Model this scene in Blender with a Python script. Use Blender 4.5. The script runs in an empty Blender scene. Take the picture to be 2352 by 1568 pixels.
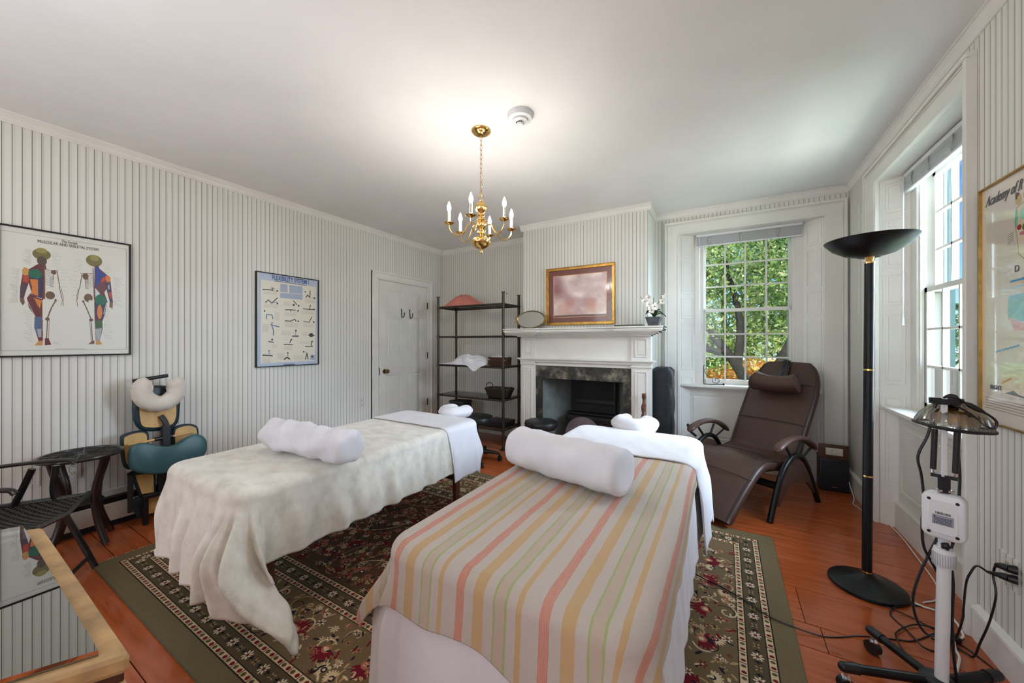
import bpy, bmesh, math, random
import numpy as np
from mathutils import Matrix, Vector, Euler
PI = math.pi
sc = bpy.context.scene
COL = sc.collection

# ------------------------------------------------------------------ camera, sky, light, exposure
cam = bpy.data.objects.new('camera', bpy.data.cameras.new('camera'))
COL.objects.link(cam)
cam.location = (0, 0, 1.27)
cam.rotation_euler = (math.radians(90), 0, math.radians(30.36))
cam.data.sensor_width = 36.0
cam.data.lens = 36.0 * 835.0 / 2352.0
cam.data.shift_y = 1.0 / 2352
cam.data.clip_start = 0.02
sc.camera = cam

world = bpy.data.worlds.new('world'); sc.world = world
world.use_nodes = True
wn = world.node_tree
sky = wn.nodes.new('ShaderNodeTexSky')
sky.sky_type = 'NISHITA'; sky.sun_disc = False
sky.sun_elevation = math.radians(48); sky.sun_rotation = math.radians(200)
sky.altitude = 100; sky.air_density = 1.0; sky.dust_density = 0.4; sky.ozone_density = 2.5
tint = wn.nodes.new('ShaderNodeMixRGB'); tint.blend_type = 'MULTIPLY'; tint.inputs[0].default_value = 1.0; tint.inputs[2].default_value = (.55, .78, 1.0, 1)
wn.links.new(sky.outputs[0], tint.inputs[1]); wn.links.new(tint.outputs[0], wn.nodes['Background'].inputs[0])
wn.nodes['Background'].inputs[1].default_value = 0.10

def light(name, kind, loc, rot, energy, color, **kw):
    l = bpy.data.lights.new(name, kind); l.energy = energy; l.color = color
    for k, v in kw.items(): setattr(l, k, v)
    o = bpy.data.objects.new(name, l); COL.objects.link(o)
    o.location = loc; o.rotation_euler = rot
    return o
# sun from behind the house: lights the garden, never reaches the two windows in view
light('sun', 'SUN', (0, 0, 9), Euler((math.radians(38), math.radians(-16), 0)), 3.4, (1.0, .95, .86), angle=math.radians(.6))
# added wide sun lamp standing in for bright sky facing the visible windows
light('sky_fill', 'SUN', (9, 9, 9), Vector((-.78, -.62, -.52)).to_track_quat('-Z', 'Y').to_euler(), 24.0, (.66, .80, 1.0), angle=math.radians(75))
# added area lamp outside the right window, standing in for daylight from the side
light('side_fill', 'AREA', (3.0, 2.3, 2.7), Vector((-1, .12, -.50)).to_track_quat('-Z', 'Y').to_euler(), 330, (.66, .81, 1.0), shape='RECTANGLE', size=2.4, size_y=2.2)
# added low lamp outside the same window, brightens the ceiling like ground light
light('ground_fill', 'AREA', (2.9, 2.2, .2), Vector((-1, .12, .45)).to_track_quat('-Z', 'Y').to_euler(), 95, (.95, .98, 1.0), shape='RECTANGLE', size=2.6, size_y=1.4)
# added fill lamps at two invented windows of the rear wall (behind the camera)
for x in (-2.5, -0.35):
    light('rear_fill', 'AREA', (x, -2.27, 1.62), (math.radians(90), 0, 0), 12, (.92, .96, 1.0),
          shape='RECTANGLE', size=1.15, size_y=1.55)

# added upward lamp behind the camera, fills the room off the ceiling
light('ceiling_fill', 'AREA', (-1.7, -.6, 1.2), (math.radians(180), 0, 0), 13, (.86, .93, 1.0), shape='DISK', size=.9)

vs = sc.view_settings
sc.display_settings.display_device = 'sRGB'
vs.view_transform = 'Standard'; vs.look = 'None'; vs.gamma = 1.0; vs.exposure = 0.88
vs.use_curve_mapping = False
sc.cycles.use_denoising = True
sc.cycles.max_bounces = 10; sc.cycles.diffuse_bounces = 5; sc.cycles.transparent_max_bounces = 24
sc.cycles.caustics_reflective = False; sc.cycles.caustics_refractive = False
sc.cycles.sample_clamp_indirect = 6.0

# ------------------------------------------------------------------ materials
def lin(c):
    r = []
    for v in c[:3]:
        v = v / 255.0
        r.append(v / 12.92 if v <= .04045 else ((v + .055) / 1.055) ** 2.4)
    return (r[0], r[1], r[2], 1.0)

class NT:
    def __init__(s, m): s.t = m.node_tree; s.b = s.t.nodes['Principled BSDF']; s.m = m
    def n(s, kind, **kw):
        x = s.t.nodes.new('ShaderNode' + kind)
        for k, v in kw.items(): setattr(x, k, v)
        return x
    def l(s, a, b): s.t.links.new(a, b)
    def math(s, op, a, b=None, c=None):
        x = s.n('Math', operation=op)
        for i, v in enumerate((a, b, c)):
            if v is None: continue
            if isinstance(v, (int, float)): x.inputs[i].default_value = v
            else: s.l(v, x.inputs[i])
        return x.outputs[0]
    def ramp(s, fac, stops, interp='LINEAR'):
        x = s.n('ValToRGB'); r = x.color_ramp; r.interpolation = interp
        while len(r.elements) > 1: r.elements.remove(r.elements[-1])
        r.elements[0].position = stops[0][0]; r.elements[0].color = lin(stops[0][1])
        for p, c in stops[1:]:
            e = r.elements.new(p); e.color = lin(c)
        s.l(fac, x.inputs[0]); return x.outputs[0]
    def mix(s, fac, a, b, blend='MIX'):
        x = s.n('MixRGB', blend_type=blend)
        for i, v in enumerate((fac, a, b)):
            if isinstance(v, (int, float)): x.inputs[i].default_value = v
            elif isinstance(v, tuple): x.inputs[i].default_value = v if len(v) == 4 else lin(v)
            else: s.l(v, x.inputs[i])
        return x.outputs[0]
    def coord(s, which='Object'):
        return s.n('TexCoord').outputs[which]
    def mapped(s, co, scale=(1, 1, 1), loc=(0, 0, 0), rot=(0, 0, 0)):
        x = s.n('Mapping'); s.l(co, x.inputs[0])
        x.inputs[1].default_value = loc; x.inputs[2].default_value = rot; x.inputs[3].default_value = scale
        return x.outputs[0]
    def noise(s, co, scale, detail=4, rough=.55, out=0):
        x = s.n('TexNoise'); s.l(co, x.inputs['Vector'])
        x.inputs['Scale'].default_value = scale; x.inputs['Detail'].default_value = detail
        x.inputs['Roughness'].default_value = rough
        return x.outputs[out]
    def bump(s, h, strength=.3, dist=.002):
        x = s.n('Bump'); x.inputs['Strength'].default_value = strength; x.inputs['Distance'].default_value = dist
        s.l(h, x.inputs['Height']); s.l(x.outputs[0], s.b.inputs['Normal'])

def mat(name, color=(200, 200, 200), rough=.5, metal=0., var=.06, vscale=6., bump=0., bscale=60., spec=.5, sheen=0., coat=0., bd=.002):
    m = bpy.data.materials.new(name); m.use_nodes = True
    t = NT(m); b = t.b
    b.inputs['Roughness'].default_value = rough; b.inputs['Metallic'].default_value = metal
    b.inputs['Specular IOR Level'].default_value = spec
    if sheen: b.inputs['Sheen Weight'].default_value = sheen
    if coat: b.inputs['Coat Weight'].default_value = coat; b.inputs['Coat Roughness'].default_value = .08
    b.inputs['Base Color'].default_value = lin(color)
    if var or bump:
        co = t.coord()
        if var:
            f = t.noise(co, vscale, 4)
            c2 = tuple(max(0, v * (1 - var * 1.6)) for v in color); c1 = tuple(min(255, v * (1 + var * .6)) for v in color)
            t.l(t.ramp(f, [(.3, c2), (.7, c1)]), b.inputs['Base Color'])
        if bump: t.bump(t.noise(co, bscale, 3), bump, bd)
    return m

M = {}
M['trim'] = mat('painted_trim', (226, 223, 216), .38, var=.02, vscale=3, bump=.05, bscale=25)
M['ceiling'] = mat('ceiling_plaster', (233, 233, 232), .9, var=.015, vscale=1.5, bump=.08, bscale=90)
M['wallpaint'] = mat('painted_panelling', (219, 216, 208), .45, var=.03, vscale=4, bump=.05, bscale=30)
M['brass'] = mat('polished_brass', (232, 194, 118), .16, 1.0, var=.05)
M['oldbrass'] = mat('aged_brass', (140, 118, 78), .3, 1.0, var=.1)
M['gold'] = mat('gold_leaf_frame', (190, 146, 72), .36, .85, var=.12, vscale=20)
M['black'] = mat('black_plastic', (18, 18, 20), .42, var=.1)
M['blackmatte'] = mat('matte_black_metal', (14, 14, 16), .5, var=.1)
M['blackgloss'] = mat('satin_black_enamel', (7, 8, 11), .38, var=.05, spec=.35)
M['iron'] = mat('dark_iron', (30, 27, 25), .5, .4, var=.15)
M['chrome'] = mat('chrome', (210, 212, 215), .12, 1.0, var=.02)
M['bronze'] = mat('bronze_tube', (66, 58, 49), .38, .55, var=.12, vscale=14)
M['whiteplastic'] = mat('white_plastic', (222, 222, 224), .35, var=.01)
M['ivory'] = mat('ivory_plate', (214, 208, 192), .4, var=.02)
M['vinylblack'] = mat('black_vinyl', (20, 20, 22), .42, var=.15, vscale=9, bump=.12, bscale=70)
M['nylon'] = mat('black_nylon', (17, 18, 23), .62, var=.15, vscale=5, bump=.5, bscale=14, bd=.01)
M['leather'] = mat('brown_leather', (72, 50, 42), .40, var=.06, vscale=3, spec=.35, bump=.12, bscale=160)
M['leatherdark'] = mat('brown_leather_piping', (40, 30, 28), .4, var=.06)
M['seam'] = mat('dark_seam', (26, 20, 19), .6, var=.0)
M['bentwood'] = mat('black_lacquered_wood', (15, 14, 15), .3, var=.1, coat=.3)
M['teal'] = mat('teal_vinyl', (58, 96, 102), .42, var=.05, vscale=5, bump=.15, bscale=180)
M['tealdark'] = mat('teal_vinyl_edge', (22, 46, 54), .45, var=.1, vscale=20, bump=.4, bscale=30)
M['ply'] = mat('birch_plywood', (208, 168, 104), .45, var=.09, vscale=7)
M['greymetal'] = mat('grey_metal_tube', (48, 50, 54), .4, .4, var=.08)
M['cotton'] = mat('white_cotton', (224, 222, 227), .88, var=.02, sheen=.15, bump=.25, bscale=18, bd=.004)
M['linen'] = mat('cream_cotton_cover', (212, 203, 190), .88, var=.03, bump=.5, bscale=22, sheen=.2, bd=.006)
M['fleece'] = None
M['pink'] = mat('pink_leather', (196, 118, 104), .5, var=.04, bump=.1, bscale=120)
M['wicker'] = mat('brown_wicker', (74, 48, 30), .6, var=.35, vscale=60, bump=.8, bscale=80, bd=.006)
M['darkwicker'] = mat('dark_wicker', (58, 44, 32), .55, var=.35, vscale=60, bump=.6, bscale=80)
M['clearplastic'] = mat('plastic_bag', (205, 205, 205), .2, var=.1, vscale=30)
M['petal'] = mat('white_petal', (240, 236, 228), .6, var=.05, vscale=40)
M['leaf'] = mat('orchid_leaf', (30, 62, 24), .35, var=.25, vscale=25)
M['stem'] = mat('orchid_stem', (86, 72, 42), .6, var=.2, vscale=30)
M['pot'] = mat('grey_slate_pot', (74, 76, 80), .6, var=.2, vscale=25, bump=.3, bscale=60)
M['tray'] = mat('dark_green_box', (66, 76, 62), .5, var=.1, vscale=20)
M['wood'] = mat('dark_walnut', (84, 50, 32), .4, var=.25, vscale=5)
M['tablewood'] = mat('stained_table_leg', (96, 56, 34), .4, var=.2, vscale=8)
M['bark'] = mat('split_log', (92, 54, 38), .85, var=.5, vscale=18, bump=.9, bscale=35, bd=.01)
M['whitecord'] = mat('white_cord', (222, 218, 210), .5, var=.02)
M['cord'] = mat('black_cord', (12, 12, 14), .38, var=.02)
M['heater'] = mat('heater_enamel', (214, 208, 196), .45, var=.03)
M['brick'] = mat('firebox_grey', (110, 116, 114), .9, var=.08, vscale=12, bump=.8, bscale=50, bd=.008)
M['soot'] = mat('sooty_iron', (26, 24, 24), .75, var=.6, vscale=4, bump=.4, bscale=40)
M['insert'] = mat('stove_black', (20, 19, 20), .45, var=.4, vscale=6)
M['stucco'] = mat('exterior_white_clapboard', (196, 198, 196), .7, var=.05)
M['shuttergreen'] = mat('exterior_shutter', (38, 70, 70), .5, var=.1)
M['storm'] = mat('storm_sash_grey', (128, 128, 132), .5, var=.03)
M['trunk'] = mat('tree_bark', (40, 33, 28), .9, var=.35, vscale=6, bump=.6, bscale=18, bd=.02)
M['redpaper'] = mat('orange_paper', (168, 92, 56), .7, var=.2, vscale=20)
M['mirror'] = mat('mirror_glass', (222, 228, 222), .03, 1.0, var=0)
M['amber'] = mat('amber_plate', (170, 120, 35), .35, .3, var=.15, vscale=20)
M['mesh'] = mat('black_mesh', (24, 22, 20), .5, .4, var=.3, vscale=200)
M['fringe'] = mat('rug_fringe', (206, 196, 172), .9, var=.05)

def img_material(name, arr, rough=.6, spec=.5, coat=0., bump=0.):
    h, w = arr.shape[:2]
    im = bpy.data.images.new(name, w, h, alpha=False)
    buf = np.ones((h, w, 4), dtype=np.float32)
    buf[..., :3] = np.clip(arr[::-1] / 255.0, 0, 1)
    im.pixels.foreach_set(buf.ravel()); im.update(); im.pack()
    m = bpy.data.materials.new(name); m.use_nodes = True
    t = NT(m); x = t.n('TexImage'); x.image = im; x.extension = 'EXTEND'
    t.l(t.coord('UV'), x.inputs[0])
    t.l(x.outputs[0], t.b.inputs['Base Color'])
    t.b.inputs['Roughness'].default_value = rough; t.b.inputs['Specular IOR Level'].default_value = spec
    if coat: t.b.inputs['Coat Weight'].default_value = coat; t.b.inputs['Coat Roughness'].default_value = .02
    if bump: t.bump(t.noise(t.coord(), 400, 2), bump, .003)
    return m

def wallpaper(name, axis, vert=True):
    m = bpy.data.materials.new(name); m.use_nodes = True; t = NT(m)
    co = t.coord(); sep = t.n('SeparateXYZ'); t.l(co, sep.inputs[0])
    a = t.math('DIVIDE', sep.outputs[axis], .0366)
    f = t.math('FRACT', a)
    d = t.math('ABSOLUTE', t.math('SUBTRACT', f, .5))            # 0.5 at line
    dark = t.math('GREATER_THAN', d, .456)
    f1 = t.math('LESS_THAN', t.math('ABSOLUTE', t.math('SUBTRACT', f, .18)), .022)
    f2 = t.math('LESS_THAN', t.math('ABSOLUTE', t.math('SUBTRACT', f, .30)), .014)
    faint = t.math('MAXIMUM', f1, f2)
    base = t.ramp(t.noise(co, 1.2, 3), [(.3, (213, 211, 203)), (.7, (222, 220, 212))])
    c = t.mix(faint, base, (188, 184, 172))
    c = t.mix(dark, c, (104, 98, 84))
    t.l(c, t.b.inputs['Base Color']); t.b.inputs['Roughness'].default_value = .6
    t.bump(t.noise(co, 45, 3), .05, .002)
    return m
M['paperY'] = wallpaper('striped_wallpaper_along_y', 1)
M['paperX'] = wallpaper('striped_wallpaper_along_x', 0)

def glass(name, tint=(245, 248, 246), rough=0.0, refl=1.0, base=0.0):
    m = bpy.data.materials.new(name); m.use_nodes = True; t = NT(m)
    t.t.nodes.remove(t.b)
    tr = t.n('BsdfTransparent'); tr.inputs[0].default_value = lin(tint)
    gl = t.n('BsdfGlossy'); gl.inputs['Roughness'].default_value = rough
    fr = t.n('Fresnel'); fr.inputs[0].default_value = 1.45
    mx = t.n('MixShader'); t.l(t.math('ADD', t.math('MULTIPLY', fr.outputs[0], refl), base), mx.inputs[0])
    t.l(tr.outputs[0], mx.inputs[1]); t.l(gl.outputs[0], mx.inputs[2])
    t.l(mx.outputs[0], t.t.nodes['Material Output'].inputs[0])
    return m
M['pane'] = glass('window_glass')
M['shelfglass'] = glass('shelf_glass', (200, 208, 204), base=.06)
M['lampglass'] = glass('ribbed_lamp_glass', (225, 222, 212), .1, 1.6, .12)
M['topglass'] = glass('desk_glass', (232, 240, 236), 0.0, 1.3, .32)

def emit(name, color, strength):
    m = bpy.data.materials.new(name); m.use_nodes = True; t = NT(m)
    t.b.inputs['Base Color'].default_value = lin(color)
    t.b.inputs['Emission Color'].default_value = lin(color); t.b.inputs['Emission Strength'].default_value = strength
    return m
M['bulb'] = emit('lit_candle_bulb', (255, 247, 238), 200.0)

def plank_mat():
    m = bpy.data.materials.new('pine_floorboard'); m.use_nodes = True; t = NT(m)
    info = t.n('ObjectInfo'); co = t.coord()
    off = t.n('VectorMath', operation='MULTIPLY_ADD')
    cx = t.n('CombineXYZ'); t.l(info.outputs['Random'], cx.inputs[0]); t.l(info.outputs['Random'], cx.inputs[1])
    off.inputs[1].default_value = (1, 1, 1); t.l(co, off.inputs[0])
    sc_ = t.n('VectorMath', operation='SCALE'); sc_.inputs[3].default_value = 37.0; t.l(cx.outputs[0], sc_.inputs[0])
    t.l(sc_.outputs[0], off.inputs[2])
    v = t.mapped(off.outputs[0], (.8, 9, 1))
    g = t.noise(v, 3.5, 6, .6)
    big = t.noise(off.outputs[0], 1.6, 3)
    c = t.ramp(g, [(.25, (136, 62, 28)), (.5, (174, 86, 44)), (.75, (194, 104, 58))])
    c = t.mix(t.math('MULTIPLY', info.outputs['Random'], .35), c, (122, 54, 28))
    c = t.mix(t.math('MULTIPLY', big, .25), c, (176, 98, 60))
    kn = t.n('TexVoronoi'); t.l(t.mapped(off.outputs[0], (1.6, 6, 1)), kn.inputs['Vector']); kn.inputs['Scale'].default_value = 1.3
    knf = t.ramp(kn.outputs['Distance'], [(.0, (255, 255, 255)), (.035, (200, 200, 200)), (.07, (0, 0, 0))])
    c = t.mix(t.math('MULTIPLY', knf, .75), c, (44, 22, 16))
    dk = t.ramp(t.noise(t.mapped(off.outputs[0], (1.5, 12, 1)), 2.6, 5), [(.66, (0, 0, 0)), (.74, (255, 255, 255))])
    c = t.mix(t.math('MULTIPLY', dk, .5), c, (60, 32, 24))
    t.l(c, t.b.inputs['Base Color'])
    t.l(t.ramp(t.noise(co, 9, 3), [(.3, (74, 74, 74)), (.7, (112, 112, 112))]), t.b.inputs['Roughness'])
    t.bump(g, .12, .002)
    return m
M['plank'] = plank_mat()

def stone_mat():
    m = bpy.data.materials.new('mottled_slate'); m.use_nodes = True; t = NT(m); co = t.coord()
    f = t.noise(co, 9, 8, .7)
    c = t.ramp(f, [(.38, (26, 25, 23)), (.5, (52, 48, 42)), (.58, (96, 92, 78)), (.68, (150, 138, 118))])
    t.l(c, t.b.inputs['Base Color']); t.b.inputs['Roughness'].default_value = .5
    t.bump(f, .3, .004); return m
M['slate'] = stone_mat()

def fleece_mat():
    m = bpy.data.materials.new('cream_fleece'); m.use_nodes = True; t = NT(m); co = t.coord()
    f = t.noise(t.mapped(co, (6, 9, 7)), 1.6, 6, .6)
    c = t.ramp(f, [(.3, (200, 194, 180)), (.5, (219, 214, 202)), (.7, (232, 228, 217))])
    t.l(c, t.b.inputs['Base Color']); t.b.inputs['Roughness'].default_value = .95
    t.b.inputs['Sheen Weight'].default_value = .35
    t.bump(t.noise(co, 26, 5), .35, .004); return m
M['fleece'] = fleece_mat()

def stripe_mat():
    m = bpy.data.materials.new('striped_blanket'); m.use_nodes = True; t = NT(m)
    uv = t.coord('UV'); sep = t.n('SeparateXYZ'); t.l(uv, sep.inputs[0])
    wob = t.math('MULTIPLY', t.math('SUBTRACT', t.noise(t.mapped(uv, (60, 4, 1)), 5, 3), .5), .006)
    f = t.math('FRACT', t.math('DIVIDE', t.math('ADD', t.math('ADD', sep.outputs[0], wob), 1.845), .245))
    W = .245
    base = (198, 187, 177)
    st = [(0, (203, 116, 92)), (.025, base), (.055, (200, 160, 98)), (.088, base), (.116, (158, 176, 100)), (.122, (191, 172, 152)),
          (.150, (158, 176, 100)), (.156, base), (.182, (200, 160, 98)), (.198, base)]
    c = t.ramp(f, [(a / W, b) for a, b in st], 'CONSTANT')
    # fine lighter threads inside the red bands
    th = t.math('FRACT', t.math('MULTIPLY', f, W / .0045))
    isr = t.math('LESS_THAN', f, .025 / W)
    c = t.mix(t.math('MULTIPLY', t.math('MULTIPLY', isr, t.math('GREATER_THAN', th, .6)), .45), c, (222, 172, 150))
    grain = t.noise(t.mapped(uv, (260, 700, 1)), 1.0, 2)
    c = t.mix(t.math('MULTIPLY', grain, .5), c, (140, 126, 110), 'MIX')
    c = t.mix(t.math('MULTIPLY', t.noise(uv, 3.0, 3), .16), c, (228, 214, 206))
    t.l(c, t.b.inputs['Base Color']); t.b.inputs['Roughness'].default_value = .95
    t.b.inputs['Sheen Weight'].default_value = .2
    t.bump(t.noise(t.mapped(uv, (260, 500, 1)), 1, 2), .5, .003); return m
M['stripes'] = stripe_mat()

def weave_mat(name, col, col2, scale=60):
    m = bpy.data.materials.new(name); m.use_nodes = True; t = NT(m); co = t.coord('UV')
    ch = t.n('TexChecker'); t.l(t.mapped(co, (1, .6, 1)), ch.inputs[0]); ch.inputs['Scale'].default_value = scale
    ch.inputs[1].default_value = lin(col); ch.inputs[2].default_value = lin(col2)
    t.l(ch.outputs[0], t.b.inputs['Base Color']); t.b.inputs['Roughness'].default_value = .5
    t.bump(ch.outputs[1], .9, .004); return m
M['seatweave'] = weave_mat('woven_seat_cord', (44, 40, 37), (18, 17, 17), 62)

def leaves_mat(name, cols):
    m = bpy.data.materials.new(name); m.use_nodes = True; t = NT(m); co = t.coord()
    n = t.n('TexWhiteNoise'); sn = t.n('VectorMath', operation='SNAP'); t.l(co, sn.inputs[0]); sn.inputs[1].default_value = (.09, .09, .09)
    t.l(sn.outputs[0], n.inputs[0])
    k = len(cols); c = t.ramp(n.outputs[0], [(i / (k - 1), cc) for i, cc in enumerate(cols)])
    t.l(c, t.b.inputs['Base Color']); t.b.inputs['Roughness'].default_value = .5
    tl = t.n('BsdfTranslucent'); t.l(c, tl.inputs[0]); mx = t.n('MixShader'); mx.inputs[0].default_value = .35
    t.l(t.b.outputs[0], mx.inputs[1]); t.l(tl.outputs[0], mx.inputs[2]); t.l(mx.outputs[0], t.t.nodes['Material Output'].inputs[0])
    return m
M['leafgreen'] = leaves_mat('green_foliage', [(48, 78, 34), (92, 124, 50), (136, 160, 78), (196, 200, 124), (62, 92, 44), (222, 214, 160)])
M['leafdark'] = leaves_mat('dark_foliage', [(22, 48, 24), (42, 78, 34), (66, 108, 44), (34, 60, 32)])
M['leafyellow'] = leaves_mat('autumn_foliage', [(222, 150, 60), (236, 184, 90), (206, 120, 60), (238, 204, 120)])
M['grass'] = mat('lawn_grass', (96, 138, 52), .9, var=.3, vscale=3)
M['drive'] = mat('gravel_drive', (176, 166, 156), .9, var=.1, vscale=8)
M['frost'] = mat('smoky_arched_glass', (120, 106, 112), .35, var=.1, vscale=5)

# ------------------------------------------------------------------ mesh builder
class MB:
    def __init__(s, M=None): s.v = []; s.f = []; s.uv = {}; s.M = M
    def add(s, vs, fs, M=None):
        o = len(s.v)
        M = M if M is not None else None
        for v in vs:
            v = Vector(v)
            if M is not None: v = M @ v
            if s.M is not None: v = s.M @ v
            s.v.append(tuple(v))
        s.f += [tuple(i + o for i in f) for f in fs]
        return s
    def box(s, x0, y0, z0, x1, y1, z1, M=None):
        if x0 > x1: x0, x1 = x1, x0
        if y0 > y1: y0, y1 = y1, y0
        if z0 > z1: z0, z1 = z1, z0
        return s.add([(x0, y0, z0), (x1, y0, z0), (x1, y1, z0), (x0, y1, z0), (x0, y0, z1), (x1, y0, z1), (x1, y1, z1), (x0, y1, z1)],
                     [(0, 3, 2, 1), (4, 5, 6, 7), (0, 1, 5, 4), (1, 2, 6, 5), (2, 3, 7, 6), (3, 0, 4, 7)], M)
    def rbox(s, x0, y0, z0, x1, y1, z1, r=.01, seg=2, M=None):
        bm = bmesh.new(); bmesh.ops.create_cube(bm, size=1)
        for v in bm.verts: v.co = Vector(((x0 + x1) / 2 + v.co.x * abs(x1 - x0), (y0 + y1) / 2 + v.co.y * abs(y1 - y0), (z0 + z1) / 2 + v.co.z * abs(z1 - z0)))
        bmesh.ops.bevel(bm, geom=list(bm.edges), offset=r, segments=seg, profile=.6, affect='EDGES')
        bm.verts.index_update()
        s.add([v.co.copy() for v in bm.verts], [tuple(v.index for v in f.verts) for f in bm.faces], M); bm.free(); return s
    def lathe(s, prof, c=(0, 0, 0), n=24, M=None, caps=True):
        vs = []; fs = []
        for (r, z) in prof:
            for k in range(n):
                a = 2 * PI * k / n; vs.append((c[0] + r * math.cos(a), c[1] + r * math.sin(a), c[2] + z))
        for i in range(len(prof) - 1):
            for k in range(n):
                a = i * n + k; b = i * n + (k + 1) % n
                fs.append((a, b, b + n, a + n))
        if caps:
            if prof[0][0] > 1e-5: fs.append(tuple(reversed(range(n))))
            if prof[-1][0] > 1e-5: fs.append(tuple(range((len(prof) - 1) * n, len(prof) * n)))
        return s.add(vs, fs, M)
    def tube(s, pts, r, n=10, closed=False, flat=1.0, up=None, M=None, caps=True):
        pts = [Vector(p) for p in pts]; m = len(pts); vs = []; fs = []
        rs = r if isinstance(r, (list, tuple)) else [r] * m
        prev = None
        for i, p in enumerate(pts):
            if closed: t = pts[(i + 1) % m] - pts[i - 1]
            else: t = pts[min(i + 1, m - 1)] - pts[max(i - 1, 0)]
            if t.length < 1e-9: t = Vector((0, 0, 1))
            t.normalize()
            if prev is None:
                u = Vector(up) if up else (Vector((0, 0, 1)) if abs(t.z) < .9 else Vector((1, 0, 0)))
            else: u = prev
            u = (u - t * u.dot(t))
            if u.length < 1e-6: u = Vector((1, 0, 0)) - t * t.x
            u.normalize(); prev = u; w = t.cross(u)
            for k in range(n):
                a = 2 * PI * k / n
                vs.append(p + (u * math.cos(a) * flat + w * math.sin(a)) * rs[i])
        for i in range(m if closed else m - 1):
            for k in range(n):
                a = i * n + k; b = i * n + (k + 1) % n; j = ((i + 1) % m) * n
                fs.append((a, b, j + (k + 1) % n, j + k))
        if not closed and caps:
            fs.append(tuple(reversed(range(n)))); fs.append(tuple(range((m - 1) * n, m * n)))
        return s.add(vs, fs, M)
    def cyl(s, p0, p1, r0, r1=None, n=14, M=None):
        return s.tube([p0, p1], [r0, r0 if r1 is None else r1], n, M=M)
    def sphere(s, c, r, n=16, m=10, sz=1.0, M=None):
        prof = [(max(1e-6, r * math.sin(PI * k / m)), -r * sz * math.cos(PI * k / m)) for k in range(m + 1)]
        return s.lathe(prof, c, n, M, caps=False)
    def prism(s, poly, t0, t1, fn=None, M=None):
        """poly in (a,b); fn(a,b,t)->xyz"""
        fn = fn or (lambda a, b, t: (a, b, t)); n = len(poly)
        vs = [fn(a, b, t0) for a, b in poly] + [fn(a, b, t1) for a, b in poly]
        fs = [tuple(reversed(range(n))), tuple(range(n, 2 * n))] + [(i, (i + 1) % n, n + (i + 1) % n, n + i) for i in range(n)]
        return s.add(vs, fs, M)
    def grid(s, fn, nu, nv, uvfn=None, M=None):
        o = len(s.v)
        vs = [fn(i / (nu - 1), j / (nv - 1)) for j in range(nv) for i in range(nu)]
        fs = [(j * nu + i, j * nu + i + 1, (j + 1) * nu + i + 1, (j + 1) * nu + i) for j in range(nv - 1) for i in range(nu - 1)]
        s.add(vs, fs, M)
        if uvfn:
            for j in range(nv):
                for i in range(nu): s.uv[o + j * nu + i] = uvfn(i / (nu - 1), j / (nv - 1))
        return s
    def obj(s, name, m, parent=None, smooth=True, bevel=0., solid=0., sub=0, kind=None, loc=None, angle=38):
        me = bpy.data.meshes.new(name)
        me.from_pydata(s.v, [], s.f); me.update()
        bm = bmesh.new(); bm.from_mesh(me); bmesh.ops.recalc_face_normals(bm, faces=bm.faces); bm.to_mesh(me); bm.free()
        if s.uv:
            l = me.uv_layers.new(name='UVMap')
            for lp in me.loops: l.data[lp.index].uv = s.uv.get(lp.vertex_index, (0, 0))
        if m is not None: me.materials.append(M[m] if isinstance(m, str) else m)
        if smooth:
            me.polygons.foreach_set('use_smooth', [True] * len(me.polygons))
            me.set_sharp_from_angle(angle=math.radians(angle))
        o = bpy.data.objects.new(name, me); COL.objects.link(o)
        if parent is not None:
            o.parent = parent
            if parent.location.length > 1e-9 or parent.rotation_euler.z:
                pass
        if bevel:
            b = o.modifiers.new('bevel', 'BEVEL'); b.width = bevel; b.segments = 2; b.limit_method = 'ANGLE'; b.angle_limit = math.radians(40)
        if sub:
            b = o.modifiers.new('sub', 'SUBSURF'); b.levels = sub; b.render_levels = sub
        if solid:
            b = o.modifiers.new('solid', 'SOLIDIFY'); b.thickness = solid; b.offset = -1
        if kind: o['kind'] = kind
        return o

def cat(pts, n=8, closed=False):
    """Catmull-Rom through points"""
    P = [Vector(p) for p in pts]; out = []; m = len(P)
    rng = range(m) if closed else range(m - 1)
    for i in rng:
        a = P[(i - 1) % m] if closed or i > 0 else P[0] * 2 - P[1]
        b = P[i]; c = P[(i + 1) % m]
        d = P[(i + 2) % m] if closed or i + 2 < m else P[-1] * 2 - P[-2]
        for k in range(n):
            t = k / n
            out.append(.5 * ((2 * b) + (c - a) * t + (2 * a - 5 * b + 4 * c - d) * t * t + (3 * b - a - 3 * c + d) * t ** 3))
    if not closed: out.append(P[-1])
    return out

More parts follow.
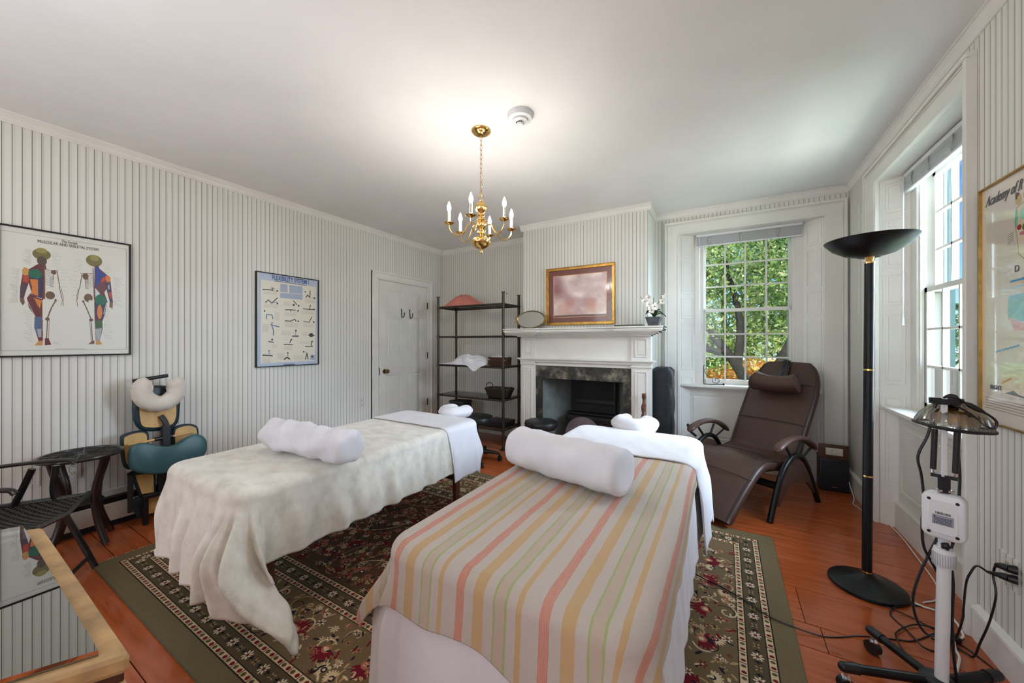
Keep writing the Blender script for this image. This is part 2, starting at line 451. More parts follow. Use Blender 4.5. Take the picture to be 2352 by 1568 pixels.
def tag(o, label=None, catg=None, group=None, kind=None):
    if label: o['label'] = label
    if catg: o['category'] = catg
    if group: o['group'] = group
    if kind: o['kind'] = kind
    return o
def thing(name, label, catg, loc=(0, 0, 0), group=None):
    """an Empty at the thing's base; children keep world coordinates"""
    e = bpy.data.objects.new(name, None); COL.objects.link(e); e.location = loc
    e.empty_display_size = .1
    return tag(e, label, catg, group)
def settle(root):
    """children were built in world coordinates: keep them there"""
    inv = Matrix.Translation(root.location).inverted()
    for c in root.children:
        c.matrix_parent_inverse = inv
def text(s, name, size, mtl, Mx, parent=None, ext=.0006, align='CENTER', shear=0., spacing=1.0, xscale=1.0, bold=0.):
    cu = bpy.data.curves.new(name, 'FONT'); cu.body = s; cu.size = size; cu.align_x = align; cu.align_y = 'CENTER'
    cu.extrude = ext; cu.offset = bold; cu.shear = shear; cu.space_character = spacing; cu.resolution_u = 3
    tmp = bpy.data.objects.new(name + '_tmp', cu)
    COL.objects.link(tmp)
    dg = bpy.context.evaluated_depsgraph_get(); dg.update()
    me = bpy.data.meshes.new_from_object(tmp.evaluated_get(dg))
    COL.objects.unlink(tmp); bpy.data.objects.remove(tmp); bpy.data.curves.remove(cu)
    me.transform(Mx @ Matrix.Diagonal((xscale, 1, 1, 1)))
    me.materials.clear(); me.materials.append(M[mtl] if isinstance(mtl, str) else mtl)
    o = bpy.data.objects.new(name, me); COL.objects.link(o)
    if parent is not None: o.parent = parent
    return o
def Mbasis(o, x, y, z):
    return Matrix(((x[0], y[0], z[0], o[0]), (x[1], y[1], z[1], o[1]), (x[2], y[2], z[2], o[2]), (0, 0, 0, 1)))
random.seed(7)
# ------------------------------------------------------------------ room
XL, XR, YB, YR, ZC = -3.69, .935, 4.22, -2.3, 2.64
XC0, XC1, YC = -2.06, -.655, 3.78          # chimney breast
def struct(mb, name, m, parent=None, **kw):
    o = mb.obj(name, m, parent, **kw)
    if parent is None: o['kind'] = 'structure'
    return o

# floor: sub-floor plus individual pine boards running across the room
fl = MB().box(XL - .1, YR, -.12, XR + .3, YB + .3, -.025).obj('floor', 'soot', smooth=False, kind='structure')
rnd = random.Random(11)
y = YR; row = 0
ys = [YR]
while ys[-1] < YB + .12: ys.append(ys[-1] + rnd.choice((.16, .19, .22, .25, .28)))
for a, b in zip(ys[:-1], ys[1:]):
    joint = rnd.uniform(-3.0, .4)
    for x0, x1 in ((XL, joint), (joint, XR + .2)):
        MB().box(x0 + .0012, a + .0016, -.022, x1 - .0012, b - .0016, rnd.uniform(-.0006, .0006)).obj('floorboard', 'plank', fl, smooth=False, bevel=.0015)

ce = MB().box(XL - .2, YR - .2, ZC, XR + .4, YB + .5, ZC + .15).obj('ceiling', 'ceiling', smooth=False, kind='structure')

struct(MB().box(XL - .12, YR, 0, XL, YB + .3, ZC), 'wall_left', 'paperY', smooth=False)
# back wall: section behind the shelves
struct(MB().box(XL, YB, 0, XC0 + .02, YB + .15, ZC), 'wall_back', 'paperX', smooth=False)
# chimney breast with the fireplace hole
mb = MB()
mb.box(XC0, YC, 0, -1.80, YB + .3, ZC); mb.box(-.87, YC, 0, XC1, YB + .3, ZC); mb.box(-1.80, YC, .88, -.87, YB + .3, ZC)
struct(mb, 'wall_chimney', 'paperX', smooth=False)
struct(MB().box(-1.80, YB + .02, 0, -.87, YB + .3, .88), 'wall_chimney_back', 'soot', smooth=False)
# rear wall (behind the camera) with two invented window openings for the fill lamps
mb = MB(); z0, z1 = .85, 2.4
xs = [XL, -3.08, -1.92, -.93, .23, XR + .2]
mb.box(xs[0], YR - .15, 0, xs[1], YR, ZC); mb.box(xs[2], YR - .15, 0, xs[3], YR, ZC); mb.box(xs[4], YR - .15, 0, xs[5], YR, ZC)
for a, b in ((xs[1], xs[2]), (xs[3], xs[4])):
    mb.box(a, YR - .15, 0, b, YR, z0); mb.box(a, YR - .15, z1, b, YR, ZC)
struct(mb, 'wall_rear', 'paperX', smooth=False)
for i, (a, b) in enumerate(((xs[1], xs[2]), (xs[3], xs[4]))):
    mb = MB()
    for x in (a, b - .05): mb.box(x, YR - .1, z0, x + .05, YR + .02, z1)
    for z in (z0, z1 - .05): mb.box(a, YR - .1, z, b, YR + .02, z + .05)
    mb.box(a, YR - .08, 1.6, b, YR - .04, 1.65)
    for k in (1, 2, 3): mb.box(a + (b - a) * k / 4 - .01, YR - .07, z0, a + (b - a) * k / 4 + .01, YR - .05, z1)
    struct(mb, 'window_%d' % (i + 3), 'trim', smooth=False)  # unseen windows, made up to go with the rear fill lamps

# ---- window builder in a wall frame: lx along the wall, ly outward, z up
def pframe(mb, P, u0, u1, v0, v1, w=.012, h=.006, raised=True):
    """thin moulding rectangle; P(u,v,d) -> xyz, d away from the face"""
    def strip(a0, a1, b0, b1):
        mb.add([P(a0, b0, 0), P(a1, b0, 0), P(a1, b1, 0), P(a0, b1, 0), P(a0 , b0, h), P(a1, b0, h), P(a1, b1, h), P(a0, b1, h)],
               [(0, 3, 2, 1), (4, 5, 6, 7), (0, 1, 5, 4), (1, 2, 6, 5), (2, 3, 7, 6), (3, 0, 4, 7)])
    strip(u0, u1, v0, v0 + w); strip(u0, u1, v1 - w, v1); strip(u0, u0 + w, v0 + w, v1 - w); strip(u1 - w, u1, v0 + w, v1 - w)
    if raised:
        i = w * 2.2
        u0 += i; u1 -= i; v0 += i; v1 -= i; h2 = h * .5
        if u1 > u0 and v1 > v0:
            mb.add([P(u0, v0, 0), P(u1, v0, 0), P(u1, v1, 0), P(u0, v1, 0), P(u0 + .006, v0 + .006, h2), P(u1 - .006, v0 + .006, h2), P(u1 - .006, v1 - .006, h2), P(u0 + .006, v1 - .006, h2)],
                   [(4, 5, 6, 7), (0, 1, 5, 4), (1, 2, 6, 5), (2, 3, 7, 6), (3, 0, 4, 7)])

pane_mesh = {}
def window(name, Mx, L, CL, OL, OR, CR, FL, FR, SL, SR, wallmat, wallname, near_post=False, extra=None, D=.12):
    """L wall length; C casing, O opening at the wall plane, F frame at depth D, S sash"""
    zt, zl, zs = 2.525, 2.405, .83
    ZS = 2.36
    # wall pieces
    mb = MB(Mx)
    mb.box(0 - .02, 0, 0, OL, .235, ZC); mb.box(OR, 0, 0, L, .235, ZC); mb.box(OL, 0, zl, OR, .235, ZC)
    struct(mb, wallname, wallmat, smooth=False)
    root = thing(name, None, None); root['kind'] = 'structure'
    # splayed panelled reveals
    for a, b in ((OL, FL), (OR, FR)):
        mb = MB(Mx)
        sgn = 1 if b > a else -1
        mb.prism([(a, -.002), (b, D), (b, D + .105), (a - sgn * .0, D + .105)], 0, zl)
        ln = math.hypot(b - a, D)
        def P(u, v, d, a=a, b=b, sgn=sgn, ln=ln):
            tx, ty = (b - a) / ln, D / ln
            nx, ny = ty * sgn, -tx * sgn
            return (a + tx * u + nx * d, ty * u + ny * d, v)
        m0, m1 = ln * .16, ln * .86
        for v0, v1 in ((2.16, 2.37), (1.78, 2.12), (1.52, 1.74), (.98, 1.47), (.28, .90)):
            pframe(mb, P, m0, m1, v0, v1, .010, .006)
        mb.obj('shutter_panel', 'trim', root, smooth=False)
    # soffit, apron, stool
    MB(Mx).prism([(OL, -.001), (OR, -.001), (FR, D + .1), (FL, D + .1)], zl - .012, zl).obj('soffit', 'trim', root, smooth=False)
    ap = MB(Mx); ap.box(OL, .085, 0, OR, .235, zs - .03)
    P = lambda u, v, d: (u, .085 - d, v)
    pframe(ap, P, OL + .10, OR - .10, .26, .73, .014, .008)
    ap.box(OL + .01, .07, 0, OR - .01, .09, .175); ap.box(OL + .01, .065, .165, OR - .01, .09, .18)
    ap.obj('apron', 'wallpaint', root, smooth=False)
    st = MB(Mx); st.rbox(OL + .02, -.0, zs - .028, OR - .02, D + .06, zs, .009); st.box(OL + .05, .06, zs - .05, OR - .05, .1, zs - .026)
    st.obj('window_stool', 'trim', root)
    # casing
    mb = MB(Mx)
    mb.box(CL, -.022, 0, OL + .012, 0, zt); mb.box(OL - .012, -.028, .0, OL + .004, 0, zl)
    mb.box(CL, -.036, 0, CL + .022, 0, zt); mb.box(CL + .026, -.028, 0, CL + .034, 0, zt)
    if near_post:
        mb.box(OR, -.036, 0, OR + .027, 0, zt - .024)
    else:
        mb.box(OR - .012, -.022, 0, CR, 0, zt); mb.box(CR - .022, -.036, 0, CR, 0, zt); mb.box(CR - .034, -.028, 0, CR - .026, 0, zt)
    e = OR + .027 if near_post else CR
    mb.box(CL + .002, -.0226, zl, e - .002, 0, zt - .002); mb.box(CL - .0006, -.0366, zt - .022, e + .0006, 0, zt + .0006); mb.box(CL + .03, -.029, zt - .036, e - .02, 0, zt - .028); mb.box(OL, -.029, zl - .012, OR, 0, zl + .006)
    mb.obj('casing', 'trim', root, smooth=False, bevel=.003)
    # box frame and outer storm sash
    mb = MB(Mx)
    for a, b in ((FL - .01, SL), (SR, FR + .01)): mb.box(a, D, zs - .02, b, D + .112, zl)
    mb.box(FL, D, ZS, FR, D + .112, zl); mb.box(SL, D, zs - .02, SR, D + .2, zs + .004)
    for x in (SL, SR - .014): mb.box(x, D + .012, zs, x + .014, D + .03, ZS)
    mb.obj('frame', 'trim', root, smooth=False)
    mb = MB(Mx)
    for a, b in ((SL - .02, SL + .035), (SR - .035, SR + .02)): mb.box(a, D + .108, zs, b, D + .122, ZS)
    mb.box(SL, D + .108, ZS - .03, SR, D + .122, ZS); mb.box(SL, D + .108, zs, SR, D + .122, zs + .03); mb.box(SL, D + .109, 1.585, SR, D + .121, 1.61)
    mb.obj('storm_frame', 'storm', root, smooth=False)
    # two sashes, 4 x 3 panes each
    for (za, zb, dy) in ((zs + .002, 1.615, .035), (1.585, ZS, .072)):
        y0, y1 = D + dy, D + dy + .034
        sw = .034; rb = .05 if za < 1 else .03; rt = .03 if za < 1 else .04
        mb = MB(Mx)
        mb.box(SL, y0, za, SL + sw, y1, zb); mb.box(SR - sw, y0, za, SR, y1, zb)
        mb.box(SL, y0, za, SR, y1, za + rb); mb.box(SL, y0, zb - rt, SR, y1, zb)
        gx0, gx1, gz0, gz1 = SL + sw, SR - sw, za + rb, zb - rt
        for k in (1, 2, 3):
            x = gx0 + (gx1 - gx0) * k / 4; mb.box(x - .007, y0 + .003, gz0, x + .007, y1 - .003, gz1)
        for k in (1, 2):
            z = gz0 + (gz1 - gz0) * k / 3; mb.box(gx0, y0 + .003, z - .007, gx1, y1 - .003, z + .007)
        sash = mb.obj('sash', 'trim', root, smooth=False)
        for i in range(4):
            for j in range(3):
                x = gx0 + (gx1 - gx0) * i / 4; x2 = gx0 + (gx1 - gx0) * (i + 1) / 4
                z = gz0 + (gz1 - gz0) * j / 3; z2 = gz0 + (gz1 - gz0) * (j + 1) / 3
                ym = (y0 + y1) / 2
                mb = MB(Mx); mb.add([(x, ym, z), (x2, ym, z), (x2, ym, z2), (x, ym, z2)], [(0, 1, 2, 3)])
                mb.obj('pane', 'pane', sash, smooth=False)
    return root

MW = Matrix.Translation((-.655, 4.19, 0)) @ Matrix.Rotation(math.radians(1.35), 4, 'Z')
window('window_1', MW, 1.6, .10, .235, 1.43, 1.575, .385, 1.295, .449, 1.228, 'paperX', 'wall_window')
MR = Matrix.Translation((XR, 4.227, 0)) @ Matrix.Rotation(math.radians(-90), 4, 'Z')
# right wall: from the corner towards the camera
window('window_2', MR, 6.6, .50, .71, 1.847, 1.9, .785, 1.76, .875, 1.665, 'paperY', 'wall_right', near_post=True, D=.135)

# ---- crown mouldings
def crown(name, pts, normals):
    mb = MB()
    for (a, b), n in zip(pts, normals):
        a = Vector((a[0], a[1], 0)); b = Vector((b[0], b[1], 0)); n = Vector((n[0], n[1], 0)); d = (b - a).normalized()
        prof = [(0, 2.575), (.006, 2.575), (.006, 2.583), (.012, 2.590), (.016, 2.605), (.026, 2.620), (.026, 2.628), (.031, 2.628), (.031, 2.64), (0, 2.64)]
        vs = []
        for p, sgn in ((a, 1), (b, 1)):
            for t, z in prof: vs.append(tuple(p + n * t + Vector((0, 0, z))))
        k = len(prof)
        mb.add(vs, [(i, (i + 1) % k, k + (i + 1) % k, k + i) for i in range(k)] + [tuple(range(k)), tuple(reversed(range(k, 2 * k)))])
    return struct(mb, name, 'trim', smooth=False)
crown('trim_1', [((XL, YR), (XL, YB))], [(1, 0)])
crown('trim_2', [((XL, YB), (XC0, YB)), ((XC0, YB), (XC0, YC)), ((XC0 - .031, YC), (XC1 + .031, YC)), ((XC1, YC), (XC1, 4.2))], [(0, -1), (-1, 0), (0, -1), (1, 0)])
wb = MW @ Vector((1.6, 0, 0))
crown('trim_3', [((XC1, 4.19), (wb.x, wb.y))], [(.0235, -1)])
crown('trim_4', [((XR, 4.25), (XR, YR))], [(-1, 0)])
# ---- baseboards
def base(mb, a, b, n, h=.16, t=.018):
    a = Vector((a[0], a[1], 0)); b = Vector((b[0], b[1], 0)); n = Vector((n[0], n[1], 0))
    prof = [(0, 0), (t, 0), (t, h - .02), (t + .008, h - .016), (t + .006, h - .006), (t * .5, h), (0, h + .006)]
    vs = [tuple(p + n * q + Vector((0, 0, z))) for p in (a, b) for q, z in prof]; k = len(prof)
    mb.add(vs, [(i, (i + 1) % k, k + (i + 1) % k, k + i) for i in range(k)] + [tuple(range(k)), tuple(reversed(range(k, 2 * k)))])
mb = MB(); base(mb, (XR, 4.22), (XR, 3.73), (-1, 0), .17); base(mb, (XR, 2.35), (XR, YR), (-1, 0), .145)
struct(mb, 'baseboard_right', 'trim')
mb = MB(); base(mb, (XL, 2.2), (XL, 2.9), (1, 0), .2); base(mb, (XL, 3.95), (XL, YB), (1, 0), .2)
struct(mb, 'baseboard_left', 'trim')
mb = MB(); base(mb, (XL, YB), (XC0, YB), (0, -1), .2); base(mb, (XC0, YB), (XC0, YC), (-1, 0), .2); base(mb, (XC1, YC), (XC1, 4.2), (1, 0), .17)
struct(mb, 'baseboard_back', 'trim')
# panel zone on the chair rail strip along the heater
hr = thing('baseboard_heater', 'long cream baseboard heater with a dark slot running under the left wall', 'heater', (XL, .6, 0))
mb = MB(); mb.box(XL, -1.4, .205, XL + .012, 2.15, .245); mb.rbox(XL, -1.4, .045, XL + .062, 2.15, .165, .006); mb.obj('front_panel', 'heater', hr)
MB().box(XL, -1.4, .165, XL + .05, 2.15, .19).obj('fin_slot', 'iron', hr)
MB().box(XL, -1.4, .188, XL + .058, 2.15, .204).obj('top_damper', 'iron', hr)
MB().box(XL, -1.4, .001, XL + .04, 2.15, .045).obj('shadow_gap', 'soot', hr)  # solid dark block, its colour standing in for the shade under the heater
settle(hr)

# ---- door
dr = thing('door_1', None, None); dr['kind'] = 'structure'
mb = MB(); y0, y1, zt = 3.03, 3.86, 2.035
mb.box(XL, y0, .01, XL + .006, y1, zt)
# raised stiles and rails leave six sunk panels
def rail(a, b, c, d): mb.box(XL + .006, a, c, XL + .016, b, d)
cols = [y0 + .12, y0 + .355, y0 + .475, y0 + .71]
rail(y0, cols[0], .01, zt); rail(cols[1], cols[2], .01, zt); rail(cols[3], y1, .01, zt)
zr = [.01, .24, .86, 1.07, 1.60, 1.72, 1.93, zt]
for a, b in ((0, 1), (2, 3), (4, 5), (6, 7)):
    mb.box(XL + .006, y0 + .1, zr[a], XL + .0158, y1 - .1, zr[b])
for (u0, u1) in ((cols[0], cols[1]), (cols[2], cols[3])):
    for (v0, v1) in ((zr[1], zr[2]), (zr[3], zr[4]), (zr[5], zr[6])):
        pframe(mb, lambda u, v, d: (XL + .006 + d, u, v), u0, u1, v0, v1, .014, .006)
mb.obj('door_leaf', 'wallpaint', dr, smooth=False, bevel=.0015)
mb = MB()
for a, b in ((y0 - .1, y0 - .006), (y1 + .006, y1 + .1)): mb.box(XL, a, 0, XL + .022, b, zt + .006)
mb.box(XL, y0 - .1, zt + .006, XL + .022, y1 + .1, zt + .1)
mb.box(XL, y0 - .1, 0, XL + .036, y0 - .08, zt + .1); mb.box(XL, y1 + .08, 0, XL + .036, y1 + .1, zt + .1); mb.box(XL, y0 - .1, zt + .085, XL + .038, y1 + .1, zt + .103)
mb.box(XL, y0 - .03, 0, XL + .028, y0 - .018, zt + .02); mb.box(XL, y0 - .03, zt + .02, XL + .028, y1 + .03, zt + .03)
mb.obj('door_casing', 'trim', dr, smooth=False, bevel=.003)
Mk = Mbasis((XL + .016, 3.115, .905), (0, 1, 0), (0, 0, 1), (1, 0, 0))
MB().lathe([(.026, 0), (.026, .004), (.01, .008), (.009, .03), (.02, .038), (.0275, .052), (.024, .066), (.0, .072)], n=20, M=Mk).obj('door_knob', 'oldbrass', dr)
MB().box(XL + .016, 3.032, .86, XL + .019, 3.042, .95).obj('latch_plate', 'iron', dr, smooth=False)
for z in (1.78, 1.08, .42):
    MB().cyl((XL + .026, 3.868, z - .045), (XL + .026, 3.868, z + .045), .0075).obj('hinge', 'iron', dr)
for yy in (3.39, 3.535):
    hk = thing('coat_hook', 'black iron coat hook on the door, %s of the two' % ('nearer the knob' if yy < 3.45 else 'farther from the knob'), 'hook', (XL + .018, yy, 1.63), 'coat hooks on the door')
    MB().tube(cat([(XL + .02, yy, 1.69), (XL + .024, yy, 1.64), (XL + .03, yy, 1.60), (XL + .05, yy + .004, 1.592), (XL + .066, yy + .006, 1.615), (XL + .068, yy + .006, 1.64)], 5), .0055, 8).obj('hook_arm', 'iron', hk)
    MB().sphere((XL + .068, yy + .006, 1.646), .009, 10, 6).obj('knob_tip', 'iron', hk)
    MB().sphere((XL + .02, yy, 1.695), .009, 10, 6).obj('knob_tip', 'iron', hk)
    settle(hk)

# ---- wall outlets (papered over)
def outlet(name, P, lab, papermat, w=.07, h=.115, double=True):
    """P(u,v,d)->xyz centred"""
    r = thing(name, lab, 'outlet', P(0, 0, 0), 'papered wall outlets')
    mb = MB(); mb.add([P(a, b, c) for c in (0, .005) for a, b in ((-w / 2, -h / 2), (w / 2, -h / 2), (w / 2, h / 2), (-w / 2, h / 2))],
                      [(4, 5, 6, 7), (0, 1, 5, 4), (1, 2, 6, 5), (2, 3, 7, 6), (3, 0, 4, 7)]); mb.obj('cover_plate', papermat, r, smooth=False)
    for z in (.026, -.026):
        n = 16; pts = [(.017 * math.cos(2 * PI * k / n), max(-.0135, min(.0135, .017 * math.sin(2 * PI * k / n)))) for k in range(n)]
        mb = MB().prism(pts, .004, .0075, lambda a, b, t: P(a, b + z, t)); s = mb.obj('socket', 'ivory', r, smooth=False)
        mb = MB()
        for u in (-.006, .006): mb.prism([(u - .0012, -.002), (u + .0012, -.002), (u + .0012, .007), (u - .0012, .007)], .007, .0079, lambda a, b, t: P(a, b + z, t))
        mb.prism([(.0025 * math.cos(k), -.008 + .0025 * math.sin(k)) for k in range(6)], .007, .0079, lambda a, b, t: P(a, b + z, t))
        mb.obj('slots', 'iron', s, smooth=False)
    settle(r); return r
PL = lambda y0, z0: (lambda u, v, d: (XL + d, y0 + u, z0 + v))
outlet('wall_outlet', PL(.432, .435), 'papered double outlet on the left wall behind the folding chair arm', 'paperY')
outlet('wall_outlet', PL(.60, .437), 'papered double outlet on the left wall just under the round wicker table top', 'paperY')
outlet('wall_outlet', PL(2.80, .555), 'papered double outlet on the left wall beside the door casing', 'paperY')
PRr = lambda u, v, d: (XR - d, 2.15 - u, .40 + v)
outlet('wall_outlet', PRr, 'papered double outlet on the right wall with two black plugs in it', 'paperY', .115, .12)
# ------------------------------------------------------------------ fireplace
def slab(mb, x0, x1, y0, z0, z1, y1=None): mb.box(x0, y0, z0, x1, YC if y1 is None else y1, z1)
fp = thing('fireplace', 'white panelled wooden fireplace surround with a dark mottled stone slip', 'fireplace', (-1.33, 3.7, 0))
for x0, x1 in ((-2.045, -1.865), (-.80, -.615)):
    mb = MB()
    slab(mb, x0, x1, 3.70, 0, 1.345)
    f = lambda u, v, d: (u, 3.70 - d, v)
    pframe(mb, f, x0 + .035, x1 - .035, .2, .98, .010, .008); pframe(mb, f, x0 + .035, x1 - .035, 1.12, 1.30, .010, .008)
    slab(mb, x0 - .012, x1 + .012, 3.688, 0, .16)
    slab(mb, x0 - .01, x1 + .01, 3.69, 1.015, 1.03)
    mb.obj('pilaster', 'trim', fp, smooth=False, bevel=.002)
mb = MB(); slab(mb, -1.865, -.80, 3.718, 1.005, 1.345); mb.obj('frieze', 'trim', fp, smooth=False)
mb = MB()
for k, (d, z0, z1) in enumerate(((.01, 1.045, 1.062), (.02, 1.062, 1.074), (.034, 1.074, 1.088))):
    slab(mb, -2.045 - d, -.615 + d, 3.70 - d, z0, z1)
mb.obj('architrave_moulding', 'trim', fp, smooth=False, bevel=.002)
mb = MB()
steps = [(.008, 1.325, 1.337), (.03, 1.337, 1.347), (.055, 1.347, 1.358), (.085, 1.358, 1.372), (.118, 1.372, 1.383), (.125, 1.383, 1.397), (.112, 1.397, 1.404), (.13, 1.404, 1.418)]
for d, z0, z1 in steps:
    slab(mb, -2.045 - d, -.615 + d, 3.675 - d, z0, z1)
    for x0, x1 in ((-2.045, -1.865), (-.80, -.615)): slab(mb, x0 - d - .002, x1 + d, 3.635 - d, z0 + .0004, z1 + .0004)
mb.obj('mantel_shelf', 'trim', fp, smooth=False, bevel=.0015)
mb = MB(); mb.box(-1.865, 3.722, 0, -1.785, YC + .02, 1.005); mb.box(-.885, 3.722, 0, -.80, YC + .02, 1.005); mb.box(-1.785, 3.722, .862, -.885, YC + .02, 1.005)
mb.obj('stone_slip', 'slate', fp, smooth=False)
MB().prism([(-1.785, 3.74), (-1.60, 4.16), (-1.60, 4.24), (-1.80, 4.24)], 0, .875).obj('firebox_cheek', 'brick', fp, smooth=False)
MB().prism([(-.885, 3.74), (-.87, 4.24), (-1.03, 4.24), (-1.03, 4.16)], 0, .875).obj('firebox_cheek', 'brick', fp, smooth=False)
mb = MB(); mb.box(-1.62, 4.15, 0, -1.0, 4.24, .875); mb.box(-1.785, 3.76, .868, -.885, 4.24, .8795); mb.obj('fireback', 'soot', fp, smooth=False)
MB().box(-1.8, 3.52, .0, -.86, 4.2, .012).obj('hearth_stone', 'slate', fp, smooth=False)
settle(fp)
ins = thing('stove_insert', 'black iron stove insert standing in the firebox with a smoky arched glass of logs', 'stove', (-1.3, 3.95, 0))
mb = MB(); mb.box(-1.58, 3.90, .02, -1.04, 4.12, .44); mb.box(-1.56, 3.885, .40, -1.06, 3.90, .43); mb.box(-1.6, 4.0, .44, -1.02, 4.12, .455); mb.obj('body', 'insert', ins, smooth=False, bevel=.004)
mb = MB(); mb.box(-1.52, 4.11, .56, -1.06, 4.13, .60); mb.box(-1.075, 4.10, .45, -1.06, 4.13, .85); mb.tube([(-1.58, 4.13, .60), (-1.06, 4.13, .575)], .006, 6); mb.obj('damper_frame', 'insert', ins, smooth=False)
arc = [(-1.355 + .205 * math.cos(PI * k / 20), .235 + .205 * math.sin(PI * k / 20)) for k in range(21)]
MB().prism(arc, 3.86, 3.874, lambda a, b, t: (a, t, b)).obj('arched_glass', 'frost', ins, smooth=False)
mb = MB()
for k in range(7):
    a = -1.50 + k * .048; mb.tube([(a - .05, 3.884, .25 + .018 * (k % 3)), (a + .07, 3.886, .27 + .022 * ((k + 1) % 3))], .017, 7)
mb.obj('logs', 'bark', ins)
settle(ins)

# things on and against the chimney breast
pa = thing('framed_print', 'gold framed print of pink clouds with a wide maroon mat above the mantel', 'picture', (-1.364, YC, 1.46))
x0, x1, z0, z1 = -1.752, -.976, 1.455, 2.093
def frame_mb(x0, x1, z0, z1, w, d, P):
    mb = MB()
    for (a0, a1, b0, b1) in ((x0, x1, z0, z0 + w), (x0, x1, z1 - w, z1), (x0, x0 + w, z0 + w, z1 - w), (x1 - w, x1, z0 + w, z1 - w)):
        mb.prism([(a0, b0), (a1, b0), (a1, b1), (a0, b1)], 0, d, P)
    return mb
PB = lambda a, b, t: (a, YC - .001 - t, b)
fm = frame_mb(x0, x1, z0, z1, .032, .022, PB); w = .008
for (a0, a1, b0, b1) in ((x0, x1, z0, z0 + w), (x0, x1, z1 - w, z1), (x0, x0 + w, z0, z1), (x1 - w, x1, z0, z1)): fm.prism([(a0, b0), (a1, b0), (a1, b1), (a0, b1)], .02, .029, PB)
fm.obj('frame', 'gold', pa, smooth=False, bevel=.003)
H_, W_ = 520, 700
yy, xx = np.mgrid[0:H_, 0:W_].astype(np.float32)
def fnoise(seed, cells, h=H_, w=W_, octs=5):
    r = np.random.RandomState(seed); out = np.zeros((h, w), np.float32); amp = 1; tot = 0
    for o in range(octs):
        c = cells * 2 ** o; g = r.rand(c + 2, c + 2).astype(np.float32)
        ys_ = np.linspace(0, c, h); xs_ = np.linspace(0, c, w); yi = ys_.astype(int); xi = xs_.astype(int); fy = (ys_ - yi)[:, None]; fx = (xs_ - xi)[None, :]
        fy = fy * fy * (3 - 2 * fy); fx = fx * fx * (3 - 2 * fx)
        a = g[np.ix_(yi, xi)]; b = g[np.ix_(yi, xi + 1)]; c_ = g[np.ix_(yi + 1, xi)]; d = g[np.ix_(yi + 1, xi + 1)]
        out += amp * ((a * (1 - fx) + b * fx) * (1 - fy) + (c_ * (1 - fx) + d * fx) * fy); tot += amp; amp *= .5
    return out / tot
n1 = fnoise(5, 4); n2 = fnoise(9, 3)
t_ = np.clip((n1 - .3) / .4, 0, 1)[..., None]
art = np.array([190, 162, 160]) * (1 - t_) + np.array([232, 216, 206]) * t_
k_ = np.clip((n2 - .52) * 5, 0, 1)[..., None] * .6
art = art * (1 - k_) + np.array([150, 112, 124]) * k_
edge = np.exp(-(((xx - 40) / 110) ** 2 + ((yy - 150) / 140) ** 2))[..., None] * .75
art = art * (1 - edge) + np.array([120, 64, 74]) * edge
def bl(cx, cy, a, b, col, s=1.0):
    global art
    m = (np.exp(-(((xx - cx) / a) ** 2 + ((yy - cy) / b) ** 2) * 1.3 - (n1 - .5) * 3) .clip(0, 1) * s)[..., None]
    art = art * (1 - m) + np.array(col) * m
for (cx, cy, a, b, col) in ((170, 420, 130, 90, (206, 160, 140)), (215, 360, 70, 60, (184, 132, 122)), (520, 430, 150, 70, (210, 166, 144)), (500, 350, 80, 56, (192, 142, 122))):
    bl(cx, cy, a, b, col, .8)
art[-24:, :] = (98, 72, 64)
M['art'] = img_material('cloud_print', art, .25, coat=.6)
M['maroon'] = mat('maroon_mat', (112, 60, 52), .3, var=.03, coat=.6)
MB().box(x0 + .02, YC - .010, z0 + .02, x1 - .02, YC - .004, z1 - .02).obj('mat_board', 'maroon', pa, smooth=False)
mb = MB(); a0, a1, b0, b1 = -1.66, -1.066, 1.545, 2.0
mb.grid(lambda u, v: (a0 + (a1 - a0) * u, YC - .0125, b0 + (b1 - b0) * v), 2, 2, lambda u, v: (u, v)); mb.obj('print', 'art', pa, smooth=False)
frame_mb(a0 - .006, a1 + .006, b0 - .006, b1 + .006, .006, .004, lambda a, b, t: (a, YC - .0105 - t, b)).obj('fillet', mat('peach_fillet', (216, 160, 110), .5), pa, smooth=False)
settle(pa)

mi = thing('oval_mirror', 'small oval mirror tray in a thin gilt frame leaning on the mantel left end', 'mirror', (-1.915, 3.70, 1.42))
def MO(a, b, t): return (-1.915 + a, 3.715 + (b - .1) * .22 - t, 1.525 + b)
n = 40
ring = [MO(.175 * math.cos(2 * PI * k / n), .098 * math.sin(2 * PI * k / n), .004) for k in range(n)]
MB().tube(ring, .0065, 8, closed=True).obj('frame', 'oldbrass', mi)
MB().prism([(.175 * math.cos(2 * PI * k / n), .098 * math.sin(2 * PI * k / n)) for k in range(n)], 0, .004, MO).obj('glass', 'mirror', mi, smooth=False)
for sx in (-1, 1):
    mb = MB()
    for q in range(5):
        a = sx * (.186 + .012 * (q % 2)); b = -.036 + q * .018
        mb.tube([MO(a + sx * .010 * math.cos(2 * PI * k / 10), b + .010 * math.sin(2 * PI * k / 10), .004) for k in range(10)], .0034, 6, closed=True)
    mb.obj('handle', 'gold', mi)
settle(mi)
bx = thing('flat_box', 'flat dark green box lying on the mantel beside the orchid pot', 'box', (-.80, 3.66, 1.418))
MB().rbox(-.935, 3.58, 1.419, -.675, 3.74, 1.437, .003).obj('lid', 'tray', bx); MB().rbox(-.925, 3.59, 1.4185, -.685, 3.73, 1.423, .001).obj('base', 'iron', bx)
settle(bx)
orch = thing('potted_orchid', 'white potted orchid with dark leaves in a tapered grey pot on the mantel', 'plant', (-.58, 3.64, 1.418))
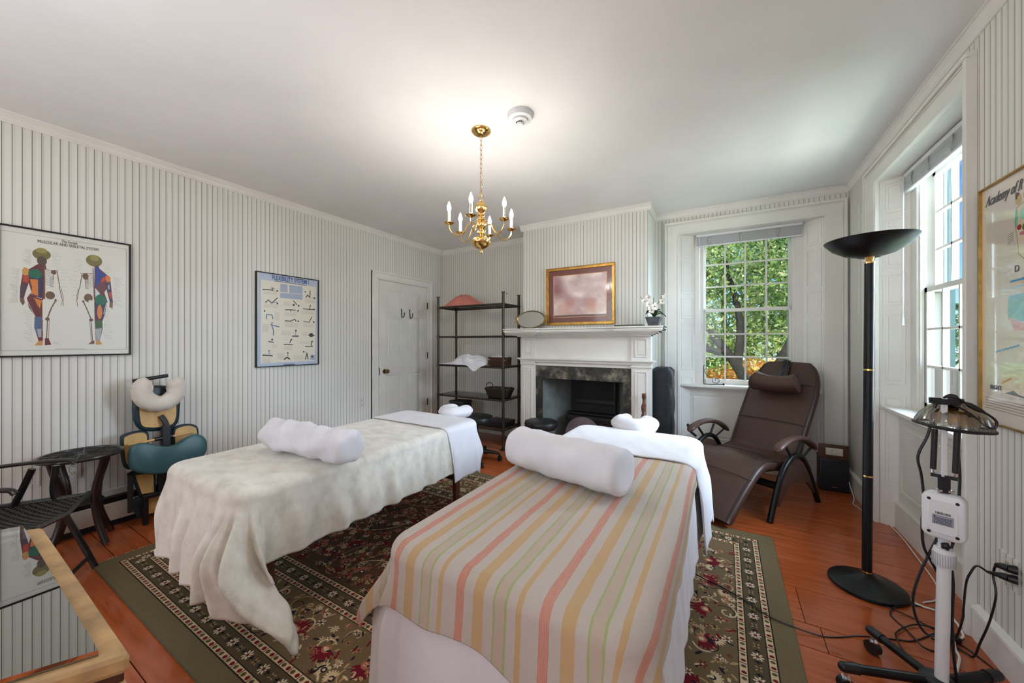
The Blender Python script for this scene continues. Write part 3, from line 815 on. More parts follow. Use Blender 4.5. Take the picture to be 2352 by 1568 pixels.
mb = MB(); mb.add([(-.58 + sx * r, 3.64 + sy * r, z) for (r, z) in ((.042, 1.4185), (.068, 1.505), (.058, 1.505), (.052, 1.492)) for sx, sy in ((-1, -1), (1, -1), (1, 1), (-1, 1))],
    [(0, 3, 2, 1)] + [(4 * j + i, 4 * j + (i + 1) % 4, 4 * j + 4 + (i + 1) % 4, 4 * j + 4 + i) for j in range(3) for i in range(4)] + [(12, 13, 14, 15)])
mb.obj('pot', 'pot', orch, smooth=False, bevel=.004)
def leafblade(mb, base_, tip, w, lift=.03, n=7):
    B = Vector(base_); T = Vector(tip); d = T - B; s = d.cross(Vector((0, 0, 1))).normalized()
    def fn(u, v):
        ww = w * math.sin(PI * min(1, .12 + v * .88)) ** .8
        p = B + d * v + Vector((0, 0, lift * math.sin(PI * v)))
        return tuple(p + s * (u - .5) * ww * 2 + Vector((0, 0, abs(u - .5) * .02)))
    mb.grid(fn, 3, n)
for (tx, tz, ty, wv) in ((-.64, 1.55, 3.60, .022), (-.52, 1.56, 3.60, .022), (-.66, 1.53, 3.66, .018), (-.50, 1.53, 3.67, .018), (-.47, 1.50, 3.62, .006)):
    mb = MB(); leafblade(mb, (-.58, 3.64, 1.495), (tx, ty, tz), wv, .035); mb.obj('leaf', 'leaf', orch, solid=.0015)
for pts in ([(-.58, 3.64, 1.5), (-.60, 3.63, 1.58), (-.64, 3.62, 1.64), (-.70, 3.62, 1.70)], [(-.58, 3.64, 1.5), (-.56, 3.63, 1.6), (-.52, 3.62, 1.66), (-.495, 3.62, 1.71)], [(-.58, 3.64, 1.5), (-.585, 3.64, 1.6), (-.58, 3.63, 1.69)]):
    MB().tube(cat(pts, 5), .0022, 6).obj('stem', 'stem', orch)
def flower(c, r, ax, seed):
    rr = random.Random(seed); N = Vector(ax).normalized(); U = N.orthogonal().normalized(); V = N.cross(U)
    mb = MB()
    for k in range(5):
        a = 2 * PI * k / 5 + rr.uniform(-.1, .1); d = U * math.cos(a) + V * math.sin(a); s = N.cross(d); L = r * (1.0 if k % 2 else .85)
        def fn(u, v): return tuple(Vector(c) + d * L * v + s * (u - .5) * r * .95 * math.sin(PI * min(1, .1 + .85 * v)) + N * (.012 * v * v))
        mb.grid(fn, 4, 5)
    f = mb.obj('flower', 'petal', orch)
    MB().sphere(tuple(Vector(c) + N * .006), r * .16, 8, 6).obj('flower_centre', 'amber', f)
for i, (c, r) in enumerate((((-.655, 3.61, 1.655), .036), ((-.615, 3.60, 1.625), .036), ((-.565, 3.60, 1.60), .04), ((-.59, 3.595, 1.565), .034), ((-.50, 3.61, 1.645), .032), ((-.625, 3.62, 1.69), .03), ((-.49, 3.62, 1.69), .02))):
    flower(c, r, (random.uniform(-.3, .3) + .2, -1, random.uniform(-.1, .4)), i)
settle(orch)

stick = thing('firewood_stick', 'long rough split log standing upright against the right pilaster of the fireplace', 'log', (-.68, 3.62, 0))
pts = cat([(-.70, 3.60, .013), (-.695, 3.61, .25), (-.685, 3.63, .45), (-.675, 3.64, .62), (-.672, 3.655, .775)], 5)
mb = MB().tube(pts, [.022 + .006 * math.sin(i * 1.7) - .0004 * i for i in range(len(pts))], 7); mb.obj('log_body', 'bark', stick, angle=25)
MB().sphere((-.664, 3.64, .66), .014, 7, 5, 1.8).obj('knot', 'bark', stick)
settle(stick)

case = thing('carrying_case', 'tall black nylon carrying case standing upright right of the fireplace', 'case', (-.53, 3.95, 0))
mb = MB(); nz = 16; n = 20
def casefn(u, v):
    a = 2 * PI * u; z = .012 + v * 1.0; e = .35
    w, d = .098, .15
    top = max(0, (v - .955) / .045); s = 1 - .32 * top ** 2.2
    cx = math.copysign(abs(math.cos(a)) ** e, math.cos(a)) * w; cy = math.copysign(abs(math.sin(a)) ** e, math.sin(a)) * d
    wr = .003 * math.sin(z * 31 + a * 3) + .003 * math.sin(z * 17 + a * 5 + 1) + (.03 * max(0, .3 - v) if a < PI else 0)
    return (-.545 + (cx + (wr if cx > 0 else wr * .3)) * s, 3.985 + (cy) * s + .0, z)
mb.grid(casefn, 48, 30)
mb.add([casefn(k / 47, 1) for k in range(47)], [tuple(range(47))]); mb.add([casefn(k / 47, 0) for k in range(47)], [tuple(range(47))])
mb.obj('case_body', 'nylon', case, angle=50)
mb = MB().tube([(-.66, 3.99 + .17 * math.cos(t), .9) if False else casefn(.5 + .5 * t / 12 - .0, .87) for t in range(13)], .003, 6); mb.obj('flap_edge', 'black', case)
settle(case)

# ------------------------------------------------------------------ shelving unit
sh = thing('shelving_unit', 'tall bronze tubular metal shelving unit with glass shelves between door and fireplace', 'shelf', (-2.76, 3.83, 0))
PX0, PX1, PY0, PY1 = -3.25, -2.245, 3.63, 4.0
LV = [.225, .575, .965, 1.335, 1.715]
for x in (PX0, PX1):
    for yv in (PY0, PY1):
        mb = MB(); mb.cyl((x, yv, .01), (x, yv, 1.855), .0165, n=14)
        mb.lathe([(.024, 0), (.024, .009), (0, .011)], (x, yv, 1.853), 14); mb.lathe([(.042, .0), (.042, .006), (.02, .016)], (x, yv, .0008), 16)
        p = mb.obj('post', 'bronze', sh)
        for z in LV:
            MB().lathe([(.0165, -.02), (.0215, -.018), (.0215, -.010), (.019, -.008), (.019, .008), (.0215, .010), (.0215, .018), (.0165, .02)], (x, yv, z), 14).obj('collar', 'bronze', p)
for z in LV:
    for a, b in (((PX0, PY0), (PX1, PY0)), ((PX0, PY1), (PX1, PY1)), ((PX0, PY0), (PX0, PY1)), ((PX1, PY0), (PX1, PY1))):
        MB().cyl((a[0], a[1], z), (b[0], b[1], z), .0105, n=10).obj('rail', 'bronze', sh)
for i, z in enumerate(LV):
    if i == 3: continue
    MB().box(PX0 + .008, PY0 + .008, z + .010, PX1 - .008, PY1 - .008, z + .016).obj('glass_shelf' if i else 'bottom_shelf', 'shelfglass' if i else 'wood', sh, smooth=False)
settle(sh)
SZ = lambda i: LV[i] + .0165
bag = thing('pink_bag', 'soft pink leather bag folded flat on the top shelf', 'bag', (-2.95, 3.8, SZ(4)))
mb = MB()
def bagfn(u, v):
    x = -3.255 + .03 + u * .60; yv = 3.655 + v * .3
    h = min(u / .36, 1) * min((1 - u) / .42, 1); h = max(0, h)
    ridge = 1 - .35 * abs(v - .5) * 2
    side = min(1, v / .12, (1 - v) / .12)
    return (x, yv, SZ(4) + .002 + (.165 - .05 * max(0, u - .36)) * min(h, 1 - .0 * u) * ridge * max(.0, side) ** .5 + .002 * math.sin(u * 40))
mb.grid(bagfn, 30, 16); mb.grid(lambda u, v: (-3.225 + u * .6, 3.655 + v * .3, SZ(4) + .0012), 2, 2)
mb.obj('bag_body', 'pink', bag, angle=60)
MB().tube([tuple(Vector(bagfn(.37 + .2 * t / 10, .5 - .42 * t / 10)) + Vector((0, 0, .002))) for t in range(11)], .002, 5).obj('seam', mat('pink_bag_seam', (128, 70, 60), .6), bag)
settle(bag)
cl = thing('white_cloth', 'crumpled white cloth spread along the middle shelf and hanging over its front edge', 'cloth', (-2.85, 3.8, SZ(2)))
rr = random.Random(4); ph = [rr.uniform(0, 6) for _ in range(8)]
def clfn(u, v):
    x = -3.20 + u * .70; yv = 3.60 + v * .30
    env = math.sin(PI * min(1, .06 + .94 * u)) ** .6 * math.sin(PI * min(1, .10 + v * .86)) ** .6
    h = .016 + .5 * env * .05 + .5 * env * sum(k_ * math.exp(-((u - a_) / .13) ** 2 - ((v - b_) / .32) ** 2) for a_, b_, k_ in ((.34, .55, .15), (.55, .40, .16), (.76, .6, .17), (.9, .35, .13))) + .006 * math.sin(u * 27 + v * 12 + ph[2]) + .006 * math.sin(u * 21 - v * 31 + ph[3])
    h *= max(0.08, min(1, u / .35 + .1))
    z = SZ(2) + .003 + max(0, h)
    dr_ = math.exp(-((u - .80) / .11) ** 2)
    if v < .18:
        f = (.18 - v) / .18; z = z * (1 - f) + f * (SZ(2) + .004 - .075 * dr_ ); yv -= f * .016 * (.3 + dr_)
    return (x, yv, z)
MB().grid(clfn, 60, 30).obj('cloth_heap', 'cotton', cl, angle=180, solid=.002)
settle(cl)
def basket(name, lab, c, a, b, h, flare, mtl, handle=False, ribs=22, rows=7):
    r = thing(name, lab, 'basket', c)
    cx, cy, cz = c
    def ring(t, k, N, out=0):
        an = 2 * PI * k / N; s = 1 + flare * t; e = .55
        px = math.copysign(abs(math.cos(an)) ** e, math.cos(an)) * (a + out) * s; py = math.copysign(abs(math.sin(an)) ** e, math.sin(an)) * (b + out) * s
        return (cx + px, cy + py, cz + .003 + h * t)
    N = 44
    MB().grid(lambda u, v: ring(v, u * N, N, -.004), N + 1, 4).obj('lining', mtl, r)
    mb = MB()
    for j in range(rows):
        t = (j + .5) / rows
        mb.tube([tuple(Vector(ring(t, k, N, .0025 * (1 if (k + j) % 2 else -1)))) for k in range(N)], h / rows * .5, 5, closed=True)
    mb.obj('weave', mtl, r, kind='stuff')
    MB().tube([ring(1, k, N) for k in range(N)], .007, 6, closed=True).obj('rim', mtl, r)
    MB().grid(lambda u, v: (cx + (u * 2 - 1) * a * .8, cy + (v * 2 - 1) * b * .8, cz + .004), 2, 2).obj('bottom', mtl, r)
    if handle:
        hx = cx - a * .72
        MB().tube(cat([(hx - .035, cy - b * .9, cz + h), (hx - .045, cy - b * .9, cz + h + .05), (hx, cy - b * .9, cz + h + .075), (hx + .045, cy - b * .9, cz + h + .05), (hx + .05, cy - b * .9, cz + h)], 6), .0055, 7).obj('handle', mtl, r)
        MB().tube(cat([(cx + a * 1.1, cy - .03, cz + h), (cx + a * 1.25, cy - .03, cz + h + .02), (cx + a * 1.28, cy + .03, cz + h + .02), (cx + a * 1.1, cy + .03, cz + h)], 6), .006, 7).obj('handle', mtl, r)
    settle(r); return r
basket('wicker_basket', 'rectangular brown wicker basket on the middle shelf beside the white cloth', (-2.365, 3.74, SZ(2)), .135, .075, .095, .04, 'wicker')
MB().grid(lambda u, v: (-2.49 + u * .25, 3.665 + v * .14, SZ(2) + .07 + .055 * math.sin(PI * u) ** .5 * math.sin(PI * v) ** .5 + .018 * math.sin(u * 22 + v * 9) * math.sin(v * 17)), 26, 18).obj('wrapped_bundle', 'clearplastic', solid=.002)
tag(bpy.data.objects['wrapped_bundle'], 'pale crumpled wrapped bundle filling the rectangular wicker basket', 'bundle')
basket('handled_basket', 'small dark woven basket with an arched handle on the second glass shelf from below', (-2.40, 3.79, SZ(1)), .13, .085, .105, .35, 'darkwicker', True, rows=9)
MB().grid(lambda u, v: (-2.47 + u * .16, 3.74 + v * .1, SZ(1) + .07 + .02 * math.sin(PI * u) + .006 * math.sin(u * 17 + v * 13)), 14, 10).obj('folded_napkin', 'cotton', solid=.002)
tag(bpy.data.objects['folded_napkin'], 'small white napkin lying inside the dark handled basket', 'napkin')
b2 = thing('black_box', 'flat black box lying on the bottom wooden shelf', 'box', (-2.38, 3.8, SZ(0)))
MB().rbox(-2.50, 3.70, SZ(0), -2.12 - .16, 3.96, SZ(0) + .05, .004).obj('box_body', 'black', b2) if False else MB().rbox(-2.56, 3.68, SZ(0), -2.27, 3.95, SZ(0) + .042, .004).obj('box_body', 'black', b2)
MB().rbox(-2.564, 3.676, SZ(0) + .042, -2.266, 3.954, SZ(0) + .062, .004).obj('box_lid', 'black', b2)
settle(b2)
MB().rbox(-2.82, 3.66, SZ(0), -2.58, 3.9, SZ(0) + .008, .002, M=Matrix.Translation((0, 0, 0))).obj('paper_stack', 'redpaper')
tag(bpy.data.objects['paper_stack'], 'flat orange paper folder on the bottom shelf left of the black box', 'folder')
lb = thing('lunch_bag', 'dark insulated square bag with a padded top standing on the bottom shelf at the left', 'bag', (-3.02, 3.8, SZ(0)))
MB().rbox(-3.125, 3.70, SZ(0), -2.90, 3.9, SZ(0) + .225, .02, 3).obj('bag_body', mat('charcoal_nylon', (40, 42, 46), .6, bump=.2, bscale=40), lb)
MB().rbox(-3.13, 3.695, SZ(0) + .228, -2.895, 3.905, SZ(0) + .262, .014, 3).obj('bag_lid', mat('charcoal_nylon_lid', (48, 50, 54), .55, bump=.2, bscale=40), lb)
settle(lb)

# ------------------------------------------------------------------ stools
def stool(lab, c, seat_z, r):
    s = thing('rolling_stool', lab, 'stool', (c[0], c[1], 0), 'black rolling stools')
    MB().lathe([(0, -.065), (r * .9, -.065), (r * .985, -.05), (r, -.028), (r * .97, -.008), (r * .85, .0), (0, .003)], (0, 0, seat_z), 36).obj('seat', 'vinylblack', s)
    MB().lathe([(.14, 0), (.14, .008), (.03, .012)], (0, 0, seat_z - .08), 20).obj('seat_plate', 'blackmatte', s)
    MB().cyl((0, 0, .10), (0, 0, seat_z - .07), .026, .022, 16).obj('gas_column', 'blackmatte', s)
    MB().lathe([(.045, 0), (.05, .02), (.04, .05), (.03, .06)], (0, 0, .07), 20).obj('hub', 'black', s)
    for k in range(5):
        a = 2 * PI * k / 5 + .5; d = Vector((math.cos(a), math.sin(a), 0))
        MB().tube([tuple(d * .03 + Vector((0, 0, .10))), tuple(d * .15 + Vector((0, 0, .095))), tuple(d * .25 + Vector((0, 0, .075)))], [.024, .02, .014], 8).obj('leg', 'black', s)
        w = MB(); q = d * .25; sd = Vector((-d.y, d.x, 0))
        for sg in (-1, 1):
            w.tube([tuple(q + sd * sg * .008 + Vector((0, 0, .0265))), tuple(q + sd * sg * .026 + Vector((0, 0, .0265)))], .0262, 14)
        w.cyl(tuple(q + Vector((0, 0, .03))), tuple(q + Vector((0, 0, .07))), .008)
        w.obj('caster', 'black', s)
    return s
stool('black vinyl rolling stool with five wheeled legs in front of the metal shelves', (-2.30, 3.17), .48, .182)
stool('black vinyl rolling stool in front of the left side of the fireplace opening', (-1.545, 3.2), .505, .165)
# ------------------------------------------------------------------ flat prints painted in numpy
class Paint:
    def __init__(s, w, h, bg): s.a = np.empty((h, w, 3), np.float32); s.a[:] = bg; s.w = w; s.h = h
    def poly(s, pts, col, al=1.0):
        P = [(x * s.w, (1 - y) * s.h) for x, y in pts]; s.polypx(P, col, al)
    def polypx(s, P, col, al=1.0):
        xs = [p[0] for p in P]; ys = [p[1] for p in P]
        x0 = max(0, int(min(xs))); x1 = min(s.w, int(max(xs)) + 2); y0 = max(0, int(min(ys))); y1 = min(s.h, int(max(ys)) + 2)
        if x1 <= x0 or y1 <= y0: return
        X, Y = np.meshgrid(np.arange(x0, x1) + .5, np.arange(y0, y1) + .5); ins = np.zeros(X.shape, bool); n = len(P); j = n - 1
        for i in range(n):
            xi, yi = P[i]; xj, yj = P[j]
            if abs(yj - yi) > 1e-9: ins ^= ((yi > Y) != (yj > Y)) & (X < (xj - xi) * (Y - yi) / (yj - yi) + xi)
            j = i
        r = s.a[y0:y1, x0:x1]; r[ins] = r[ins] * (1 - al) + np.array(col, np.float32) * al
    def ell(s, cx, cy, a, b, col, ang=0., al=1.0):
        m = max(a, b) + 1; x0 = max(0, int(cx - m)); x1 = min(s.w, int(cx + m) + 2); y0 = max(0, int(cy - m)); y1 = min(s.h, int(cy + m) + 2)
        if x1 <= x0 or y1 <= y0: return
        Y, X = np.ogrid[y0:y1, x0:x1]; X = X - cx; Y = Y - cy; c, n = math.cos(ang), math.sin(ang)
        k = ((X * c + Y * n) / a) ** 2 + ((-X * n + Y * c) / b) ** 2 <= 1
        r = s.a[y0:y1, x0:x1]; r[k] = r[k] * (1 - al) + np.array(col, np.float32) * al
    def line(s, P, w, col, al=1.0):
        for (x0, y0), (x1, y1) in zip(P[:-1], P[1:]):
            dx, dy = x1 - x0, y1 - y0; L = math.hypot(dx, dy) or 1; nx, ny = -dy / L * w / 2, dx / L * w / 2
            s.polypx([(x0 + nx, y0 + ny), (x1 + nx, y1 + ny), (x1 - nx, y1 - ny), (x0 - nx, y0 - ny)], col, al)
            if w > 3: s.ell(x1, y1, w / 2, w / 2, col, 0, al); s.ell(x0, y0, w / 2, w / 2, col, 0, al)
    def rect(s, x0, y0, x1, y1, col): s.a[max(0, int(y0)):int(y1), max(0, int(x0)):int(x1)] = col
PC = dict(h1=(112, 104, 58), h2=(146, 138, 76), h3=(84, 68, 58), mr=(98, 52, 58), tn=(196, 146, 84), nv=(44, 52, 84), gn=(22, 100, 78), rd=(172, 66, 46), pu=(82, 58, 72), br=(112, 82, 62),
    wh=(196, 202, 210), wh2=(214, 212, 202), dr=(104, 42, 44), bl=(78, 98, 128), gy=(158, 164, 168), gr=(60, 92, 60), b=(104, 80, 60), nv2=(44, 62, 136), tx=(126, 124, 120),
    k=(38, 38, 40), k2=(60, 66, 84), r=(186, 110, 90), t=(168, 160, 148), lb=(176, 186, 204), gb=(158, 166, 184))
PC['or'] = (206, 122, 56)
def render_items(p, items, sc_):
    for it in items:
        c = PC[it[1]]
        if it[0] == 'p': p.poly(it[2], c)
        elif it[0] == 'e': p.ell(it[2] * p.w, (1 - it[3]) * p.h, max(1, it[4] * p.w), max(1, it[5] * p.h), c)
        else: p.line([(x * p.w, (1 - y) * p.h) for x, y in it[3]], max(1.2, it[2] * sc_), c)
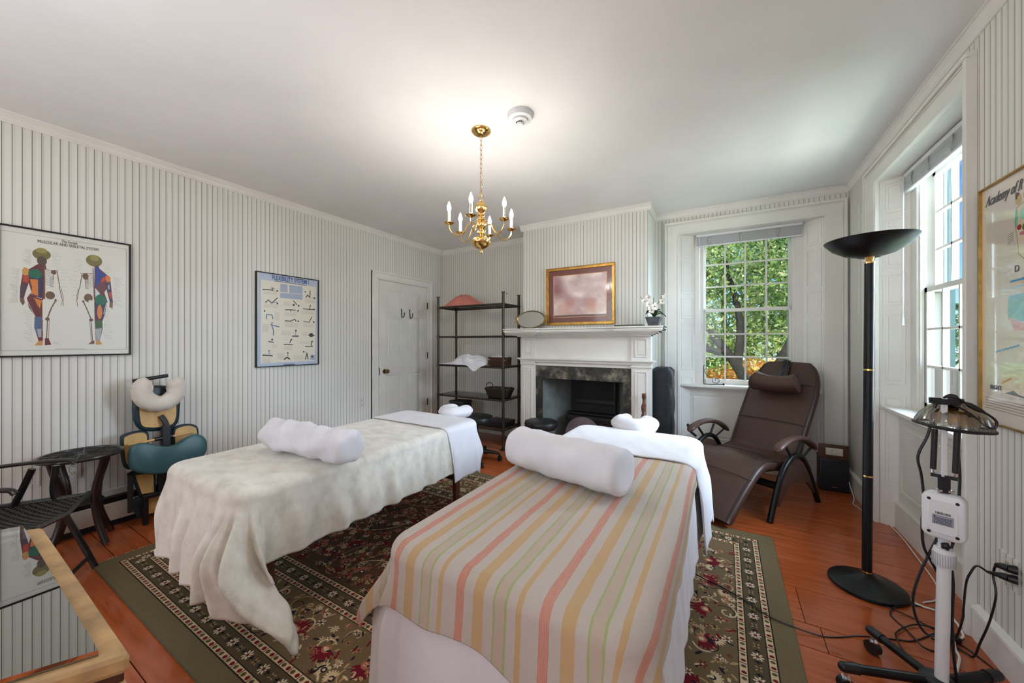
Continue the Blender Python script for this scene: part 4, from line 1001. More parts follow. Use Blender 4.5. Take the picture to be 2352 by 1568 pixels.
ANAT=[('p','dr',[(0.26,0.729),(0.199,0.681),(0.161,0.665),(0.141,0.533),(0.141,0.446),(0.175,0.492),(0.199,0.575),(0.218,0.503),(0.186,0.456),(0.199,0.384),(0.249,0.305),(0.238,0.223),(0.266,0.12),(0.296,0.12),(0.292,0.442),(0.308,0.465),(0.308,0.728)]),('p','dr',[(0.689,0.76),(0.736,0.746),(0.82,0.685),(0.847,0.463),(0.82,0.461),(0.79,0.575),(0.771,0.548),(0.798,0.468),(0.775,0.351),(0.755,0.293),(0.758,0.227),(0.732,0.12),(0.7,0.12),(0.69,0.323),(0.687,0.485)]),('e','h1',0.287,0.811,0.065,0.044),('e','h2',0.286,0.841,0.04,0.021),('e','h3',0.289,0.759,0.035,0.036),('p','mr',[(0.263,0.73),(0.314,0.736),(0.322,0.696),(0.199,0.67),(0.256,0.695)]),('e','tn',0.177,0.661,0.024,0.033),('p','nv',[(0.199,0.67),(0.276,0.69),(0.299,0.622),(0.289,0.464),(0.262,0.466),(0.263,0.611),(0.205,0.597)]),('e','gn',0.242,0.651,0.047,0.037),('p','rd',[(0.159,0.629),(0.199,0.637),(0.197,0.574),(0.18,0.554),(0.158,0.571)]),('p','pu',[(0.158,0.578),(0.196,0.574),(0.177,0.499),(0.164,0.444),(0.139,0.449),(0.141,0.533)]),('p','br',[(0.139,0.453),(0.167,0.455),(0.172,0.419),(0.159,0.395),(0.141,0.424)]),('p','or',[(0.206,0.605),(0.262,0.607),(0.263,0.475),(0.218,0.494),(0.221,0.544)]),('l','wh',5,[(0.206,0.498),(0.237,0.471),(0.289,0.458)]),('p','dr',[(0.187,0.456),(0.209,0.493),(0.292,0.442),(0.289,0.318),(0.249,0.311),(0.199,0.384)]),('p','or',[(0.227,0.463),(0.289,0.443),(0.275,0.377)]),('l','nv',4,[(0.211,0.473),(0.263,0.321)]),('l','gr',4,[(0.237,0.453),(0.283,0.329)]),('l','wh',3,[(0.189,0.435),(0.243,0.312)]),('p','bl',[(0.238,0.311),(0.29,0.314),(0.288,0.202),(0.264,0.148),(0.236,0.223)]),('p','gy',[(0.253,0.216),(0.286,0.217),(0.286,0.15),(0.266,0.15)]),('p','dr',[(0.265,0.15),(0.288,0.15),(0.293,0.118),(0.266,0.118)]),('p','tn',[(0.266,0.121),(0.296,0.121),(0.296,0.085),(0.238,0.085)]),('l','b',7,[(0.306,0.728),(0.308,0.623),(0.309,0.458)]),('l','b',5,[(0.309,0.694),(0.349,0.688),(0.4,0.698)]),('e','b',0.373,0.678,0.02,0.018),('l','b',6,[(0.397,0.69),(0.418,0.565)]),('l','b',5,[(0.414,0.565),(0.435,0.467)]),('l','b',3,[(0.425,0.566),(0.446,0.468)]),('l','b',4,[(0.442,0.467),(0.444,0.41)]),('l','b',3,[(0.439,0.463),(0.428,0.412)]),('e','b',0.348,0.489,0.034,0.032),('e','wh2',0.329,0.452,0.015,0.01),('l','b',9,[(0.39,0.454),(0.356,0.385),(0.329,0.305)]),('e','b',0.387,0.452,0.009,0.011),('e','b',0.328,0.297,0.016,0.014),('l','b',7,[(0.329,0.293),(0.322,0.135)]),('l','b',3,[(0.342,0.29),(0.336,0.135)]),('p','dr',[(0.31,0.143),(0.337,0.143),(0.356,0.09),(0.31,0.085)]),('l','b',2.6,[(0.309,0.683),(0.342,0.676),(0.373,0.66),(0.369,0.637),(0.342,0.646)]),('l','b',2.6,[(0.309,0.67),(0.342,0.662),(0.373,0.647),(0.369,0.628),(0.342,0.635)]),('l','b',2.6,[(0.309,0.657),(0.342,0.648),(0.373,0.634),(0.369,0.619),(0.342,0.623)]),('l','b',2.6,[(0.309,0.645),(0.342,0.635),(0.373,0.621),(0.369,0.61),(0.342,0.612)]),('l','b',2.6,[(0.309,0.632),(0.342,0.621),(0.373,0.608),(0.369,0.6),(0.342,0.601)]),('l','b',2.6,[(0.309,0.619),(0.342,0.608),(0.373,0.595),(0.369,0.591),(0.342,0.589)]),('l','b',2.6,[(0.309,0.606),(0.342,0.594),(0.373,0.583),(0.369,0.582),(0.342,0.578)]),('l','b',2.6,[(0.309,0.594),(0.342,0.58),(0.373,0.57),(0.369,0.573),(0.342,0.567)]),('l','b',2.6,[(0.309,0.581),(0.342,0.567),(0.373,0.557),(0.369,0.564),(0.342,0.555)]),('e','h1',0.686,0.813,0.067,0.05),('e','h2',0.689,0.837,0.035,0.025),('p','mr',[(0.693,0.773),(0.724,0.777),(0.724,0.74),(0.693,0.737)]),('l','b',7,[(0.677,0.751),(0.683,0.614),(0.687,0.485)]),('e','b',0.616,0.671,0.024,0.028),('l','b',5,[(0.579,0.69),(0.669,0.701)]),('l','b',6,[(0.589,0.684),(0.569,0.563)]),('l','b',5,[(0.566,0.563),(0.55,0.467)]),('l','b',3,[(0.559,0.559),(0.541,0.466)]),('l','b',4,[(0.547,0.467),(0.555,0.408)]),('e','b',0.639,0.489,0.035,0.036),('e','wh2',0.654,0.462,0.015,0.01),('e','b',0.598,0.456,0.01,0.011),('l','b',9,[(0.599,0.455),(0.631,0.385),(0.662,0.307)]),('e','b',0.662,0.302,0.018,0.012),('l','b',7,[(0.66,0.297),(0.673,0.12)]),('l','b',3,[(0.65,0.293),(0.662,0.12)]),('p','br',[(0.639,0.092),(0.669,0.124),(0.689,0.124),(0.689,0.096)]),('p','nv2',[(0.693,0.753),(0.724,0.765),(0.745,0.725),(0.799,0.7),(0.751,0.67),(0.728,0.614),(0.698,0.579)]),('e','or',0.799,0.669,0.026,0.03),('p','rd',[(0.751,0.67),(0.783,0.69),(0.783,0.632),(0.736,0.619)]),('p','mr',[(0.724,0.618),(0.791,0.657),(0.777,0.569),(0.739,0.533),(0.704,0.571)]),('p','wh',[(0.693,0.582),(0.737,0.533),(0.696,0.484)]),('p','nv',[(0.783,0.632),(0.82,0.642),(0.832,0.562),(0.844,0.463),(0.82,0.461),(0.799,0.559)]),('e','gy',0.809,0.597,0.008,0.023),('p','rd',[(0.807,0.551),(0.836,0.554),(0.842,0.496),(0.82,0.503)]),('p','br',[(0.818,0.465),(0.846,0.467),(0.842,0.408),(0.814,0.423)]),('p','nv',[(0.693,0.485),(0.743,0.526),(0.795,0.468),(0.775,0.351),(0.751,0.301),(0.698,0.323)]),('e','gn',0.739,0.479,0.047,0.047),('e','or',0.732,0.374,0.022,0.061),('l','wh',6,[(0.791,0.459),(0.767,0.359)]),('p','gr',[(0.7,0.299),(0.751,0.301),(0.757,0.235),(0.696,0.226)]),('p','gy',[(0.696,0.226),(0.755,0.235),(0.732,0.128),(0.704,0.128)]),('p','tn',[(0.7,0.128),(0.729,0.128),(0.757,0.091),(0.7,0.088)]),('l','b',2.6,[(0.677,0.702),(0.643,0.682),(0.613,0.655),(0.616,0.635),(0.643,0.658)]),('l','b',2.6,[(0.677,0.689),(0.643,0.669),(0.613,0.644),(0.616,0.627),(0.643,0.646)]),('l','b',2.6,[(0.677,0.675),(0.643,0.655),(0.613,0.633),(0.616,0.618),(0.643,0.634)]),('l','b',2.6,[(0.677,0.661),(0.643,0.641),(0.613,0.622),(0.616,0.609),(0.643,0.622)]),('l','b',2.6,[(0.677,0.647),(0.643,0.628),(0.613,0.61),(0.616,0.6),(0.643,0.61)]),('l','b',2.6,[(0.677,0.634),(0.643,0.614),(0.613,0.599),(0.616,0.592),(0.643,0.598)]),('l','b',2.6,[(0.677,0.62),(0.643,0.6),(0.613,0.588),(0.616,0.583),(0.643,0.586)]),('l','b',2.6,[(0.677,0.606),(0.643,0.587),(0.613,0.577),(0.616,0.574),(0.643,0.574)]),('l','b',2.6,[(0.677,0.592),(0.643,0.573),(0.613,0.566),(0.616,0.565),(0.643,0.562)]),('l','tx',1.4,[(0.18,0.835),(0.215,0.833)]),('l','tx',1.4,[(0.169,0.826),(0.215,0.825)]),('l','tx',1.4,[(0.175,0.819),(0.215,0.818)]),('l','tx',1.4,[(0.166,0.81),(0.215,0.81)]),('l','tx',1.4,[(0.166,0.803),(0.215,0.803)]),('l','tx',1.4,[(0.187,0.798),(0.215,0.795)]),('l','tx',1.4,[(0.189,0.791),(0.215,0.787)]),('l','tx',1.4,[(0.158,0.779),(0.215,0.78)]),('l','tx',1.4,[(0.179,0.775),(0.215,0.772)]),('l','tx',1.4,[(0.18,0.767),(0.215,0.765)]),('l','tx',1.4,[(0.152,0.756),(0.215,0.757)]),('l','tx',1.4,[(0.171,0.751),(0.215,0.75)]),('l','tx',1.4,[(0.158,0.742),(0.215,0.742)]),('l','tx',1.4,[(0.171,0.736),(0.215,0.734)]),('l','tx',1.4,[(0.165,0.728),(0.215,0.727)]),('l','tx',1.4,[(0.184,0.722),(0.215,0.719)]),('l','tx',1.4,[(0.089,0.674),(0.136,0.673)]),('l','tx',1.4,[(0.08,0.664),(0.136,0.663)]),('l','tx',1.4,[(0.093,0.655),(0.136,0.653)]),('l','tx',1.4,[(0.085,0.645),(0.136,0.644)]),('l','tx',1.4,[(0.087,0.636),(0.136,0.634)]),('l','tx',1.4,[(0.109,0.629),(0.136,0.624)]),('l','tx',1.4,[(0.084,0.616),(0.136,0.615)]),('l','tx',1.4,[(0.09,0.607),(0.136,0.605)]),('l','tx',1.4,[(0.101,0.599),(0.136,0.595)]),('l','tx',1.4,[(0.111,0.59),(0.136,0.586)]),('l','tx',1.4,[(0.08,0.578),(0.136,0.576)]),('l','tx',1.4,[(0.094,0.57),(0.136,0.567)]),('l','tx',1.4,[(0.076,0.558),(0.127,0.556)]),('l','tx',1.4,[(0.071,0.552),(0.127,0.55)]),('l','tx',1.4,[(0.077,0.547),(0.127,0.544)]),('l','tx',1.4,[(0.069,0.54),(0.127,0.539)]),('l','tx',1.4,[(0.088,0.536),(0.127,0.533)]),('l','tx',1.4,[(0.073,0.529),(0.127,0.527)]),('l','tx',1.4,[(0.086,0.525),(0.127,0.521)]),('l','tx',1.4,[(0.069,0.517),(0.127,0.515)]),('l','tx',1.4,[(0.071,0.512),(0.127,0.509)]),('l','tx',1.4,[(0.099,0.508),(0.127,0.504)]),('l','tx',1.4,[(0.098,0.502),(0.127,0.498)]),('l','tx',1.4,[(0.095,0.496),(0.127,0.492)]),('l','tx',1.4,[(0.068,0.488),(0.127,0.486)]),('l','tx',1.4,[(0.087,0.484),(0.127,0.48)]),('l','tx',1.4,[(0.08,0.478),(0.127,0.474)]),('l','tx',1.4,[(0.092,0.473),(0.127,0.469)]),('l','tx',1.4,[(0.084,0.467),(0.127,0.463)]),('l','tx',1.4,[(0.088,0.461),(0.127,0.457)]),('l','tx',1.4,[(0.09,0.455),(0.127,0.451)]),('l','tx',1.4,[(0.081,0.449),(0.127,0.445)]),('l','tx',1.4,[(0.081,0.443),(0.127,0.439)]),('l','tx',1.4,[(0.07,0.437),(0.127,0.434)]),('l','tx',1.4,[(0.078,0.432),(0.127,0.428)]),('l','tx',1.4,[(0.069,0.425),(0.127,0.422)]),('l','tx',1.4,[(0.071,0.42),(0.127,0.416)]),('l','tx',1.4,[(0.067,0.413),(0.127,0.41)]),('l','tx',1.4,[(0.173,0.389),(0.224,0.385)]),('l','tx',1.4,[(0.193,0.374),(0.224,0.368)]),('l','tx',1.4,[(0.166,0.357),(0.224,0.352)]),('l','tx',1.4,[(0.162,0.34),(0.224,0.336)]),('l','tx',1.4,[(0.165,0.325),(0.224,0.32)]),('l','tx',1.4,[(0.177,0.309),(0.224,0.304)]),('l','tx',1.4,[(0.172,0.293),(0.224,0.288)]),('l','tx',1.4,[(0.191,0.278),(0.224,0.271)]),('l','tx',1.4,[(0.167,0.261),(0.224,0.255)]),('l','tx',1.4,[(0.177,0.245),(0.224,0.239)]),('l','tx',1.4,[(0.188,0.229),(0.224,0.223)]),('l','tx',1.4,[(0.196,0.213),(0.224,0.207)]),('l','tx',1.4,[(0.166,0.197),(0.224,0.19)]),('l','tx',1.4,[(0.161,0.181),(0.224,0.174)]),('l','tx',1.4,[(0.195,0.165),(0.224,0.158)]),('l','tx',1.4,[(0.168,0.149),(0.224,0.142)]),('l','tx',1.4,[(0.183,0.133),(0.224,0.126)]),('l','tx',1.4,[(0.193,0.117),(0.224,0.11)]),('l','tx',1.4,[(0.366,0.837),(0.406,0.835)]),('l','tx',1.4,[(0.366,0.823),(0.425,0.824)]),('l','tx',1.4,[(0.366,0.808),(0.43,0.81)]),('l','tx',1.4,[(0.366,0.794),(0.395,0.791)]),('l','tx',1.4,[(0.366,0.78),(0.419,0.779)]),('l','tx',1.4,[(0.366,0.765),(0.395,0.762)]),('l','tx',1.4,[(0.366,0.751),(0.423,0.751)]),('l','tx',1.4,[(0.366,0.737),(0.407,0.734)]),('l','tx',1.4,[(0.366,0.722),(0.43,0.723)]),('l','tx',1.4,[(0.425,0.707),(0.494,0.708)]),('l','tx',1.4,[(0.425,0.68),(0.474,0.677)]),('l','tx',1.4,[(0.425,0.652),(0.495,0.652)]),('l','tx',1.4,[(0.425,0.624),(0.466,0.62)]),('l','tx',1.4,[(0.425,0.596),(0.456,0.591)]),('l','tx',1.4,[(0.425,0.568),(0.478,0.565)]),('l','tx',1.4,[(0.425,0.54),(0.454,0.535)]),('l','tx',1.4,[(0.425,0.512),(0.461,0.508)]),('l','tx',1.4,[(0.543,0.796),(0.59,0.795)]),('l','tx',1.4,[(0.534,0.772),(0.59,0.772)]),('l','tx',1.4,[(0.554,0.752),(0.59,0.749)]),('l','tx',1.4,[(0.559,0.73),(0.59,0.726)]),('l','tx',1.4,[(0.523,0.703),(0.59,0.703)]),('l','tx',1.4,[(0.518,0.664),(0.561,0.661)]),('l','tx',1.4,[(0.49,0.63),(0.561,0.629)]),('l','tx',1.4,[(0.492,0.599),(0.561,0.597)]),('l','tx',1.4,[(0.515,0.57),(0.561,0.566)]),('l','tx',1.4,[(0.511,0.538),(0.561,0.534)]),('l','tx',1.4,[(0.509,0.506),(0.561,0.503)]),('l','tx',1.4,[(0.767,0.786),(0.831,0.786)]),('l','tx',1.4,[(0.767,0.766),(0.828,0.765)]),('l','tx',1.4,[(0.767,0.747),(0.827,0.745)]),('l','tx',1.4,[(0.767,0.727),(0.83,0.726)]),('l','tx',1.4,[(0.852,0.684),(0.933,0.684)]),('l','tx',1.4,[(0.852,0.674),(0.911,0.672)]),('l','tx',1.4,[(0.852,0.664),(0.907,0.662)]),('l','tx',1.4,[(0.852,0.655),(0.922,0.653)]),('l','tx',1.4,[(0.852,0.645),(0.897,0.641)]),('l','tx',1.4,[(0.852,0.636),(0.901,0.632)]),('l','tx',1.4,[(0.852,0.626),(0.935,0.625)]),('l','tx',1.4,[(0.852,0.616),(0.912,0.613)]),('l','tx',1.4,[(0.852,0.607),(0.913,0.604)]),('l','tx',1.4,[(0.852,0.597),(0.886,0.592)]),('l','tx',1.4,[(0.852,0.587),(0.906,0.584)]),('l','tx',1.4,[(0.852,0.578),(0.915,0.575)]),('l','tx',1.4,[(0.852,0.568),(0.886,0.563)]),('l','tx',1.4,[(0.852,0.558),(0.916,0.555)]),('l','tx',1.4,[(0.852,0.549),(0.917,0.546)]),('l','tx',1.4,[(0.852,0.539),(0.888,0.534)]),('l','tx',1.4,[(0.852,0.529),(0.917,0.526)]),('l','tx',1.4,[(0.852,0.52),(0.909,0.516)]),('l','tx',1.4,[(0.852,0.51),(0.92,0.507)]),('l','tx',1.4,[(0.852,0.501),(0.903,0.496)]),('l','tx',1.4,[(0.852,0.491),(0.921,0.487)]),('l','tx',1.4,[(0.852,0.481),(0.923,0.478)]),('l','tx',1.4,[(0.852,0.472),(0.887,0.465)]),('l','tx',1.4,[(0.852,0.462),(0.888,0.456)]),('l','tx',1.4,[(0.852,0.452),(0.919,0.448)]),('l','tx',1.4,[(0.852,0.443),(0.934,0.439)]),('l','tx',1.4,[(0.767,0.403),(0.811,0.397)]),('l','tx',1.4,[(0.767,0.384),(0.821,0.378)]),('l','tx',1.4,[(0.767,0.365),(0.828,0.359)]),('l','tx',1.4,[(0.767,0.345),(0.815,0.339)]),('l','tx',1.4,[(0.767,0.326),(0.817,0.319)]),('l','tx',1.4,[(0.767,0.306),(0.814,0.3)]),('l','tx',1.4,[(0.767,0.287),(0.817,0.28)]),('l','tx',1.4,[(0.767,0.268),(0.828,0.261)]),('l','tx',1.4,[(0.767,0.248),(0.814,0.241)]),('l','tx',1.4,[(0.767,0.229),(0.818,0.222)]),('l','tx',1.4,[(0.767,0.209),(0.837,0.202)]),('l','tx',1.4,[(0.767,0.19),(0.801,0.182)]),('l','tx',1.4,[(0.767,0.171),(0.827,0.163)]),('l','tx',1.4,[(0.767,0.151),(0.835,0.143)]),('l','tx',1.4,[(0.369,0.115),(0.41,0.108)]),('l','tx',1.4,[(0.369,0.108),(0.406,0.1)]),('l','tx',1.4,[(0.369,0.1),(0.43,0.092)])]
FLEX=[('p','lb',[(0.036,0.995),(1.003,0.994),(0.999,0.92),(0.068,0.922),(0.065,0.037),(0.948,0.04),(0.967,-0.009),(0.007,0.002)]),('p','lb',[(0.036,0.995),(0.068,0.922),(0.046,0.016),(0.007,0.002)]),('p','lb',[(0.967,0.926),(1.003,0.994),(0.974,-0.009),(0.942,0.036)]),('p','gb',[(0.357,0.903),(0.471,0.905),(0.471,0.816),(0.351,0.814)]),('p','gb',[(0.498,0.903),(0.722,0.904),(0.722,0.82),(0.498,0.814)]),('p','gb',[(0.351,0.804),(0.722,0.814),(0.722,0.75),(0.351,0.748)]),('l','k2',7,[(0.272,0.926),(0.521,0.925),(0.782,0.921)]),('l','k',13.0,[(0.095,0.818),(0.17,0.822),(0.246,0.823)]),('l','k',8.7,[(0.246,0.823),(0.221,0.848),(0.262,0.841)]),('l','gy',5.8,[(0.246,0.823),(0.304,0.82)]),('e','k',0.309,0.82,0.013,0.009),('l','r',2.2,[(0.105,0.796),(0.304,0.806)]),('l','t',2.2,[(0.105,0.786),(0.299,0.795)]),('l','t',2.2,[(0.105,0.78),(0.3,0.789)]),('l','t',2.2,[(0.105,0.773),(0.295,0.782)]),('l','k',11.6,[(0.134,0.683),(0.175,0.713),(0.226,0.681),(0.309,0.743)]),('e','k',0.309,0.684,0.013,0.01),('l','bl',7.2,[(0.241,0.686),(0.304,0.701)]),('l','r',2.2,[(0.115,0.663),(0.325,0.67)]),('l','t',2.2,[(0.115,0.653),(0.31,0.658)]),('l','t',2.2,[(0.115,0.646),(0.323,0.652)]),('l','t',2.2,[(0.115,0.639),(0.318,0.645)]),('l','t',2.2,[(0.115,0.633),(0.318,0.638)]),('l','k',11.6,[(0.782,0.784),(0.812,0.814),(0.849,0.785),(0.855,0.863)]),('l','gy',5.8,[(0.855,0.785),(0.923,0.786)]),('e','k',0.933,0.786,0.015,0.01),('e','k',0.77,0.848,0.012,0.008),('l','r',2.2,[(0.77,0.765),(0.942,0.77)]),('l','t',2.2,[(0.77,0.753),(0.921,0.757)]),('l','t',2.2,[(0.77,0.746),(0.931,0.75)]),('l','t',2.2,[(0.77,0.739),(0.92,0.742)]),('l','t',2.2,[(0.77,0.731),(0.938,0.736)]),('l','t',2.2,[(0.77,0.724),(0.933,0.728)]),('l','k',11.6,[(0.566,0.729),(0.623,0.69)]),('e','k',0.571,0.683,0.019,0.012),('e','k',0.655,0.678,0.014,0.01),('l','r',2.2,[(0.405,0.706),(0.543,0.708)]),('l','t',2.2,[(0.405,0.695),(0.528,0.696)]),('l','t',2.2,[(0.405,0.688),(0.523,0.689)]),('l','t',2.2,[(0.405,0.681),(0.533,0.683)]),('l','t',2.2,[(0.405,0.674),(0.538,0.676)]),('l','t',2.2,[(0.405,0.667),(0.54,0.669)]),('l','r',2.2,[(0.704,0.631),(0.923,0.635)]),('l','t',2.2,[(0.704,0.619),(0.91,0.623)]),('l','t',2.2,[(0.704,0.612),(0.918,0.616)]),('l','t',2.2,[(0.704,0.605),(0.903,0.608)]),('l','t',2.2,[(0.704,0.598),(0.902,0.6)]),('l','t',2.2,[(0.704,0.591),(0.919,0.594)]),('l','k',11.6,[(0.438,0.621),(0.521,0.625),(0.6,0.625)]),('l','k',8.7,[(0.521,0.621),(0.526,0.606)]),('e','k',0.644,0.621,0.014,0.01),('l','r',2.2,[(0.421,0.595),(0.634,0.598)]),('l','t',2.2,[(0.421,0.584),(0.628,0.587)]),('l','t',2.2,[(0.421,0.577),(0.616,0.579)]),('l','t',2.2,[(0.421,0.57),(0.62,0.573)]),('l','t',2.2,[(0.421,0.563),(0.616,0.565)]),('l','t',2.2,[(0.421,0.556),(0.626,0.559)]),('l','k',10.2,[(0.734,0.648),(0.837,0.645),(0.911,0.649)]),('l','k',10.2,[(0.843,0.646),(0.861,0.696)]),('e','k',0.926,0.65,0.015,0.01),('l','bl',11.6,[(0.145,0.51),(0.15,0.558),(0.231,0.554),(0.241,0.514)]),('e','k',0.12,0.593,0.011,0.009),('l','r',2.2,[(0.272,0.586),(0.351,0.584)]),('l','t',2.2,[(0.272,0.576),(0.349,0.573)]),('l','t',2.2,[(0.272,0.569),(0.345,0.566)]),('l','t',2.2,[(0.272,0.562),(0.334,0.559)]),('l','t',2.2,[(0.272,0.555),(0.346,0.552)]),('l','t',2.2,[(0.272,0.548),(0.344,0.545)]),('l','t',2.2,[(0.272,0.542),(0.342,0.539)]),('l','t',2.2,[(0.272,0.535),(0.342,0.532)]),('l','t',2.2,[(0.272,0.528),(0.343,0.525)]),('l','t',2.2,[(0.272,0.521),(0.332,0.518)]),('l','t',2.2,[(0.272,0.515),(0.348,0.511)]),('l','t',2.2,[(0.272,0.508),(0.351,0.505)]),('l','k',11.6,[(0.432,0.498),(0.521,0.497),(0.588,0.522),(0.611,0.5)]),('e','k',0.646,0.501,0.014,0.009),('l','r',2.2,[(0.427,0.478),(0.669,0.479)]),('l','t',2.2,[(0.427,0.467),(0.647,0.467)]),('l','t',2.2,[(0.427,0.46),(0.649,0.46)]),('l','t',2.2,[(0.427,0.454),(0.646,0.453)]),('l','t',2.2,[(0.427,0.447),(0.659,0.446)]),('l','t',2.2,[(0.427,0.44),(0.647,0.439)]),('l','t',2.2,[(0.427,0.433),(0.648,0.432)]),('l','k',10.2,[(0.74,0.5),(0.837,0.495),(0.886,0.558)]),('e','k',0.921,0.5,0.015,0.01),('l','r',2.2,[(0.74,0.476),(0.911,0.474)]),('l','t',2.2,[(0.74,0.464),(0.905,0.462)]),('l','t',2.2,[(0.74,0.457),(0.892,0.455)]),('l','t',2.2,[(0.74,0.45),(0.89,0.447)]),('l','t',2.2,[(0.74,0.443),(0.894,0.44)]),('l','bl',13.0,[(0.21,0.449),(0.335,0.43)]),('l','bl',13.0,[(0.226,0.442),(0.251,0.39),(0.249,0.338)]),('e','k',0.229,0.468,0.01,0.008),('l','t',2.2,[(0.085,0.45),(0.179,0.447)]),('l','t',2.2,[(0.085,0.444),(0.184,0.44)]),('l','t',2.2,[(0.085,0.437),(0.183,0.434)]),('l','t',2.2,[(0.085,0.43),(0.185,0.427)]),('l','t',2.2,[(0.085,0.424),(0.189,0.42)]),('l','t',2.2,[(0.085,0.417),(0.178,0.413)]),('l','t',2.2,[(0.085,0.411),(0.184,0.407)]),('l','t',2.2,[(0.085,0.404),(0.174,0.4)]),('l','t',2.2,[(0.085,0.397),(0.189,0.394)]),('l','t',2.2,[(0.085,0.391),(0.172,0.387)]),('l','t',2.2,[(0.085,0.384),(0.176,0.38)]),('l','t',2.2,[(0.085,0.378),(0.171,0.373)]),('l','t',2.2,[(0.085,0.371),(0.172,0.367)]),('l','gy',15.9,[(0.606,0.381),(0.6,0.342)]),('e','k',0.608,0.393,0.014,0.01),('l','k',15.9,[(0.554,0.329),(0.646,0.33)]),('l','r',2.2,[(0.373,0.387),(0.532,0.383)]),('l','t',2.2,[(0.373,0.376),(0.512,0.372)]),('l','t',2.2,[(0.373,0.369),(0.519,0.365)]),('l','t',2.2,[(0.373,0.362),(0.532,0.358)]),('l','t',2.2,[(0.373,0.355),(0.515,0.351)]),('l','t',2.2,[(0.373,0.348),(0.528,0.344)]),('l','t',2.2,[(0.373,0.342),(0.525,0.337)]),('e','k',0.873,0.345,0.038,0.024),('l','k',14.5,[(0.83,0.344),(0.926,0.341)]),('l','r',2.2,[(0.71,0.38),(0.824,0.376)]),('l','t',2.2,[(0.71,0.369),(0.808,0.364)]),('l','t',2.2,[(0.71,0.362),(0.812,0.357)]),('l','t',2.2,[(0.71,0.355),(0.814,0.35)]),('l','t',2.2,[(0.71,0.348),(0.802,0.342)]),('l','t',2.2,[(0.71,0.341),(0.809,0.335)]),('l','k2',13.0,[(0.18,0.267),(0.251,0.259)]),('e','k',0.231,0.289,0.014,0.011),('l','r',2.2,[(0.221,0.237),(0.314,0.231)]),('l','t',2.2,[(0.221,0.227),(0.307,0.22)]),('l','t',2.2,[(0.221,0.22),(0.309,0.213)]),('l','t',2.2,[(0.221,0.213),(0.296,0.206)]),('l','t',2.2,[(0.221,0.206),(0.304,0.2)]),('l','k',11.6,[(0.416,0.236),(0.549,0.232)]),('l','k',11.6,[(0.509,0.255),(0.532,0.29)]),('e','k',0.532,0.29,0.013,0.01),('l','r',2.2,[(0.41,0.215),(0.554,0.207)]),('l','t',2.2,[(0.41,0.204),(0.537,0.197)]),('l','t',2.2,[(0.41,0.197),(0.546,0.189)]),('l','t',2.2,[(0.41,0.19),(0.55,0.182)]),('l','t',2.2,[(0.41,0.183),(0.542,0.175)]),('l','k',11.6,[(0.77,0.21),(0.898,0.21)]),('l','k',13.0,[(0.88,0.222),(0.886,0.267)]),('e','k',0.888,0.269,0.015,0.009),('l','r',2.2,[(0.669,0.267),(0.855,0.26)]),('l','t',2.2,[(0.669,0.256),(0.835,0.249)]),('l','t',2.2,[(0.669,0.249),(0.851,0.242)]),('l','k',17.4,[(0.095,0.124),(0.231,0.115)]),('e','k',0.185,0.168,0.012,0.009),('l','gy',23.2,[(0.19,0.137),(0.185,0.159)]),('l','r',2.2,[(0.09,0.101),(0.226,0.091)]),('l','t',2.2,[(0.09,0.091),(0.209,0.081)]),('l','t',2.2,[(0.09,0.084),(0.207,0.075)]),('l','t',2.2,[(0.09,0.077),(0.209,0.068)]),('l','t',2.2,[(0.09,0.071),(0.209,0.061)]),('l','t',2.2,[(0.09,0.064),(0.226,0.054)]),('l','t',2.2,[(0.09,0.058),(0.213,0.048)]),('l','t',2.2,[(0.09,0.051),(0.208,0.041)]),('l','t',2.2,[(0.09,0.045),(0.225,0.034)]),('l','k',17.4,[(0.421,0.071),(0.46,0.093),(0.504,0.073)]),('e','k',0.474,0.141,0.013,0.009),('l','gy',17.4,[(0.476,0.1),(0.476,0.131)]),('l','r',2.2,[(0.304,0.144),(0.427,0.135)]),('l','t',2.2,[(0.304,0.133),(0.421,0.125)]),('l','t',2.2,[(0.304,0.126),(0.421,0.118)]),('l','t',2.2,[(0.304,0.12),(0.415,0.111)]),('l','t',2.2,[(0.304,0.113),(0.418,0.104)]),('l','t',2.2,[(0.304,0.106),(0.416,0.097)]),('l','t',2.2,[(0.304,0.099),(0.41,0.091)]),('l','t',2.2,[(0.304,0.092),(0.427,0.083)]),('l','t',2.2,[(0.304,0.086),(0.426,0.076)]),('l','t',2.2,[(0.304,0.079),(0.424,0.069)]),('l','k',13.0,[(0.77,0.065),(0.8,0.133),(0.818,0.064)]),('e','k',0.74,0.15,0.014,0.01),('l','gy',13.0,[(0.752,0.15),(0.8,0.137)]),('l','r',2.2,[(0.566,0.109),(0.74,0.098)]),('l','t',2.2,[(0.566,0.098),(0.737,0.087)]),('l','t',2.2,[(0.566,0.091),(0.738,0.08)]),('l','t',2.2,[(0.566,0.083),(0.717,0.073)]),('l','t',2.2,[(0.566,0.076),(0.72,0.066)]),('l','t',2.2,[(0.566,0.069),(0.738,0.058)]),('p','gb',[(0.859,0.112),(0.948,0.112),(0.946,0.048),(0.856,0.055)]),('e','k',0.892,0.091,0.017,0.011),('p','gb',[(0.4,0.024),(0.594,0.023),(0.6,-0.001),(0.394,0.003)]),('l','k2',9,[(0.416,0.011),(0.577,0.01)])]
p = Paint(900, 1240, (214, 213, 204)); render_items(p, ANAT, .95)
